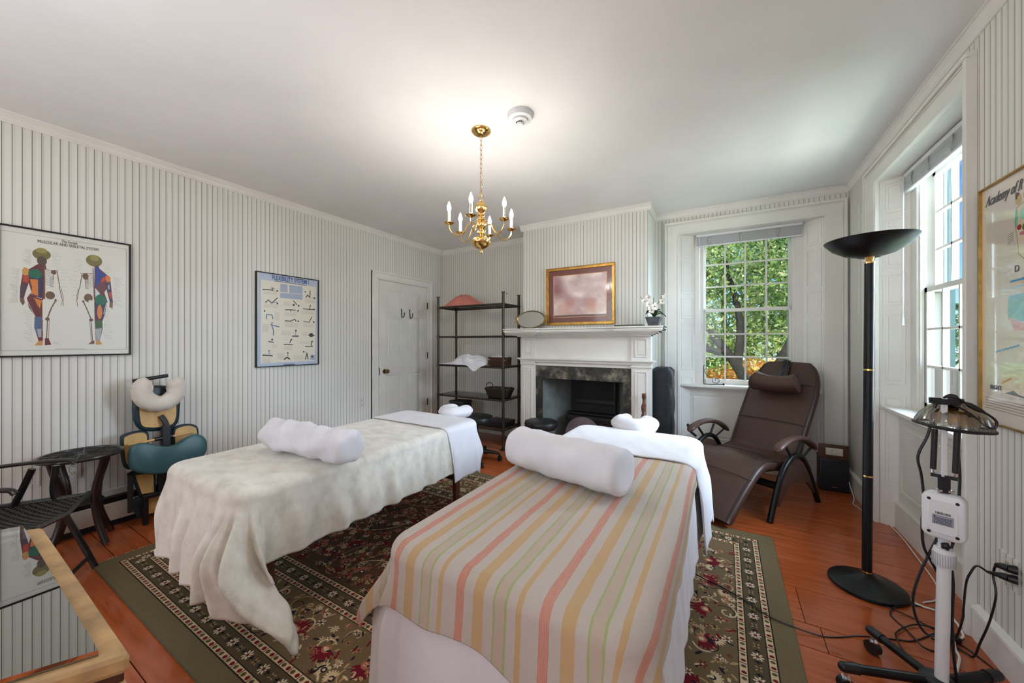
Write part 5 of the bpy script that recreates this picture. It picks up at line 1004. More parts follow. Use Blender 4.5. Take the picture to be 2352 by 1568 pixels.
# muscle fibre strokes over the coloured areas
rp = random.Random(2)
base_ = p.a.copy(); lum = np.abs(base_ - np.array([214, 213, 204])).sum(2) > 60
for _ in range(2600):
    x = rp.uniform(100, 860); yv = rp.uniform(150, 1150)
    if not lum[int(yv), int(x)]: continue
    L = rp.uniform(6, 18); an = rp.choice((1.2, 1.6, 2.0)) + rp.uniform(-.2, .2); d = rp.choice((-1, 1)) * 26
    c = np.clip(base_[int(yv), int(x)] + d, 0, 255); p.line([(x, yv), (x + L * math.cos(an), yv + L * math.sin(an))], 1.6, tuple(c), .6)
for k, (a, b) in enumerate((((.018, .955), (.965, .955)), ((.018, .045), (.965, .045)), ((.018, .045), (.018, .955)), ((.965, .045), (.965, .955)))): p.line([(a[0] * 900, (1 - a[1]) * 1240), (b[0] * 900, (1 - b[1]) * 1240)], 2.6, (70, 70, 66))
for k in range(3): p.line([(340 + k * 14, 1170 + 7 * k), (560 - k * 16, 1170 + 7 * k)], 2, (130, 128, 122))
M['anat'] = img_material('anatomy_print', p.a, .3, coat=.8)
p = Paint(700, 1040, (216, 209, 190)); render_items(p, FLEX, .85)
M['flex'] = img_material('stretching_print', p.a, .3, coat=.8)
M['inkdark'] = mat('dark_ink', (52, 50, 46), .6, var=0)
M['inkblue'] = mat('blue_ink', (58, 84, 136), .6, var=0)
M['inkgrey'] = mat('grey_ink', (96, 96, 100), .6, var=0)
def wall_poster(name, lab, y0, y1, z0, z1, img, framem, fw=.010, dep=.02):
    r = thing(name, lab, 'poster', (XL, (y0 + y1) / 2, z0))
    frame_mb(y0, y1, z0, z1, fw, dep, lambda a, b, t: (XL + .002 + t, a, b)).obj('frame', framem, r, smooth=False)
    mb = MB(); mb.grid(lambda u, v: (XL + .014, y0 + .004 + (y1 - y0 - .008) * u, z0 + .004 + (z1 - z0 - .008) * v), 2, 2, lambda u, v: (u, v)); mb.obj('print', img, r, smooth=False)
    MB().box(XL + .001, y0 + .004, z0 + .004, XL + .012, y1 - .004, z1 - .004).obj('backing', 'black', r, smooth=False)
    return r
# in the room the wall reads left to right with growing y
A0, A1, A2, A3 = .312, .868, 1.178, 1.968
r = wall_poster('anatomy_poster', 'large framed anatomy chart of two standing figures, half muscle and half skeleton', A0, A1, A2, A3, 'anat', 'iron')
def LW(y, z, d=.0148): return Mbasis((XL + d, y, z), (0, 1, 0), (0, 0, 1), (1, 0, 0))
W_, Hh = A1 - A0, A3 - A2
text('MUSCULAR AND SKELETAL SYSTEM', 'title', .026, 'inkdark', LW(A0 + W_ * .49, A2 + Hh * .907), r, xscale=.59, spacing=1.05)
text('The Female', 'subtitle', .024, 'inkdark', LW(A0 + W_ * .49, A2 + Hh * .934), r, shear=.3, xscale=.6)
settle(r)
B0, B1, B2, B3 = 1.672, 2.262, 1.036, 1.916
r = wall_poster('stretching_poster', 'framed chart of small stretching figures in rows under a blue title', B0, B1, B2, B3, 'flex', 'iron', .008, .024)
W_, Hh = B1 - B0, B3 - B2
text('FLEXIBILITY SYSTEM I', 'title', .060, 'inkblue', LW(B0 + W_ * .53, B2 + Hh * .955, .0146), r, xscale=.62, bold=.0014)
settle(r)
# right wall poster
C0, C1, C2, C3 = 1.55, 2.292, .945, 1.897
r = thing('foot_chart_poster', 'gold framed foot reflex chart on the right wall near the right edge of the view', 'poster', (XR, (C0 + C1) / 2, C2))
p = Paint(1000, 1280, (212, 202, 188))
def foot(cx, cy, s, flip=1):
    # sole of a foot with coloured zones
    q = [(-.30, .55), (-.36, .2), (-.26, -.25), (-.22, -.6), (0, -.78), (.22, -.62), (.24, -.2), (.34, .2), (.34, .5), (.0, .62)]
    P = [(cx + flip * a * s, cy - b * s) for a, b in q]; p.polypx(P, (222, 206, 176)); p.line(P + [P[0]], 3, (120, 110, 96))
    for a, b, r1, c in ((-.22, .74, .12, (196, 168, 112)), (.02, .80, .085, (196, 168, 112)), (.16, .76, .07, (196, 168, 112)), (.28, .68, .06, (196, 168, 112)), (.37, .58, .05, (196, 168, 112))):
        p.ell(cx + flip * a * s, cy - b * s, r1 * s, r1 * s * 1.2, c)
    for a, b, c_, d, col in ((-.30, .3, .05, .25, (120, 186, 160)), (.0, .35, .22, .14, (158, 206, 176)), (-.2, .05, .08, .07, (176, 60, 70)), (.0, .02, .1, .09, (90, 130, 70)), (.12, .05, .08, .1, (182, 70, 60)), (0, -.12, .2, .05, (204, 130, 140)), (-.02, -.5, .14, .16, (214, 208, 196))):
        p.ell(cx + flip * a * s, cy - b * s, c_ * s, d * s, col)
    for k in range(5): p.line([(cx - flip * .62 * s, cy + (.05 + k * .06) * s), (cx - flip * .4 * s, cy + (.02 + k * .05) * s)], 2, (90, 90, 90))
# u=0 is nearest the window here
foot(340, 290, 200); foot(660, 290, 200, -1)
for k, c in enumerate(((56, 116, 176), (214, 176, 140), (176, 196, 210))): p.line([(240, 540 + k * 16), (520, 530 + k * 16)], 12, c)
p.polypx([(220, 610), (530, 600), (520, 730), (440, 670), (360, 750), (220, 730)], (128, 186, 190)); p.polypx([(230, 720), (360, 760), (520, 740), (500, 790), (260, 790)], (214, 160, 160))
for k in range(6): p.line([(120 + k * 30, 900 - k * 6), (150 + k * 30, 890 - k * 6)], 8, (74, 140, 190))
p.polypx([(150, 1040), (200, 1000), (300, 1010), (420, 1080), (410, 1120), (190, 1120)], (224, 206, 186)); p.line([(170, 1060), (240, 1030)], 10, (204, 120, 70)); p.polypx([(190, 1110), (260, 1090), (300, 1108), (400, 1112), (400, 1120)], (40, 40, 50))
for k in range(5): p.line([(30, 1150 + k * 14), (900, 1156 + k * 14)], 4, (140, 126, 110))
M['footprint'] = img_material('foot_chart_print', p.a, .12, coat=.9)
fr_ = frame_mb(C0, C1, C2, C3, .006, .022, lambda a, b, t: (XR - .002 - t, a, b)); fr_.obj('frame', 'gold', r, smooth=False)
mb = MB(); mb.grid(lambda u, v: (XR - .014, C1 - .004 - (C1 - C0 - .008) * u, C2 + .004 + (C3 - C2 - .008) * v), 2, 2, lambda u, v: (u, v)); mb.obj('print', 'footprint', r, smooth=False)
def RW(y, z, d=.0155): return Mbasis((XR - d, y, z), (0, -1, 0), (0, 0, 1), (-1, 0, 0))
text('Academy of R', 'title', .056, 'inkgrey', RW(C1 - .03, C3 - .062), r, shear=.55, align='LEFT', xscale=.66)
text('P', 'lettering', .034, 'inkgrey', RW(C1 - .215, C3 - .095), r); text('D', 'lettering', .034, 'inkgrey', RW(C1 - .215, C3 - .36), r); text('RIGHT', 'lettering', .024, 'inkgrey', RW(C1 - .095, C2 + .145), r)
settle(r)

# ------------------------------------------------------------------ rug
RX0, RX1, RY0, RY1 = -3.08, .262, .575, 2.865
PW = 2400; S = PW / (RX1 - RX0); PH = int((RY1 - RY0) * S)
p = Paint(PW, PH, (110, 102, 76)); rr = random.Random(21)
olive, field, wide = (108, 100, 74), (84, 68, 52), (112, 98, 72)
cream, gold, red, navy, rose, white = (202, 188, 152), (170, 150, 106), (110, 30, 40), (36, 36, 46), (162, 104, 86), (214, 206, 182)
def inset(m, col): p.rect(m * S, m * S, PW - m * S, PH - m * S, col)
B = [.085, .115, .185, .215, .475, .505, .575, .605]
inset(B[0], cream); inset(B[1], (86, 78, 58)); inset(B[2], cream); inset(B[3], wide); inset(B[4], cream); inset(B[5], (86, 78, 58)); inset(B[6], cream); inset(B[7], field)
for m in B:
    q = m * S; P = [(q, q), (PW - q, q), (PW - q, PH - q), (q, PH - q), (q, q)]; p.line(P, 3.2, (44, 42, 36))
def around(m, step):
    q = m * S; w, h = PW - 2 * q, PH - 2 * q; n = int(w / (step * S)); out = [(q + w * (k + .5) / n, q, 0) for k in range(n)] + [(q + w * (k + .5) / n, PH - q, 0) for k in range(n)]
    n = int(h / (step * S)); return out + [(q, q + h * (k + .5) / n, 1) for k in range(n)] + [(PW - q, q + h * (k + .5) / n, 1) for k in range(n)]
def blossom(x, yv, r, c1, c2, n=8, a0=0):
    for k in range(n):
        a = a0 + 2 * PI * k / n; p.ell(x + r * .62 * math.cos(a), yv + r * .62 * math.sin(a), r * .36, r * .16, c1, a)
    p.ell(x, yv, r * .22, r * .22, c2)
for m in (.100, .200, .490, .590):
    for i, (x, yv, o) in enumerate(around(m, .030)):
        c = red if i % 2 else (84, 76, 56)
        p.ell(x, yv, 6.5, 5 if o else 6.5, c)
        if i % 2 == 0:
            d = .015 * S
            if o: p.line([(x - 9, yv - d), (x + 9, yv - d)], 3, (84, 70, 50))
            else: p.line([(x - d, yv - 9), (x - d, yv + 9)], 3, (84, 70, 50))
for m in (.150, .540):
    for i, (x, yv, o) in enumerate(around(m, .062)):
        if i % 2: blossom(x, yv, 17, white, red)
        else:
            blossom(x, yv, 12, gold, navy, 4, .78)
            for q in (-1, 1):
                dx, dy = (0, q * 24) if o else (q * 24, 0); p.line([(x + dx - 7, yv + dy), (x + dx + 7, yv + dy)], 4, (28, 26, 30)); p.line([(x + dx, yv + dy - 6), (x + dx, yv + dy + 6)], 4, (28, 26, 30))
def curl(x, yv, r, a0, col, w=4, turns=1.1, sg=1):
    P = [];
    for k in range(15):
        t = k / 14; rad = r * (1 - .75 * t); a = a0 + sg * turns * 2 * PI * t; P.append((x + rad * math.cos(a), yv + rad * math.sin(a)))
    p.line(P, w, col)
def palmette(x, yv, r, a0, c1, c2):
    for k in range(-4, 5):
        a = a0 + k * .34; L = r * (1 - .05 * abs(k)); p.ell(x + L * .55 * math.cos(a), yv + L * .55 * math.sin(a), L * .5, L * .13, c1, a)
    p.ell(x, yv, r * .34, r * .3, c2); p.ell(x, yv, r * .18, r * .16, cream)
# wide border
for i, (x, yv, o) in enumerate(around(.345, .20)):
    jx = rr.uniform(-8, 8); a0 = rr.choice((0, PI)) + (0 if o else PI / 2); a0 += rr.uniform(-.5, .5)
    for q in range(3):
        xx_, yy_ = x + rr.uniform(-66, 66), yv + rr.uniform(-66, 66)
        curl(xx_, yy_, rr.uniform(26, 44), rr.uniform(0, 6), rr.choice((gold, cream, gold)), 5, rr.uniform(.5, .9), rr.choice((-1, 1)))
        curl(xx_ + 4, yy_ + 5, rr.uniform(26, 40), rr.uniform(0, 6), navy, 3, .5, 1)
    palmette(x + jx, yv + rr.uniform(-20, 20), 46, a0, red, rose)
    palmette(x + rr.uniform(-70, 70), yv + rr.uniform(-70, 70), 28, rr.uniform(0, 6), cream, navy)
    for q in range(13):
        blossom(x + rr.uniform(-85, 85), yv + rr.uniform(-85, 85), rr.uniform(9, 16), rr.choice((white, gold, rose, red, cream)), rr.choice((navy, red, cream)), rr.choice((5, 6, 8)))
    for q in range(22): p.ell(x + rr.uniform(-85, 85), yv + rr.uniform(-85, 85), rr.uniform(6, 13), rr.uniform(3, 5), rr.choice((navy, gold, red, cream)), rr.uniform(0, 3))
# field: vines and flowers
fx0, fx1 = B[7] * S + 18, PW - B[7] * S - 18; fy0, fy1 = B[7] * S + 18, PH - B[7] * S - 18
cl_ = lambda x, a, b: max(a, min(b, x))
for i in range(70):
    x, yv = rr.uniform(fx0, fx1), rr.uniform(fy0, fy1); a = rr.uniform(0, 6.3); P = []; cur = rr.choice((-1, 1)) * rr.uniform(.07, .13)
    for k in range(24):
        P.append((cl_(x, fx0, fx1), cl_(yv, fy0, fy1))); x += 15 * math.cos(a); yv += 15 * math.sin(a); a += cur
    p.line(P, 4.5, rr.choice((gold, (150, 130, 96), cream, navy)))
for i in range(2300):
    x, yv = rr.uniform(fx0, fx1), rr.uniform(fy0, fy1); k = rr.random()
    if k < .42: blossom(x, yv, rr.uniform(9, 19), rr.choice((gold, rose, red, cream, (142, 66, 52), white)), rr.choice((navy, cream, red)), rr.choice((5, 6, 8)), rr.uniform(0, 1))
    elif k < .52: palmette(x, yv, rr.uniform(18, 36), rr.uniform(0, 6), rr.choice((red, rose, (132, 72, 50))), navy)
    else: p.ell(x, yv, rr.uniform(6, 14), rr.uniform(3, 5), rr.choice((gold, navy, red, (46, 40, 34), (98, 92, 62), rose)), rr.uniform(0, 3))
for rad, c1 in ((150, red), (110, navy), (86, rose), (54, cream)):
    palm = [( (fx0 + fx1) / 2 + rad * 1.25 * math.cos(2 * PI * k / 48) * (1 + .12 * math.cos(8 * 2 * PI * k / 48)), (fy0 + fy1) / 2 + rad * math.sin(2 * PI * k / 48) * (1 + .12 * math.cos(8 * 2 * PI * k / 48))) for k in range(48)]
    p.polypx(palm, c1)
p.a = p.a * np.array([1.0, .94, .92]); p.a += np.random.RandomState(1).normal(0, 5, p.a.shape[:2])[..., None]
M['rug'] = img_material('persian_rug_pile', p.a, .95, spec=.1, bump=.25)
rug = thing('patterned_rug', 'large olive and dark red floral bordered rug under both massage tables', 'rug', ((RX0 + RX1) / 2, (RY0 + RY1) / 2, 0))
mb = MB(); mb.grid(lambda u, v: (RX0 + (RX1 - RX0) * u, RY0 + (RY1 - RY0) * v, 0.0115 + .0002 * math.sin(u * 23) * math.sin(v * 17)), 60, 40, lambda u, v: (u, v)); mb.obj('pile', 'rug', rug)
mb = MB().rbox(RX0 - .003, RY0 - .003, .0012, RX1 + .003, RY1 + .003, .0098, .004); mb.obj('bound_edge', mat('olive_wool_edge', (88, 84, 62), .95, var=.1, vscale=40), rug)
mb = MB(); rf = random.Random(5)
for k in range(330):
    yv = RY0 + .005 + (RY1 - RY0 - .01) * k / 329
    L = rf.uniform(.012, .03) if yv < 1.0 else .008
    mb.tube([(RX0, yv, .005), (RX0 - L * .6, yv + rf.uniform(-.003, .003), .004), (RX0 - L, yv + rf.uniform(-.006, .006), .003)], .0016, 4)
mb.obj('fringe', 'fringe', rug, kind='stuff'); settle(rug)

# ------------------------------------------------------------------ cloth draping
def drape(name, mtl, rect, z, L, R, Nn, Fr, parent=None, re=.045, rc=.05, flare=.10, fold=.028, wl=.15, seed=1, nx=150, ny=190, off=0., hem=None, solid=.005, floorz=.016, corner=1.0, push=None, post=None, front=0.):
    x0, x1, y0, y1 = rect; q = random.Random(seed); ph = [q.uniform(0, 6.28) for _ in range(10)]
    ix0, ix1, iy0, iy1 = x0 + rc, x1 - rc, y0 + rc, y1 - rc
    per = lambda x, yv: x * 1.0 + yv * 1.0
    def fn(u, v):
        s = x0 - L + (x1 + R - x0 + L) * u; t = y0 - Nn + (y1 + Fr - y0 + Nn) * v
        # irregular hems
        kx = 0; 
        if hem: s, t = hem(s, t)
        dx = s - min(max(s, ix0), ix1); dy = t - min(max(t, iy0), iy1)
        d = math.hypot(dx, dy)
        bx_, by_ = s - dx, t - dy
        if d < rc + 1e-9:
            zz = z + off + .0016 * math.sin(s * 19 + ph[0]) * math.sin(t * 13 + ph[1]) + .0008 * math.sin(s * 43 + t * 29)
            return (s, t, zz)
        nx_, ny_ = dx / d, dy / d
        dd = d - rc; arc = PI / 2 * re
        if dd < arc:
            a = dd / re; return (bx_ + nx_ * (rc + re * math.sin(a) * (1 + off / re)), by_ + ny_ * (rc + re * math.sin(a) * (1 + off / re)), z + off - re * (1 - math.cos(a)))
        h = dd - arc; th = math.atan2(ny_, nx_); cr = abs(math.sin(2 * th)) * corner
        c = (bx_ - by_ * 1.0) + th * .42
        w = 2 * PI / wl; g = min(1, h / .22); g = g * g * (3 - 2 * g)
        f = .5 + .33 * math.sin(c * w + ph[2] + 1.1 * math.sin(c * 4.3 + ph[3])) + .17 * math.sin(c * w * 1.73 + ph[4])
        fr_k = 1 + 1.3 * max(0, -ny_) * front
        f = fold * fr_k * g * f * (.75 + .5 * math.sin(c * 3.1 + ph[7])) * (1 + 1.6 * cr) + cr * .035 * g * (1 + math.sin(th * 9 + ph[6])) * corner
        f += .0022 * (1 + math.sin(c * 47 + h * 9 + ph[5])) * g
        out = re + rc + off + flare * h * (1 + .8 * cr) + f
        if push: out += push(s, t, h)
        zz = z - re - h * math.sqrt(max(.2, 1 - flare * flare))
        if zz < floorz:
            ex = floorz - zz; out += ex * .75; zz = floorz + .012 * (1 + math.sin(c * 40 + ex * 50)) * min(1, ex / .05)
        P3 = (bx_ + nx_ * out, by_ + ny_ * out, zz)
        return post(P3, s, t, h) if post else P3
    mb = MB(); mb.grid(fn, nx, ny, lambda u, v: (x0 - L + (x1 + R - x0 + L) * u, y0 - Nn + (y1 + Fr - y0 + Nn) * v))
    return mb.obj(name, mtl, parent, solid=solid, angle=180)
def bolster(name, lab, a, b, r, seed, puff=.012, crease=.006):
    q = random.Random(seed); ph = [q.uniform(0, 6) for _ in range(6)]; A = Vector(a); Bv = Vector(b); d = Bv - A
    root = thing(name, lab, 'bolster', (a[0], a[1], a[2] - r), 'white covered bolsters')
    T = d.normalized(); U = Vector((0, 0, 1)); W = T.cross(U).normalized(); N = 64
    mb = MB()
    def prof(t):
        e = .05
        if t < e: return math.sqrt(max(0, 1 - ((e - t) / e) ** 2)) * .35 + .65
        if t > 1 - e: return math.sqrt(max(0, 1 - ((t - 1 + e) / e) ** 2)) * .25 + .75
        return 1
    def fn(u, v):
        an = 2 * PI * u
        if v < .06: rad = r * .66 * (v / .06); t = 0 - .0 + .0 * v
        elif v > .94: rad = r * .76 * ((1 - v) / .06); t = 1
        else:
            t = (v - .06) / .88; rad = r * prof(t) + puff * (math.sin(t * 7 + ph[0]) * math.sin(an + ph[1])) * .6
            rad += crease * (math.sin(an * 3 + t * 19 + ph[2]) * .35 + .5 * math.sin(t * 31 - an * 2 + ph[3]) ** 3 + .35 * math.sin(an * 5 + t * 9 + ph[4]))
        zc = rad * math.cos(an)
        if zc < 0: zc *= .9
        return tuple(A + d * t + U * zc + W * rad * math.sin(an) * 1.04)
    mb.grid(fn, N + 1, 60)
    mb.obj('cover', 'cotton', root, angle=60)
    return root
def horseshoe(mtl, parent, C, X, Y, Z, R=.10, r=.052, a0=-60, a1=240, name='cushion', seed=3, lump=.006):
    """open ring in plane X,Y with normal Z"""
    C = Vector(C); X = Vector(X).normalized(); Y = Vector(Y).normalized(); Z = Vector(Z).normalized(); pts = []; rad = []; n = 30
    for k in range(n + 1):
        t = k / n; a = math.radians(a0 + (a1 - a0) * t); e = min(t, 1 - t) / .10
        pts.append(C + X * R * math.cos(a) + Y * R * 1.12 * math.sin(a)); rad.append(r * (math.sqrt(max(0.02, 1 - (1 - min(1, e)) ** 2))))
    mb = MB(); q = random.Random(seed); ph = [q.uniform(0, 6) for _ in range(4)]
    mb.tube(pts, rad, 22, up=Z, flat=.85)
    mb.v = [tuple(Vector(v) + (Vector(v) - C).normalized() * lump * (math.sin(v[0] * 60 + ph[0]) * math.sin(v[1] * 57 + ph[1]) + .6 * math.sin(v[2] * 83 + ph[2]))) for v in mb.v]
    return mb.obj(name, mtl, parent, angle=120)

TZ = .645
def massage_table(lab, rect, legs_visible=True):
    x0, x1, y0, y1 = rect
    r = thing('massage_table', lab, 'table', ((x0 + x1) / 2, (y0 + y1) / 2, 0), 'massage tables')
    MB().rbox(x0 + .02, y0 + .02, TZ - .075, x1 - .02, y1 - .02, TZ - .012, .025, 3).obj('padded_top', 'linen', r)
    mb = MB()
    for a, b, c, d in ((x0 + .03, y0 + .03, x1 - .03, y0 + .055), (x0 + .03, y1 - .055, x1 - .03, y1 - .03), (x0 + .03, y0 + .03, x0 + .055, y1 - .03), (x1 - .055, y0 + .03, x1 - .03, y1 - .03)): mb.box(a, b, TZ - .16, c, d, TZ - .075)
    mb.obj('frame', 'tablewood', r, smooth=False)
    for x in (x0 + .06, x1 - .06):
        for yv in (y0 + .12, y1 - .12):
            MB().box(x - .016, yv - .024, .014, x + .016, yv + .024, TZ - .09).obj('leg', 'tablewood', r, smooth=False, bevel=.003)
    for yv in (y0 + .12, y1 - .12): MB().box(x0 + .06, yv - .01, .2, x1 - .06, yv + .01, .235).obj('brace', 'tablewood', r, smooth=False)
    return r
R1 = (-2.455, -1.735, .745, 2.33); R2 = (-.885, -.175, .815, 2.57)
t1 = massage_table('wooden massage table under a cream fleece blanket, nearer the left wall', R1)
horseshoe('cotton', t1, (-2.03, 2.49, TZ + .022), (1, 0, 0), (0, 1, 0), (0, 0, 1), .082, .062, 112, 428, name='face_cradle')
MB().box(-2.07, 2.30, TZ - .06, -1.99, 2.46, TZ - .03).obj('cradle_arm', 'tablewood', t1, smooth=False); settle(t1)
t2 = massage_table('massage table under white sheets and a striped blanket, nearest the camera', R2)
horseshoe('cotton', t2, (-.565, 2.73, TZ + .03), (1, 0, 0), (0, 1, 0), (0, 0, 1), .095, .068, 112, 428, name='face_cradle', seed=8, lump=.004)
MB().box(-.60, 2.55, TZ - .06, -.53, 2.70, TZ - .03).obj('cradle_arm', 'tablewood', t2, smooth=False); settle(t2)

def lab_(o, l, c, g=None): tag(o, l, c, g); return o
# table 1: fitted sheet, fleece, folded sheet at the head end
lab_(drape('fitted_sheet', 'cotton', R1, TZ - .006, .06, .06, .06, .14, seed=6, nx=50, ny=80, wl=.24, fold=.001, flare=.0, solid=.002, off=-.008), 'white fitted sheet hugging the table under the cream fleece blanket', 'sheet')
def hem1(s, t):
    return s, t
def post1(P, s, t, h):
    # the near right corner trails towards the middle of the rug
    k = min(1.2, max(0, (s - R1[1] + .02) / .28)) * min(1.2, max(0, (R1[2] - t + .02) / .3)); k = k * h / .45
    P = (P[0] + .13 * k, P[1] + .13 * k, P[2])
    k = min(1.2, max(0, (R1[0] - s) / .28)) * min(1.2, max(0, (R1[2] - t) / .3)); k = k * h / .45
    return (P[0] + .10 * k, P[1] + .02 * k, P[2] + .05 * k)
lab_(drape('fleece_blanket', 'fleece', (R1[0], R1[1], R1[2], R1[3] - .12), TZ + .003, .26, .34, .44, .0, seed=6, flare=.05, fold=.034, wl=.19, corner=.7, post=post1, solid=.007, front=1.0), 'cream fleece blanket draped over the left massage table with a corner trailing on the rug', 'blanket')
lab_(drape('folded_sheet', 'cotton', (R1[0], R1[1], 1.98, R1[3]), TZ + .003, .10, .40, .0, .12, seed=6, flare=.05, fold=.034, wl=.19, nx=110, ny=60, solid=.006, corner=.5, off=.012), 'white sheet folded across the head end of the left table and hanging down its side', 'sheet')
b1 = bolster('bolster', 'white bolster lying across the cream fleece blanket', (-2.27, 1.125, TZ + .092), (-1.60, 1.165, TZ + .090), .086, 4, .012, .012)
settle(b1)
# table 2
lab_(drape('bed_skirt', 'cotton', R2, TZ - .004, .58, .44, .62, .3, seed=15, flare=.045, fold=.020, wl=.26, nx=150, ny=190, solid=.003, corner=.6, off=-.008), 'white bed sheet hanging almost to the rug around the striped blanket table', 'sheet')
def hem2(s, t):
    # the blanket lies slightly askew: its foot hem runs lower on the right
    if t < R2[2]:
        k = (s - R2[0]) / (R2[1] - R2[0]); t = R2[2] - (R2[2] - t) * (.46 + .20 * max(0, min(1.3, k)) + .55 * max(0, k - .72) + .05 * math.sin(s * 14))
    if s > R2[1]: s = R2[1] + (s - R2[1]) * (.85 + .12 * math.sin(t * 6) + .5 * max(0, (1.15 - t)))
    return s, t
lab_(drape('striped_blanket', 'stripes', (R2[0], R2[1], R2[2], 2.14), TZ + .003, .22, .15, .38, .0, seed=15, flare=.06, fold=.024, wl=.26, hem=hem2, nx=200, ny=240, solid=.005, corner=.8, off=.006), 'striped woollen blanket in beige, coral, ochre and green over the nearest massage table', 'blanket')
lab_(drape('folded_sheet', 'cotton', (R2[0], R2[1], 2.02, R2[3]), TZ + .003, .24, .47, .0, .22, seed=15, flare=.07, fold=.026, wl=.26, nx=120, ny=80, solid=.006, corner=.5, off=.017), 'white top sheet folded back at the head end of the striped blanket table', 'sheet')
b2 = bolster('bolster', 'large white bolster lying across the striped blanket', (-.905, 1.59, TZ + .104), (-.335, 1.455, TZ + .104), .098, 7, .005, .005)
settle(b2)

# ------------------------------------------------------------------ folded massage chair against the left wall
mc = thing('massage_chair', 'folded teal portable massage chair with a cream covered face cushion leaning on the left wall', 'massage chair', (-3.5, .98, 0))
PX = lambda x: (lambda a, b, t: (x + t + (1.0 - b) * .06, a, b))
def pad(name, poly, x, th, mtl, parent, r=.012):
    """soft pad: prism with rounded rim"""
    P = PX(x); n = len(poly); cx = sum(a for a, b in poly) / n; cy = sum(b for a, b in poly) / n
    mb = MB(); rings = []
    for k, (sc_, t) in enumerate(((1 - .10, 0), (1 - .03, th * .12), (1.0, th * .35), (1.0, th * .65), (1 - .03, th * .88), (1 - .12, th))):
        rings.append([P(cx + (a - cx) * sc_, cy + (b - cy) * sc_, t) for a, b in poly])
    vs = [v for rg in rings for v in rg]; fs = [(i * n + k, i * n + (k + 1) % n, (i + 1) * n + (k + 1) % n, (i + 1) * n + k) for i in range(5) for k in range(n)]
    fs += [tuple(reversed(range(n))), tuple(range(5 * n, 6 * n))]; mb.add(vs, fs); return mb.obj(name, mtl, parent, angle=50)
def smoothpoly(pts, n=5): return [(v.x, v.y) for v in cat([(a, b, 0) for a, b in pts], n, closed=True)]
def board(name, poly, x, th, mtl, parent): return MB().prism(poly, 0, th, PX(x)).obj(name, mtl, parent, smooth=False)
pp = smoothpoly([(.853, .86), (.850, .74), (.875, .665), (.93, .632), (1.03, .625), (1.085, .66), (1.10, .75), (1.10, .88), (1.05, .94), (.90, .95)])
pb = pad('chest_pad', pp, -3.60, .05, 'tealdark', mc)
board('plywood_back', smoothpoly([(.882, .85), (.881, .72), (.91, .668), (1.03, .655), (1.068, .70), (1.074, .80), (1.06, .87), (.92, .88)], 3), -3.552, .008, 'ply', pb)
for poly in ([(.786, .60), (.80, .635), (.86, .648), (.91, .64), (.928, .60), (.915, .50), (.86, .40), (.80, .42)], [(1.05, .60), (1.07, .635), (1.13, .645), (1.185, .63), (1.21, .59), (1.20, .47), (1.12, .40), (1.06, .44)]):
    q = pad('knee_pad', smoothpoly(poly), -3.60, .045, 'tealdark', mc)
    cxp = sum(a for a, b in poly) / 8; cyp = sum(b for a, b in poly) / 8
    board('plywood_back', smoothpoly([(cxp + (a - cxp) * .8, cyp + (b - cyp) * .86) for a, b in poly], 3), -3.557, .008, 'ply', q)
MB().cyl((-3.50, .812, .568), (-3.50, 1.16, .583), .0085).obj('wooden_bar', 'ply', mc)
MB().cyl((-3.50, .945, .576), (-3.50, 1.045, .579), .014).obj('bar_sleeve', 'black', mc)
MB().box(-3.535, .985, .42, -3.485, 1.03, .665).obj('main_post', 'greymetal', mc, smooth=False, bevel=.004)
MB().tube([(-3.52, .985, .735), (-3.50, 1.0, .70), (-3.49, 1.012, .65)], .017, 8).obj('neck_strut', 'greymetal', mc)
MB().box(-3.55, .955, .70, -3.525, 1.02, .76).obj('mount_block', 'ply', mc, smooth=False)
for q in ((.968, .075), (1.006, .075)):
    MB().box(-3.54, q[0], q[1], -3.505, q[0] + .028, .44).obj('rear_post', 'blackmatte', mc, smooth=False)
kid = smoothpoly([(.790, .50), (.800, .56), (.84, .587), (.90, .570), (.97, .535), (1.03, .532), (1.09, .566), (1.15, .583), (1.20, .545), (1.215, .475), (1.19, .41), (1.12, .37), (1.03, .352), (.93, .355), (.85, .385), (.80, .43)])
pad('armrest_pad', kid, -3.465, .055, 'teal', mc)
q = pad('seat_pad', smoothpoly([(.835, .36), (.945, .35), (.95, .20), (.93, .19), (.875, .19), (.85, .28)]), -3.58, .04, 'tealdark', mc)
board('plywood_back', [(.846, .355), (.938, .340), (.938, .208), (.878, .216)], -3.54, .008, 'ply', q)
MB().box(-3.53, .878, .20, -3.526, .935, .215).obj('hinge_plate', 'chrome', q, smooth=False)
q = pad('seat_pad', smoothpoly([(1.05, .36), (1.15, .35), (1.15, .22), (1.10, .18), (1.06, .2), (1.04, .28)]), -3.58, .04, 'tealdark', mc)
board('plywood_back', [(1.06, .355), (1.14, .345), (1.13, .21), (1.075, .216)], -3.54, .008, 'ply', q)
q = pad('base_pad', smoothpoly([(.86, .19), (1.14, .17), (1.13, .05), (1.10, .04), (.90, .045), (.86, .06)], 4), -3.60, .04, 'tealdark', mc)
board('plywood_back', [(.893, .175), (1.10, .16), (1.095, .06), (.893, .062)], -3.556, .008, 'ply', q)
MB().tube([(-3.46, .804, .38), (-3.47, .825, .385), (-3.5, 1.18, .42)], .012, 6).obj('frame_tube', 'blackmatte', mc)
MB().box(-3.49, .805, .115, -3.465, .832, .385).obj('side_leg', 'greymetal', mc, smooth=False, bevel=.003)
MB().box(-3.47, .875, .184, -3.44, 1.13, .208).obj('cross_bar', 'blackmatte', mc, smooth=False, bevel=.003)
MB().box(-3.49, .878, .002, -3.455, .905, .2).obj('front_leg', 'blackmatte', mc, smooth=False, bevel=.003)
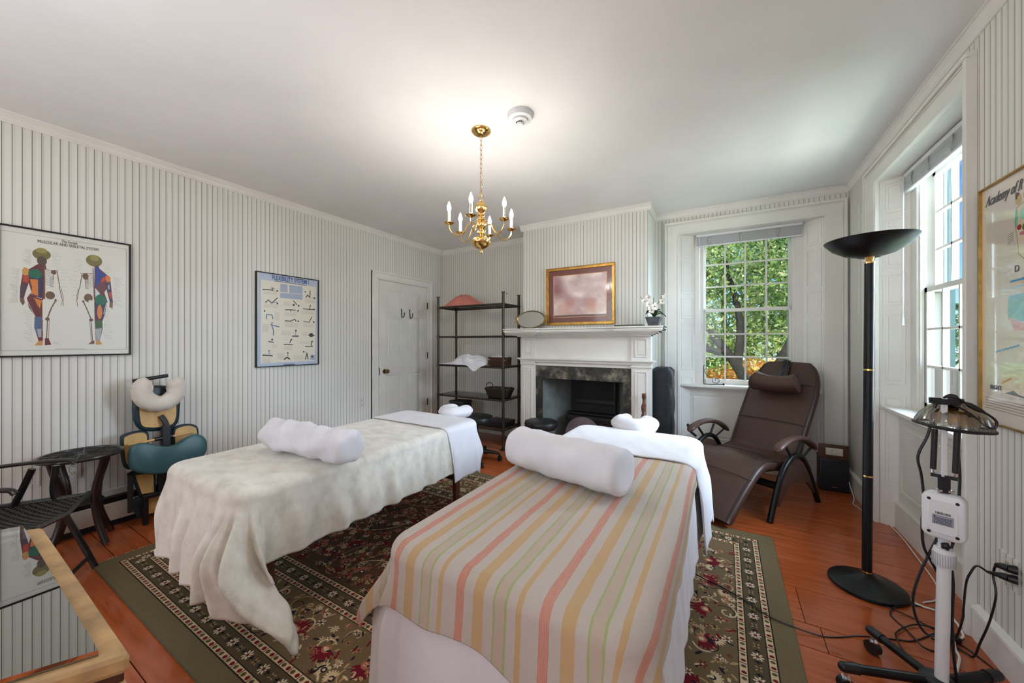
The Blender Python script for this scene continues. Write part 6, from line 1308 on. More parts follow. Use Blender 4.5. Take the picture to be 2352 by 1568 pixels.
MB().box(-3.58, 1.11, .002, -3.545, 1.137, .2).obj('rear_leg', 'blackmatte', mc, smooth=False, bevel=.003)
MB().cyl((-3.58, .855, .995), (-3.58, 1.04, 1.02), .013).obj('top_bar', 'blackmatte', mc)
mb = MB(); pts = cat([(-3.50, .93, .985), (-3.50, .885, .955), (-3.50, .893, .875), (-3.50, .95, .832), (-3.50, 1.01, .835), (-3.50, 1.058, .885), (-3.50, 1.062, .95), (-3.50, 1.025, .985)], 7)
n = len(pts); mb.tube(pts, [.056 * math.sqrt(max(.05, 1 - (1 - min(1, min(k, n - 1 - k) / 5.0)) ** 2)) for k in range(n)], 20, up=(1, 0, 0), flat=.9)
mb.v = [(a, b + .003 * math.sin(c * 130 + a * 60), c + .003 * math.sin(b * 120 + a * 70)) for a, b, c in mb.v]
mb.obj('face_cushion', 'linen', mc, angle=120)
settle(mc)

# ------------------------------------------------------------------ round wicker table
rt = thing('round_table', 'round black wicker side table with curved legs by the left wall', 'table', (-3.475, .60, 0))
cx, cy, zt = -3.475, .60, .565
MB().lathe([(0, -.012), (.172, -.012), (.176, -.004), (.172, .004), (.150, .0055), (.0, .006)], (cx, cy, zt), 48).obj('top', mat('black_rattan_top', (34, 30, 29), .38, var=.2, vscale=30, bump=.7, bscale=130, bd=.003), rt)
MB().tube([(cx + .176 * math.cos(2 * PI * k / 40), cy + .176 * math.sin(2 * PI * k / 40), zt) for k in range(40)], .0125, 8, closed=True).obj('rim', 'bentwood', rt)
mb = MB()
for k in range(16):
    a = 2 * PI * k / 16; mb.tube([(cx + .03 * math.cos(a), cy + .03 * math.sin(a), zt + .007), (cx + .16 * math.cos(a + .12), cy + .16 * math.sin(a + .12), zt + .006)], .0028, 5)
for rad in (.05, .08, .11, .14): mb.tube([(cx + rad * math.cos(2 * PI * k / 40), cy + rad * math.sin(2 * PI * k / 40), zt + .006) for k in range(40)], .0022, 5, closed=True)
mb.obj('radial_weave', 'bentwood', rt, kind='stuff')
for az in (-62, 28, 118, 208):
    a = math.radians(az); d = (math.cos(a), math.sin(a))
    pr = [(.150, .555), (.128, .47), (.098, .38), (.088, .30), (.098, .20), (.128, .10), (.165, .012)]
    MB().tube(cat([(cx + d[0] * r_, cy + d[1] * r_, z) for r_, z in pr], 5), .0175, 10).obj('leg', mat('burnt_rattan_leg_%d' % az, (28, 18, 16), .28, var=.9, vscale=9, coat=.4), rt)
MB().lathe([(0, 0), (.092, 0), (.098, .006), (.092, .012), (0, .014)], (cx, cy, .265), 32).obj('lower_shelf', 'blackmatte', rt)
settle(rt)

# ------------------------------------------------------------------ folding woven chair
fc = thing('folding_chair', 'black folding armchair with a woven seat at the left edge of the view', 'chair', (-3.0, .25, 0))
O = Vector((-3.07, .555, 0)); d1 = Vector((-.51, -.86, 0)); d2 = Vector((.84, -.50, 0)).normalized(); Z = Vector((0, 0, 1))
Q = lambda s, w, z: tuple(O + d1 * s + d2 * w + Z * z)
def SQ(u, v, o=0): return Q(-.0 + .46 * v, .015 + .43 * u, .425 + o - .028 * math.sin(PI * u) - .012 * math.sin(PI * v))
M['strand'] = mat('black_woven_strand', (46, 42, 39), .42, var=.2, vscale=40)
mb = MB(); mb.grid(lambda u, v: SQ(u, v, -.003), 16, 16); sw = mb.obj('woven_seat', 'blackmatte', fc)
mb = MB(); NS = 30
for k in range(NS):
    t = (k + .5) / NS
    mb.tube([SQ(t, j / (NS * 1.0), .0022 * (1 if (j + k) % 2 else -1)) for j in range(NS + 1)], .0052, 4, flat=.5, up=(0, 0, 1))
    mb.tube([SQ(j / (NS * 1.0), t, .0022 * (-1 if (j + k) % 2 else 1)) for j in range(NS + 1)], .0036, 4, flat=.5, up=(0, 0, 1))
mb.obj('weave', 'strand', sw, kind='stuff')
mb = MB(); mb.grid(lambda u, v: Q(.47 + .10 * v, .015 + .43 * u, .46 + .40 * v), 14, 14, lambda u, v: (u, v)); mb.obj('woven_back', 'seatweave', fc, solid=.012)
for w in (0, .46):
    MB().tube(cat([Q(-.03, w, .004), Q(.04, w, .2), Q(.10, w, .36), Q(.13, w, .46), Q(.12, w, .60)], 5), .0145, 10).obj('leg', 'bentwood', fc)
    MB().tube(cat([Q(.46, w + .012, .004), Q(.36, w + .012, .22), Q(.26, w + .012, .43), Q(.20, w + .012, .60)], 5), .0145, 10).obj('leg', 'bentwood', fc)
    MB().tube(cat([Q(.05, w, .60), Q(.08, w, .622), Q(.22, w, .628), Q(.50, w, .618)], 5), .017, 10, flat=.6).obj('armrest', 'bentwood', fc)
    MB().tube([Q(.0, w, .418), Q(.46, w, .418)], .013, 8).obj('seat_rail', 'bentwood', fc)
    MB().tube([Q(.44, w, .40), Q(.60, w, .90)], .014, 8).obj('back_post', 'bentwood', fc)
MB().tube([Q(-.005, 0, .07), Q(-.005, .46, .07)], .010, 8).obj('stretcher', 'bentwood', fc)
MB().tube([Q(-.005, 0, .428), Q(-.01, .23, .40), Q(-.005, .46, .428)], .012, 8).obj('front_rail', 'bentwood', fc)
settle(fc)

# ------------------------------------------------------------------ corner of the glass topped cabinet
cb = thing('glass_topped_cabinet', 'worn light wood cabinet corner with a thick glass sheet on top at the bottom left', 'cabinet', (-1.25, .04, 0))
po = [(-1.420, .185), (-.735, .174), (-.885, -.09), (-1.58, -.06)]
zt = .825
def insetp(po, k):
    c = (sum(a for a, b in po) / 4, sum(b for a, b in po) / 4); return [(c[0] + (a - c[0]) * k, c[1] + (b - c[1]) * k) for a, b in po]
M['wornwood'] = mat('worn_light_wood', (196, 158, 108), .5, var=.18, vscale=12, bump=.3, bscale=50)
MB().prism(po, zt - .03, zt).obj('top_board', 'wornwood', cb, smooth=False, bevel=.008)
MB().prism(insetp(po, .97), zt - .045, zt - .03).obj('dark_moulding', 'wood', cb, smooth=False, bevel=.003)
MB().prism(insetp(po, .985), zt - .075, zt - .045).obj('rail', 'wornwood', cb, smooth=False, bevel=.003)
MB().prism(insetp(po, .93), .03, zt - .075).obj('carcass', 'wornwood', cb, smooth=False)
MB().prism(insetp(po, .90), .001, .03).obj('plinth', 'wood', cb, smooth=False)
g = MB().prism([(-1.437, .158), (-.765, .148), (-.880, -.06), (-1.54, -.05)], zt + .001, zt + .009).obj('glass_top', 'topglass', cb, smooth=False); g['label'] = 'clear glass sheet with a green edge'
settle(cb)
# ------------------------------------------------------------------ recliner
rc_ = thing('recliner', 'brown leather zero gravity recliner with black arched legs in front of the back window', 'recliner', (.25, 3.4, 0))
O = Vector((.272, 3.121, 0)); ax = Vector((.52, .854, 0)).normalized(); la = Vector((-ax.y, ax.x, 0)); Z = Vector((0, 0, 1)); WC = .345
Q = lambda s, w, z: tuple(O + ax * s + la * w + Z * z)
def uphol(path, widths, thick, name, m='leather', n=7, crown_=.022):
    """path of the top surface (s,z), half widths; rounded box section"""
    P = cat([(a, b, 0) for a, b in path], n); Wd = cat([(w, 0, 0) for w in widths], n); N = len(P); ring = []; mb = MB()
    for i in range(N):
        t = (P[min(i + 1, N - 1)] - P[max(i - 1, 0)]).normalized(); nn = Vector((-t.y, t.x, 0))
        if nn.y < 0 and abs(t.x) > .3: nn = -nn
        if i and nn.dot(prev) < 0: nn = -nn
        prev = nn; w = Wd[i].x; e = min(i, N - 1 - i); th = thick * (1 if e > 1 else (.55, .85)[e])
        sec = [(-w, -.3), (-w, .3), (-w * .985, .62), (-w * .94, .86), (-w * .8, 1.0), (-w * .4, 1.0 + crown_ / thick * .8), (0, 1.0 + crown_ / thick), (w * .4, 1.0 + crown_ / thick * .8), (w * .8, 1.0), (w * .94, .86), (w * .985, .62), (w, .3), (w, -.3), (w * .96, -.8), (w * .8, -1), (0, -1), (-w * .8, -1), (-w * .96, -.8)]
        for a, b in sec:
            p = P[i] + nn * (b - 1) * th / 2 * (1 if True else 0); ring.append(Q(p.x, WC + a, p.y))
    k = len(sec)
    fs = [(i * k + j, i * k + (j + 1) % k, (i + 1) * k + (j + 1) % k, (i + 1) * k + j) for i in range(N - 1) for j in range(k)]
    fs += [tuple(range(k)), tuple(range((N - 1) * k, N * k))]
    mb.add(ring, fs)
    o = mb.obj(name, m, rc_, angle=60)
    def at(i, f): # point on the surface at path index, lateral fraction
        w = Wd[i].x; t = (P[min(i + 1, N - 1)] - P[max(i - 1, 0)]).normalized(); nn = Vector((-t.y, t.x, 0))
        if nn.y < 0 and abs(t.x) > .3: nn = -nn
        c = crown_ * (1 - f * f) if abs(f) < .8 else -thick * .07 * (abs(f) - .8) / .14
        p = P[i] + nn * (c + .001); return Q(p.x, WC + f * w, p.y)
    return o, at, N
sp = [(-.385, .06), (-.30, .135), (-.19, .225), (-.07, .315), (.03, .372), (.12, .388), (.22, .372), (.34, .35), (.46, .345), (.56, .36)]
seat, sat, SN = uphol(sp, [.282] * len(sp), .075, 'seat_cushion')
bp = [(.53, .35), (.575, .40), (.63, .49), (.70, .60), (.78, .72), (.86, .845), (.93, .955), (.985, 1.045), (1.01, 1.085)]
back, bat, BN = uphol(bp, [.272, .274, .276, .278, .28, .278, .258, .215, .172], .07, 'backrest')
def seamline(at, i, name='seam', f=.97, r=.0028): MB().tube([at(i, -f + 2 * f * k / 16) for k in range(17)], r, 5).obj(name, 'seam', rc_)
seamline(sat, 19); seamline(sat, 46); seamline(bat, 20); seamline(bat, 38)
for at, N in ((sat, SN), (bat, BN)):
    for f in (-.93, .93): MB().tube([at(i, f) for i in range(1, N - 1)], .0042, 6).obj('piping', 'leatherdark', rc_)
# head roll and its strap
hb = Vector(Q(.835, WC, .86)); up_ = (ax * .5 + Z * .80).normalized(); fw = (-ax * .84 + Z * .52).normalized()
mb = MB(); pts = []; rad = []
for k in range(25):
    t = -1 + 2 * k / 24; pts.append(hb + la * t * .185 + fw * (.075) + up_ * (.028 * abs(t) ** 2.2)); e = (1 - abs(t)) / .06
    rad.append((.072 + .014 * abs(t) ** 2) * math.sqrt(max(.05, 1 - (1 - min(1, e)) ** 2)))
mb.tube(pts, rad, 20, up=tuple(fw), flat=.92); mb.obj('head_roll', 'leather', rc_, angle=70)
MB().tube([pts[23] + (Vector(fw) * math.cos(a) + Vector(up_) * math.sin(a)) * .086 for a in [2 * PI * q / 20 for q in range(20)]], .003, 5, closed=True).obj('piping', 'leatherdark', rc_)
mb = MB()
def strap(u, v):
    i = int(34 + (BN - 1 - 34) * v); w = .05 * (1 - .45 * v); P0 = Vector(bat(i, 0)); return tuple(P0 + la * ((u - .5) * 2 * w) + Vector(fw) * (.006 + .004 * math.sin(u * 25)))
mb.grid(strap, 12, 12); mb.obj('strap', 'leatherdark', rc_, solid=.003)
for w, side in ((-.0, 'r'), (.69, 'l')):
    sg = -1 if w < .3 else 1
    P = cat([(0, w, .002), (.06, w, .14), (.14, w, .29), (.24, w, .385), (.345, w, .42), (.45, w, .39), (.545, w, .28), (.63, w, .13), (.70, w, .002)], 6)
    MB().tube([Q(*p) for p in P], .0195, 12).obj('arched_leg', 'blackgloss', rc_)
    inner = [(.075, .10), (.11, .18), (.155, .27), (.24, .355), (.345, .392), (.44, .362), (.52, .275), (.575, .19), (.63, .09), (.60, .12), (.52, .19), (.43, .225), (.34, .232), (.25, .215), (.17, .165), (.11, .09)]
    MB().prism(inner, -.010, .010, lambda a, b, t, w=w: Q(a, w + t, b)).obj('side_panel', 'leather', rc_, smooth=False)
    A = cat([(.08, w, .485), (.14, w, .520), (.26, w, .548), (.40, w, .545), (.54, w, .502), (.66, w, .425)], 6); n = len(A)
    MB().tube([Q(*p) for p in A], [.034 * math.sqrt(max(.12, 1 - (1 - min(1, min(k, n - 1 - k) / 4.0)) ** 2)) for k in range(n)], 14, up=(0, 0, 1), flat=.62).obj('armrest', 'leather', rc_)
    MB().tube([Q(.30, w, .41), Q(.22, w, .50)], .010, 8).tube([Q(.38, w, .41), Q(.44, w, .51)], .010, 8).tube([Q(.46, w, .39), Q(.60, w, .45)], .008, 8).obj('arm_bracket', 'blackmatte', rc_)
MB().tube([Q(.20, 0, .20), Q(.20, .69, .20)], .028, 10).tube([Q(.52, 0, .24), Q(.52, .69, .24)], .018, 10).obj('cross_tube', 'blackmatte', rc_)
MB().tube([Q(.10, .11, .315), Q(.55, .11, .27)], .014, 8).tube([Q(.10, .58, .315), Q(.55, .58, .27)], .014, 8).tube([Q(.20, .2, .20), Q(.15, .2, .33)], .010, 8).obj('under_frame', 'blackmatte', rc_)
MB().tube([Q(.22, .72, .42), Q(.16, .735, .47), (Q(.13, .735, .53))], .012, 8).obj('lever', 'blackmatte', rc_)
settle(rc_)

# ------------------------------------------------------------------ speaker box with dimmer plank
spk = thing('speaker', 'black speaker cabinet standing in the corner behind the recliner', 'speaker', (.80, 4.10, 0))
MB().rbox(.705, 4.035, .004, .895, 4.17, .275, .006).obj('cabinet', 'black', spk)
MB().rbox(.715, 4.027, .02, .885, 4.037, .262, .004).obj('grille', 'nylon', spk)
mb = MB(); mb.box(.785, 4.0258, .04, .815, 4.0268, .0445); mb.obj('badge', 'chrome', spk, smooth=False); settle(spk)
dm = thing('dimmer_board', 'brown wooden board with a white rotary dimmer plate resting on the black speaker', 'dimmer', (.79, 4.06, .276))
MB().rbox(.70, 4.04, .277, .89, 4.16, .29, .002).obj('shelf_board', 'wood', dm)
MB().rbox(.695, 4.03, .277, .893, 4.044, .40, .002).obj('face_board', 'wood', dm)
MB().rbox(.74, 4.022, .312, .852, 4.031, .372, .002).obj('plate', 'ivory', dm)
MB().lathe([(.018, 0), (.017, .012), (.0, .013)], n=20, M=Mbasis((.796, 4.022, .342), (1, 0, 0), (0, 0, 1), (0, -1, 0))).obj('dimmer_knob', 'ivory', dm); settle(dm)

# ------------------------------------------------------------------ torchiere
tl = thing('floor_lamp', 'tall black torchiere floor lamp with brass rings and a shallow bowl shade', 'floor lamp', (.634, 2.555, 0))
bx_, by_ = .634, 2.555; tx, ty = .653, 2.585
MB().lathe([(0, .002), (.150, .002), (.155, .008), (.153, .018), (.135, .026), (.085, .038), (.045, .055), (.025, .075), (0, .076)], (bx_, by_, 0), 48).obj('base', 'blackgloss', tl)
at = lambda z: (bx_ + (tx - bx_) * z / 1.8, by_ + (ty - by_) * z / 1.8, z)
MB().cyl(at(.07), at(1.685), .0205, n=20).obj('pole', 'blackgloss', tl)
for z in (.082, .575, 1.125, 1.683): MB().cyl(at(z - .004), at(z + .004), .0222, n=20).obj('brass_ring', 'brass', tl)
MB().cyl(at(1.685), at(1.715), .012, .02, 14).obj('brass_neck', 'brass', tl)
MB().sphere((at(1.17)[0] - .018, at(1.17)[1] - .012, 1.17), .006, 10, 6).obj('switch', 'black', tl)
MB().lathe([(0.02, 0), (.05, .003), (.10, .018), (.15, .050), (.182, .088), (.184, .092), (.178, .090), (.145, .056), (.10, .026), (.05, .010), (0, .008)], at(1.712), 56, caps=False).obj('shade', 'blackgloss', tl)
MB().lathe([(.045, 0), (.055, .01), (.0, .012)], at(1.712), 24).obj('socket_plate', 'blackmatte', tl); settle(tl)

# ------------------------------------------------------------------ heat lamp on a wheeled stand
hl = thing('heat_lamp', 'white wheeled stand with an upside down ribbed glass heat lamp head and springs', 'lamp', (.655, 1.835, 0))
hx, hy = .652, 1.835
MB().cyl((hx - .006, hy, .08), (hx, hy, .515), .0172, n=20).obj('pole', 'whiteplastic', hl)
mb = MB().lathe([(.0175, 0), (.026, .002), (.0275, .03), (.0275, .05), (.024, .062), (.018, .064)], (hx, hy, .497), 28); c = mb.obj('collar', 'whiteplastic', hl)
mb = MB()
for k in range(28): a = 2 * PI * k / 28; mb.box(-.001, -.001, .003, .001, .001, .046, Matrix.Translation((hx + .0277 * math.cos(a), hy + .0277 * math.sin(a), .499)) @ Matrix.Rotation(a, 4, 'Z'))
mb.obj('grip_rib', mat('grip_rib_shadow', (176, 176, 176), .5), c, kind='stuff')
MB().cyl((hx, hy, .56), (hx, hy, .60), .0145, n=16).obj('inner_pole', 'whiteplastic', hl)
kn = MB().sphere((hx - .006, hy - .028, .578), .011, 12, 8)
for k in range(5): kn.sphere((hx - .006 + .009 * math.cos(k * 1.256), hy - .030, .578 + .009 * math.sin(k * 1.256)), .005, 8, 6)
kn.obj('clamp_knob', 'black', hl)
# control box: faces the camera, a little turned and tilted
Mb = Matrix.Translation((hx - .002, hy - .006, .672)) @ Matrix.Rotation(math.radians(-26), 4, 'Z') @ Matrix.Scale(.86, 4)
def rr_(w, h, r, n=5, taper=0):
    P = []
    for sx, sy, a0 in ((1, 1, 0), (-1, 1, 90), (-1, -1, 180), (1, -1, 270)):
        for k in range(n + 1):
            a = math.radians(a0 + 90 * k / n); P.append((sx * (w - r) + r * math.cos(a), sy * (h - r) + r * math.sin(a)))
    return [((a * (1 + taper * (1 - (b / h) ** 2))), b) for a, b in P]
def layer(mb, rings, M_):
    n = len(rings[0][0]); vs = []
    for P, t in rings: vs += [(a, t, b) for a, b in P]
    fs = [(i * n + k, i * n + (k + 1) % n, (i + 1) * n + (k + 1) % n, (i + 1) * n + k) for i in range(len(rings) - 1) for k in range(n)] + [tuple(range(n)), tuple(range((len(rings) - 1) * n, len(rings) * n))]
    mb.add(vs, fs, M_)
mb = MB(); layer(mb, [(rr_(.050, .082, .02, 6, .10), -.0265), (rr_(.054, .087, .022, 6, .10), -.022), (rr_(.0565, .09, .024, 6, .1), -.012), (rr_(.0565, .09, .024, 6, .1), .018), (rr_(.050, .084, .022, 6, .1), .026)], Mb)
box_ = mb.obj('control_box', 'whiteplastic', hl, angle=50)
mb = MB(); layer(mb, [(rr_(.038, .066, .016, 5, .06), -.0268), (rr_(.036, .064, .015, 5, .06), -.0285)], Mb); mb.obj('raised_back', 'whiteplastic', box_, angle=30)
for sx in (-1, 1):
    for sz in (-1, 1): MB().cyl(tuple(Mb @ Vector((sx * .037, -.026, sz * .066))), tuple(Mb @ Vector((sx * .037, -.0278, sz * .066))), .0048, n=12).obj('screw', 'iron', box_)
mb = MB(); mb.box(-.028, -.0292, -.030, .028, -.0286, .008, Mb); mb.obj('label_plate', mat('silver_label', (150, 152, 166), .4), box_, smooth=False)
mb = MB(); mb.box(-.022, -.0291, .010, .022, -.0287, .022, Mb); mb.obj('barcode_ground', 'whiteplastic', box_, smooth=False)
mb = MB(); q = random.Random(2); x = -.020
while x < .020: w = q.choice((.0006, .001, .0016)); mb.box(x, -.0294, .011, x + w, -.0290, .0205, Mb); x += w + q.choice((.0006, .0012))
mb.obj('barcode', 'iron', box_, smooth=False, kind='stuff')
mb = MB()
for k in range(5): 
    x = -.024
    while x < .022: w = q.uniform(.002, .006); mb.box(x, -.0296, -.026 + k * .0055, min(.025, x + w), -.0291, -.0238 + k * .0055, Mb); x += w + .0012
mb.prism([(-.024, -.001), (-.018, -.001), (-.021, .005)], -.0296, -.0291, lambda a, b, t: (a, t, b), Mb)
mb.obj('label_print', 'iron', box_, smooth=False, kind='stuff')
MB().box(-.012, -.01, .752, .012, .01, .806, Matrix.Translation((hx, hy, 0))).box(-.03, -.006, .800, .03, .006, .812, Matrix.Translation((hx, hy, 0)) @ Matrix.Rotation(-.45, 4, 'Z')).obj('lower_bracket', 'blackmatte', hl, smooth=False)
for sx in (-1, 1): MB().lathe([(.009, 0), (.009, .006), (.004, .008)], (hx + sx * .014, hy - .006, .756), 12).obj('knob', 'chrome', hl)
MB().box(hx - .0075, hy - .006, .795, hx + .0075, hy + .006, 1.078).obj('arm_bar', 'whiteplastic', hl, smooth=False, bevel=.002)
for sx in (-1, 1):
    x = hx + sx * .022
    MB().cyl((x, hy + sx * -.012, .825), (x + .004, hy + sx * -.012, .965), .0078, n=14).obj('spring_tube', 'black', hl)
    MB().cyl((x, hy + sx * -.012, .806), (x, hy + sx * -.012, .826), .004, n=8).cyl((x + .004, hy + sx * -.012, .964), (x + .004, hy + sx * -.012, 1.0), .004, n=8).obj('spring_rod', 'chrome', hl)
MB().box(hx - .03, hy - .012, 1.055, hx + .035, hy + .02, 1.07).cyl((hx - .035, hy, 1.07), (hx + .045, hy, 1.07), .007).obj('top_bracket', 'blackmatte', hl, smooth=False)
# lamp head: ribbed glass dome, amber plate, black mesh ring
gx, gy, gz = .690, 1.885, .972
Mh = Matrix.Translation((gx, gy, gz)) @ Matrix.Rotation(math.radians(4), 4, 'Y')
mb = MB(); n = 96; prof = [(.092, .004), (.090, .016), (.080, .040), (.062, .062), (.042, .078), (.026, .086)]
vs = []; fs = []
for r0, z in prof:
    for k in range(n): r1 = r0 + (.0018 if k % 4 < 2 else -.0006); vs.append((r1 * math.cos(2 * PI * k / n), r1 * math.sin(2 * PI * k / n), z))
for i in range(len(prof) - 1):
    for k in range(n): fs.append((i * n + k, i * n + (k + 1) % n, (i + 1) * n + (k + 1) % n, (i + 1) * n + k))
mb.add(vs, fs, Mh); mb.obj('glass_dome', 'lampglass', hl, angle=20)
MB().lathe([(.0, .0), (.058, .0), (.060, .030), (.050, .048), (.020, .055)], (0, 0, .012), 36, Mh).obj('heating_plate', 'amber', hl)
MB().tube([(.094 * math.cos(2 * PI * k / 48), .094 * math.sin(2 * PI * k / 48), .002) for k in range(48)], .0045, 8, closed=True, M=Mh).obj('rim_ring', 'blackmatte', hl)
mb = MB()
for k in range(72):
    a = 2 * PI * k / 72; mb.tube([(.091 * math.cos(a), .091 * math.sin(a), -.001), (.062 * math.cos(a + .06), .062 * math.sin(a + .06), -.008)], .0009, 4, M=Mh)
for rad in (.066, .074, .082): mb.tube([(rad * math.cos(2 * PI * k / 40), rad * math.sin(2 * PI * k / 40), -.009 + (rad - .062) * .25) for k in range(40)], .0011, 4, closed=True, M=Mh)
for k in range(8): a = PI * k / 8; mb.tube([(.062 * math.cos(a), .062 * math.sin(a), -.008), (-.062 * math.cos(a), -.062 * math.sin(a), -.008)], .001, 4, M=Mh)
mb.obj('wire_guard', 'mesh', hl, kind='stuff')
MB().cyl((gx, gy, gz + .084), (gx - .01, gy - .02, gz + .102), .022, .018, 14).obj('head_cap', 'blackmatte', hl)
# cables of the lamp
TB = lambda pts, r, name, m, parent, y=1.82: MB().tube(cat([(a * y / 1.82, y, 1.27 + (b - 1.27) * y / 1.82) for a, b in pts], 6), r, 8).obj(name, m, parent)
TB([(.640, 1.066), (.631, 1.063), (.620, 1.027), (.609, .95), (.588, .888), (.584, .854), (.592, .807), (.598, .732), (.597, .69), (.594, .64), (.598, .559), (.621, .50), (.643, .442), (.650, .372), (.639, .283), (.612, .252), (.584, .288), (.572, .364), (.588, .457), (.621, .566), (.632, .60)], .0042, 'cable', 'cord', hl, 1.866)
TB([(.660, 1.073), (.672, 1.062), (.682, 1.03), (.683, .98), (.680, .917), (.681, .865), (.683, .813), (.681, .749), (.676, .67), (.669, .599), (.661, .545), (.668, .45), (.666, .319), (.672, .17), (.69, .06)], .0042, 'cable', 'cord', hl, 1.86)
TB([(.645, 1.079), (.655, 1.083), (.678, 1.079), (.700, 1.062), (.742, 1.034), (.762, 1.013), (.763, .995), (.755, .987), (.738, .995), (.713, 1.023), (.69, 1.044), (.665, 1.058)], .0036, 'cable', 'cord', hl, 1.815)
MB().tube([(.693, 1.815, 1.067), (.703, 1.815, 1.060), (.722, 1.815, 1.047), (.736, 1.815, 1.038)], [.004, .0082, .0082, .004], 10).obj('inline_connector', 'black', hl)
# wheeled base
hub = (.640, 1.842)
MB().lathe([(.03, 0), (.045, .004), (.045, .022), (.03, .028), (.022, .03)], (hub[0], hub[1], .078), 24).obj('hub', 'greymetal', hl)
ends = [(.516, 2.03), (.372, 1.752), (.835, 1.985), (.60, 1.56), (.86, 1.70)]
for ex, ey in ends:
    d = Vector((ex - hub[0], ey - hub[1], 0)); L = d.length; d.normalize()
    a = Vector((hub[0], hub[1], .088)); b = Vector((ex, ey, .088))
    lg = MB().cyl(tuple(a + d * .02), tuple(b - d * .03), .0155, n=14).obj('leg', 'blackgloss', hl)
    MB().cyl(tuple(b - d * .045), tuple(b), .0185, .017, 14).sphere(tuple(b), .0165, 14, 8).obj('end_cap', 'black', lg)
    q = b - d * .008; sd = Vector((-d.y, d.x, 0))
    MB().cyl((q.x, q.y, .046), (q.x, q.y, .075), .006).box(q.x - .012, q.y - .012, .045, q.x + .012, q.y + .012, .052).obj('caster_fork', 'chrome', lg)
    MB().tube([tuple(Vector((q.x, q.y, .0255)) - sd * .014), tuple(Vector((q.x, q.y, .0255)) + sd * .014)], .025, 18).obj('caster_wheel', 'black', lg)
settle(hl)

# ------------------------------------------------------------------ cords on the floor
def floorcord(name, lab, pts, r, m, z=None):
    P = cat([(a, b, (z[i] if z else r + .0012)) for i, (a, b) in enumerate(pts)], 7); o = MB().tube(P, r, 8).obj(name, m); tag(o, lab, 'cord'); return o
floorcord('extension_cord', 'long thin black cord crossing the rug from under the striped table to the lamp stand', [(-.40, 2.42), (-.256, 2.299), (-.132, 2.19), (-.01, 2.142), (.099, 2.081), (.162, 2.03), (.24, 2.01), (.349, 2.023), (.411, 2.049), (.494, 2.105), (.572, 2.14), (.632, 2.162), (.686, 2.186), (.753, 2.254), (.799, 2.30), (.835, 2.27)], .0028, 'cord',
          z=[.018] * 6 + [.016, .005] + [.0042] * 8)
floorcord('lamp_cord', 'thin black cord running from the torchiere base towards the right wall', [(.66, 2.41), (.70, 2.395), (.749, 2.366), (.80, 2.319), (.86, 2.25), (.885, 2.20), (.905, 2.14)], .0026, 'cord')
floorcord('looped_cord', 'black cord lying in loose loops on the boards behind the lamp stand', [(.86, 2.50), (.753, 2.475), (.69, 2.401), (.664, 2.341), (.688, 2.26), (.696, 2.199), (.707, 2.155), (.744, 2.162), (.80, 2.216), (.855, 2.28), (.865, 2.33)], .003, 'cord', z=[.004, .004, .010, .004, .004, .010, .010, .004, .010, .004, .004])
floorcord('coiled_cord', 'black cord in a wide loop on the boards beside the lamp stand leg', [(.835, 2.31), (.799, 2.325), (.75, 2.318), (.711, 2.291), (.647, 2.214), (.627, 2.153), (.629, 2.099), (.641, 2.04), (.662, 2.01), (.72, 2.0), (.77, 2.02)], .003, 'cord', z=[.009, .009, .009, .009, .009, .016, .009, .006, .0045, .0045, .0045])
floorcord('extension_cord', 'thick white cord curling on the floor behind the lamp stand', [(.78, 2.56), (.80, 2.50), (.859, 2.485), (.895, 2.47), (.90, 2.43), (.895, 2.38), (.88, 2.32), (.838, 2.272), (.818, 2.21), (.81, 2.16), (.76, 2.05)], .0044, 'whitecord', z=[.006] * 7 + [.012, .006, .006, .006])
P = cat([(.878, 4.1, .30), (.895, 4.12, .25), (.89, 4.10, .18), (.895, 4.02, .08), (.90, 3.93, .006), (.865, 3.80, .006), (.885, 3.70, .006), (.925, 3.63, .006), (.97, 3.55, .006), (.985, 3.42, .006), (.985, 3.25, .006), (.97, 3.0, .006), (.95, 2.75, .006), (.90, 2.60, .006), (.83, 2.53, .006)], 7)
o = MB().tube(P, .0034, 8).obj('speaker_wire', 'whitecord'); tag(o, 'thin white wire running from the speaker along the right wall under the window', 'cord')
# plugs at the right wall outlet
for i, (z0, lab, pth) in enumerate(((.428, 'upper black plug in the right wall outlet, its cord dropping straight down', [(.90, 2.15, .406), (.90, 2.160, .391), (.898, 2.160, .357), (.898, 2.145, .319), (.895, 2.142, .273), (.89, 2.166, .174), (.875, 2.185, .078), (.86, 2.19, .012), (.845, 2.21, .006), (.80, 2.26, .006)]),
                                    (.392, 'lower black plug in the right wall outlet, its cord looping out left', [(.885, 2.165, .372), (.86, 2.17, .385), (.845, 2.175, .35), (.835, 2.18, .30), (.832, 2.19, .19), (.832, 2.195, .15), (.82, 2.21, .06), (.80, 2.23, .008), (.76, 2.245, .006)]))):
    pl_ = thing('power_plug', lab, 'plug', (XR - .02, 2.10, z0), 'plugs in the right wall outlet')
    MB().cyl((XR - .007, 2.095, z0), (XR - .028, 2.10, z0), .016, .013, 14).tube([(XR - .022, 2.098, z0), (XR - .033, 2.115, z0 - .003), (XR - .036, 2.135, z0 - .010), (pth[0][0], pth[0][1], pth[0][2])], [.014, .012, .009, .005], 12).obj('plug_body', 'black', pl_)
    MB().tube(cat([(pth[0][0], pth[0][1], pth[0][2])] + pth[1:], 6), .0036, 8).obj('plug_cord', 'cord', pl_); settle(pl_)
w = thing('power_strip', 'small black cord junction lying on the floor by the end of the window casing', 'plug', (.83, 2.28, 0))
MB().rbox(.80, 2.255, .004, .855, 2.30, .03, .008).obj('junction_body', 'black', w); settle(w)

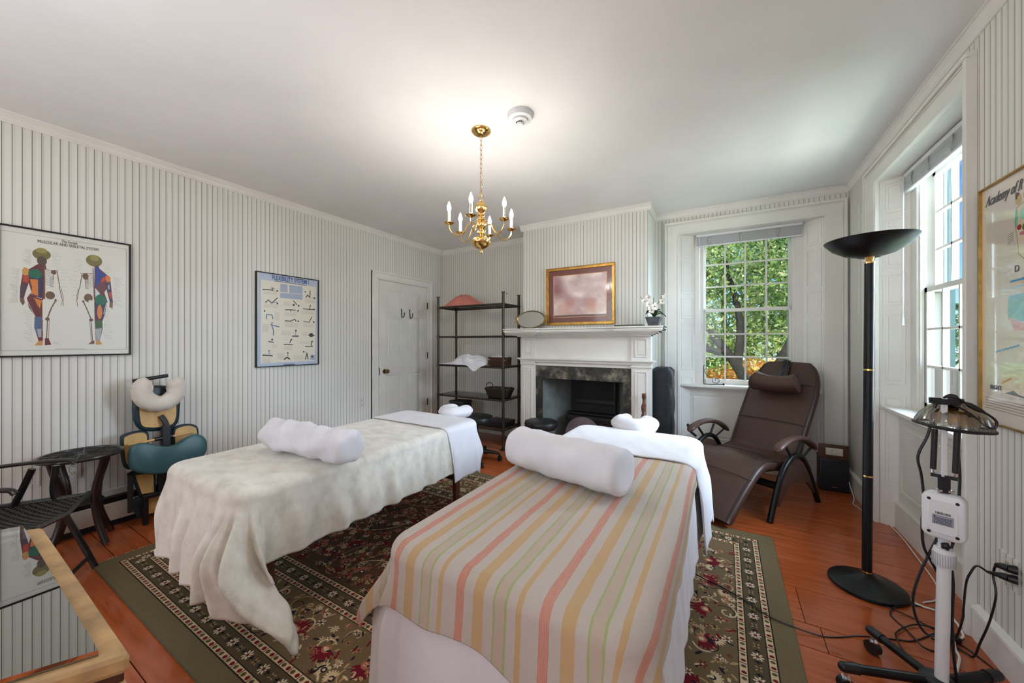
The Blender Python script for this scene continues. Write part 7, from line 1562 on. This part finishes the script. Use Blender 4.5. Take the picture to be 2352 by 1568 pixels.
# ------------------------------------------------------------------ chandelier
ch = thing('chandelier', 'polished brass six arm chandelier with lit candle bulbs', 'chandelier', (-1.365, 1.934, ZC)); cx, cy = -1.365, 1.934
MB().lathe([(.0, -.034), (.012, -.033), (.035, -.028), (.058, -.014), (.064, -.004), (.064, 0)], (cx, cy, ZC), 40).obj('ceiling_canopy', 'brass', ch)
z = ZC - .036; k = 0
L0 = (ZC - .036 - 2.215) / 13
for k in range(13):
    zc_ = ZC - .036 - L0 * (k + .5); h = L0 * .62; a = k * PI / 2
    pts = [(cx + .0075 * math.sin(t) * math.cos(a), cy + .0075 * math.sin(t) * math.sin(a), zc_ + h * math.cos(t)) for t in [2 * PI * q / 14 for q in range(14)]]
    MB().tube(pts, .0019, 6, closed=True).obj('chain_link', 'brass', ch)
MB().tube([(cx + .019 * math.sin(t), cy, 2.205 + .019 * math.cos(t)) for t in [2 * PI * q / 24 for q in range(24)]], .0026, 8, closed=True).obj('loop', 'brass', ch)
n = 40; prof = [(.004, 2.186), (.010, 2.180), (.026, 2.168), (.036, 2.150), (.037, 2.135), (.030, 2.118), (.016, 2.106), (.013, 2.100), (.020, 2.095), (.022, 2.088), (.013, 2.082), (.016, 2.074), (.027, 2.066), (.028, 2.058), (.018, 2.050), (.024, 2.042), (.032, 2.036), (.034, 2.018), (.028, 2.010), (.014, 2.002), (.013, 1.992), (.024, 1.984), (.026, 1.974), (.014, 1.962), (.012, 1.954), (.030, 1.948), (.052, 1.938), (.064, 1.922), (.066, 1.916), (.063, 1.908), (.052, 1.890), (.028, 1.876), (.012, 1.872), (.007, 1.866), (.007, 1.860), (.011, 1.856), (.010, 1.848), (0.0, 1.843)]
mb = MB(); vs = []; fs = []
for r0, zz in prof:
    for q in range(n):
        r1 = r0 * (1 + (.05 * math.cos(q * 2 * PI * 10 / n) if 2.11 < zz < 2.175 else 0)); vs.append((cx + r1 * math.cos(2 * PI * q / n), cy + r1 * math.sin(2 * PI * q / n), zz))
for i in range(len(prof) - 1):
    for q in range(n): fs.append((i * n + q, i * n + (q + 1) % n, (i + 1) * n + (q + 1) % n, (i + 1) * n + q))
mb.add(vs, fs); mb.obj('turned_column', 'brass', ch, angle=50)
th0 = math.radians(30.36)
for q in range(6):
    a = math.radians(258 + 60 * q); dx_, dd_ = math.cos(a), math.sin(a)
    u = Vector((math.cos(th0) * dx_ - math.sin(th0) * dd_, math.sin(th0) * dx_ + math.cos(th0) * dd_, 0))
    A = lambda r_, zz: tuple(Vector((cx, cy, 0)) + u * r_ + Vector((0, 0, zz)))
    arm = MB().tube(cat([A(.028, 2.026), A(.055, 2.038), (A(.085, 2.022)), A(.112, 1.975), A(.145, 1.945), A(.180, 1.955), A(.203, 1.985), A(.207, 2.010)], 6), .0038, 8).obj('arm', 'brass', ch)
    c = A(.207, 0); c = (c[0], c[1], 0)
    MB().lathe([(.005, 2.006), (.012, 2.010), (.030, 2.016), (.034, 2.021), (.033, 2.022), (.012, 2.016), (.010, 2.020), (.010, 2.026)], c, 24, caps=False).obj('drip_cup', 'brass', arm)
    MB().lathe([(.0, 2.018), (.0095, 2.018), (.0095, 2.092), (.006, 2.094)], c, 16).obj('candle_sleeve', 'ivory', arm)
    MB().lathe([(.005, 2.094), (.0105, 2.104), (.0125, 2.114), (.0105, 2.128), (.006, 2.142), (.0015, 2.154), (0, 2.156)], c, 14).obj('bulb', 'bulb', arm)
settle(ch)
sd_ = thing('smoke_detector', 'round white smoke detector on the ceiling beside the chandelier canopy', 'smoke detector', (-1.065, 1.915, ZC))
MB().lathe([(.078, 0), (.078, -.012), (.070, -.030), (.050, -.034), (.0, -.034)], (-1.065, 1.915, ZC), 40).obj('housing', 'whiteplastic', sd_)
MB().lathe([(.048, -.033), (.046, -.044), (.036, -.050), (.0, -.050)], (-1.065, 1.915, ZC), 36).obj('sensor_ring', 'whiteplastic', sd_)
MB().lathe([(.025, -.049), (.024, -.058), (.018, -.066), (0, -.068)], (-1.065, 1.915, ZC), 28).obj('sensor_cap', 'whiteplastic', sd_)
mb = MB()
for k in range(5): a = 3.9 + k * .42; mb.box(-.004, -.001, 0, .004, .001, .006, Matrix.Translation((-1.065 + .0247 * math.cos(a), 1.915 + .0247 * math.sin(a), ZC - .0575)) @ Matrix.Rotation(a + PI / 2, 4, 'Z'))
mb.obj('vent_slot', 'iron', sd_, smooth=False); settle(sd_)

# ------------------------------------------------------------------ raised blinds
def blind(lab, Mx, a, b, y, ztop, drop, wand, tapes, m_slat='whiteplastic'):
    r = thing('raised_blind', lab, 'blind', tuple(Mx @ Vector(((a + b) / 2, y, ztop))), 'raised window blinds')
    mb = MB(Mx); mb.box(a, y - .013, ztop - .026, b, y + .013, ztop); mb.box(a, y - .015, ztop - .004, b, y + .015, ztop); mb.obj('headrail', m_slat, r, smooth=False, bevel=.002)
    mb = MB(Mx); n = int((drop - .03) / .0024)
    q = random.Random(3)
    for k in range(n):
        z_ = ztop - .030 - k * .0024; o_ = q.uniform(-.0015, .0015); mb.box(a + .008, y - .0125 + o_, z_ - .0011, b - .008, y + .0125 + o_, z_)
    mb.obj('slat_stack', m_slat, r, smooth=False, kind='stuff')
    mb = MB(Mx); mb.box(a + .006, y - .013, ztop - drop - .012, b - .006, y + .013, ztop - drop); mb.obj('bottom_rail', m_slat, r, smooth=False, bevel=.002)
    for t in tapes:
        x = a + (b - a) * t; mb = MB(Mx)
        def fn(u, v): return (x + (u - .5) * .022 * (1 - .5 * abs(v - .5)) + .006 * math.sin(v * 6 + t * 9), y - .0155 - .006 * math.sin(v * PI), ztop - .03 - v * (drop - .028))
        mb.grid(fn, 5, 8); mb.obj('ladder_tape', mat('tape_%d' % int(t * 100), (176, 172, 168), .7), r, solid=.001)
    x, z1 = wand; MB(Mx).cyl((x, y - .018, ztop - .02), (x, y - .02, z1), .0035, n=8).cyl((x, y - .02, z1), (x, y - .02, z1 - .05), .006, .008, n=8).obj('wand', m_slat, r)
    settle(r)
blind('white blind pulled up at the top of the back window above the recliner', MW, .395, 1.285, .095, 2.392, .115, (.425, 1.45), (.14, .45, .79))
blind('white blind pulled up at the top of the right window beside the torchiere', MR, .815, 1.745, .105, 2.385, .115, (.83, 1.43), (.14, .38, .66, .9))
# iron scroll on the window stool
sc2 = thing('iron_scroll', 'thin black iron scroll ornament standing on the back window stool', 'ornament', (-.1, 4.25, .83))
y_ = 4.252
MB().tube(cat([(-.178, y_, 1.03), (-.190, y_, 1.02), (-.190, y_, .93), (-.190, y_, .845), (-.17, y_, .836), (-.10, y_, .835), (-.02, y_, .838)], 5), .0035, 7).obj('stand', 'iron', sc2)
mb = MB().tube([(-.075 + (.042 - .010 * t) * math.cos(2.2 * t + 2.4), y_, .880 + (.042 - .010 * t) * math.sin(2.2 * t + 2.4)) for t in [k * .1 for k in range(36)]], .0028, 6)
mb.tube(cat([(-.115, y_, .90), (-.16, y_, .93), (-.182, y_, .975), (-.165, y_, 1.0)], 6), .0028, 6); mb.obj('scrollwork', 'iron', sc2)
MB().sphere((-.012, y_, .842), .011, 10, 7).obj('finial_ball', 'iron', sc2); settle(sc2)
# small hook on the wall behind the shelves
o = MB().box(-2.555, YB - .012, 1.92, -2.545, YB - .0005, 1.935).obj('wall_nail', 'wood', smooth=False); tag(o, 'tiny brown nail in the striped wall above the shelving unit', 'nail')

# ------------------------------------------------------------------ outside
g = MB().box(-30, YB + .45, -.72, 40, 60, -.70).obj('lawn', 'grass', smooth=False); tag(g, kind='structure')
g = MB().box(XR + .35, -20, -.72, 40, YB + .45, -.70).obj('side_lawn', 'grass', smooth=False); tag(g, kind='structure')
g = MB().box(5.2, -20, -.70, 9.0, 60, -.69).obj('driveway', 'drive', smooth=False); tag(g, kind='structure')
def tree(name, lab, grp, base, trunk, blobs, leafm, n, size, seed, twigs=0):
    q = random.Random(seed); r = thing(name, lab, 'tree' if 'shrub' not in name else 'shrub', base, grp)
    B = Vector(base)
    if trunk:
        mb = MB()
        for pts, r0, r1 in trunk:
            P = cat([tuple(B + Vector(p)) for p in pts], 5); m = len(P); mb.tube(P, [r0 + (r1 - r0) * k / (m - 1) for k in range(m)], 9)
        mb.obj('trunk', 'trunk', r, angle=60)
    vs = np.zeros((n * 4, 3)); rs = np.random.RandomState(seed); wts = np.array([b[3] * b[4] * b[5] for b in blobs]) ** .66; wts /= wts.sum()
    idx = rs.choice(len(blobs), n, p=wts); bl_ = np.array(blobs, float)
    d = rs.normal(size=(n, 3)); d /= np.linalg.norm(d, axis=1)[:, None]; rad = rs.rand(n) ** .45
    c = bl_[idx, :3] + d * rad[:, None] * bl_[idx, 3:6] + np.array(base)
    ax1 = rs.normal(size=(n, 3)); ax1 /= np.linalg.norm(ax1, axis=1)[:, None]; t = rs.normal(size=(n, 3)); ax2 = np.cross(ax1, t); ax2 /= np.linalg.norm(ax2, axis=1)[:, None]
    s = size * (.6 + .8 * rs.rand(n))[:, None]
    vs[0::4] = c - ax1 * s; vs[1::4] = c + ax2 * s * .42; vs[2::4] = c + ax1 * s; vs[3::4] = c - ax2 * s * .42
    me = bpy.data.meshes.new('foliage'); me.from_pydata(vs.tolist(), [], [(4 * i, 4 * i + 1, 4 * i + 2, 4 * i + 3) for i in range(n)]); me.materials.append(M[leafm])
    o = bpy.data.objects.new('foliage', me); COL.objects.link(o); o.parent = r; o['kind'] = 'stuff'
    settle(r); return r
G = 'trees outside the back window'
tree('garden_tree', 'leafy garden tree with a dark forked trunk close outside the back window', G, (.55, 8.2, -.7),
     [([(0, 0, 0), (-.1, 0, .8), (-.35, 0, 1.5), (-.95, .1, 2.3), (-1.7, .2, 2.9)], .13, .05), ([(-.05, 0, .5), (.25, 0, 1.4), (.6, -.1, 2.4), (.7, 0, 3.6), (.9, 0, 4.6)], .11, .04), ([(-.35, 0, 1.5), (-.30, .2, 2.4), (-.55, .2, 3.6)], .09, .04), ([(.25, 0, 1.3), (1.1, .1, 2.0), (1.8, .1, 2.9)], .08, .03), ([(-.6, 0, 1.75), (-1.6, 0, 2.05), (-2.4, 0, 2.0)], .07, .03)],
     [(-.9, .5, 3.4, 1.3, 1.0, 1.0), (.5, .8, 3.3, 1.3, 1.0, .9), (-1.6, .2, 2.2, 1.0, .8, .7), (1.4, .3, 2.5, .9, .9, .9), (.1, .8, 2.2, 1.0, .7, .6), (-.5, -.1, 4.6, 1.5, 1.0, .8), (1.3, .4, 4.4, 1.1, 1.0, .8)], 'leafgreen', 22000, .055, 5)
tree('garden_tree', 'dark green tree farther back behind the forked garden tree', G, (2.6, 12, -.7), [([(0, 0, 0), (0, 0, 2), (.2, 0, 5)], .22, .08)],
     [(-.6, 0, 3.0, 1.6, 1.2, 1.3), (.4, 0, 4.2, 1.2, 1.2, 1.1), (-1.2, 0, 4.6, 1.0, 1.0, .8), (.2, .2, 1.7, 1.7, 1.2, 1.0)], 'leafdark', 14000, .085, 8)
tree('garden_tree', 'pale green slender tree standing left behind the forked garden tree', G, (-1.7, 12.5, -.7), [([(0, 0, 0), (.1, 0, 2), (0, 0, 4.5)], .16, .06), ([(1.6, 0, 0), (1.7, 0, 2), (1.5, 0, 6)], .12, .06)],
     [(0, 0, 3.2, 1.7, 1.2, 1.7), (-1.5, 0, 4.2, 1.4, 1.2, 1.6), (1.3, 0, 1.6, 1.5, 1.0, 1.0), (1.2, 0, 5.4, 1.4, 1.0, 1.1), (-.6, 0, 1.4, 1.5, 1, 1)], 'leafgreen', 16000, .085, 9)
tree('autumn_shrub', 'orange autumn shrub behind the trunk at the foot of the back window view', None, (.55, 9.0, -.7), [([(0, 0, 0), (0, 0, .6)], .05, .03)], [(0, 0, 1.0, .8, .5, .68), (-.75, .1, .85, .55, .4, .55), (.8, .1, .9, .5, .4, .5)], 'leafyellow', 7000, .05, 12)
tree('green_shrub', 'low green shrub at the lower left of the back window view', None, (-1.35, 8.9, -.7), [([(0, 0, 0), (0, 0, .6)], .05, .03)], [(0, 0, .85, .9, .6, .75), (-.9, .3, .7, .7, .6, .7)], 'leafgreen', 7000, .05, 13)
tree('hedge_tree', 'dense hedge tree beyond the lawn in the right window', 'hedge trees beyond the drive', (12.0, 24, -.7), [([(0, 0, 0), (0, 0, 2)], .2, .1)], [(0, 0, 2.4, 3.2, 2.4, 2.2), (4.5, -3, 2.2, 3.2, 2.4, 2.2), (9, -6, 2.6, 3.4, 2.6, 2.4), (-4, 4, 2.4, 3.4, 2.4, 2.2)], 'leafdark', 9000, .22, 14)
# outside wall trim of the house seen through the right window
sh_ = thing('window_shutter', 'dark teal louvered exterior shutter outside the right window', 'shutter', (XR + .36, 3.62, 1.6))
mb = MB(); mb.box(XR + .30, 3.42, .80, XR + .33, 3.46, 2.42); mb.box(XR + .30, 3.78, .80, XR + .33, 3.82, 2.42)
for k in range(34): mb.box(XR + .302, 3.46, .84 + k * .046, XR + .326, 3.78, .84 + k * .046 + .03)
mb.obj('louvers', 'shuttergreen', sh_, smooth=False, kind='stuff'); settle(sh_)
for o in list(bpy.data.objects):
    if o.name.split('.')[0] in ('window_1', 'window_2'): pass
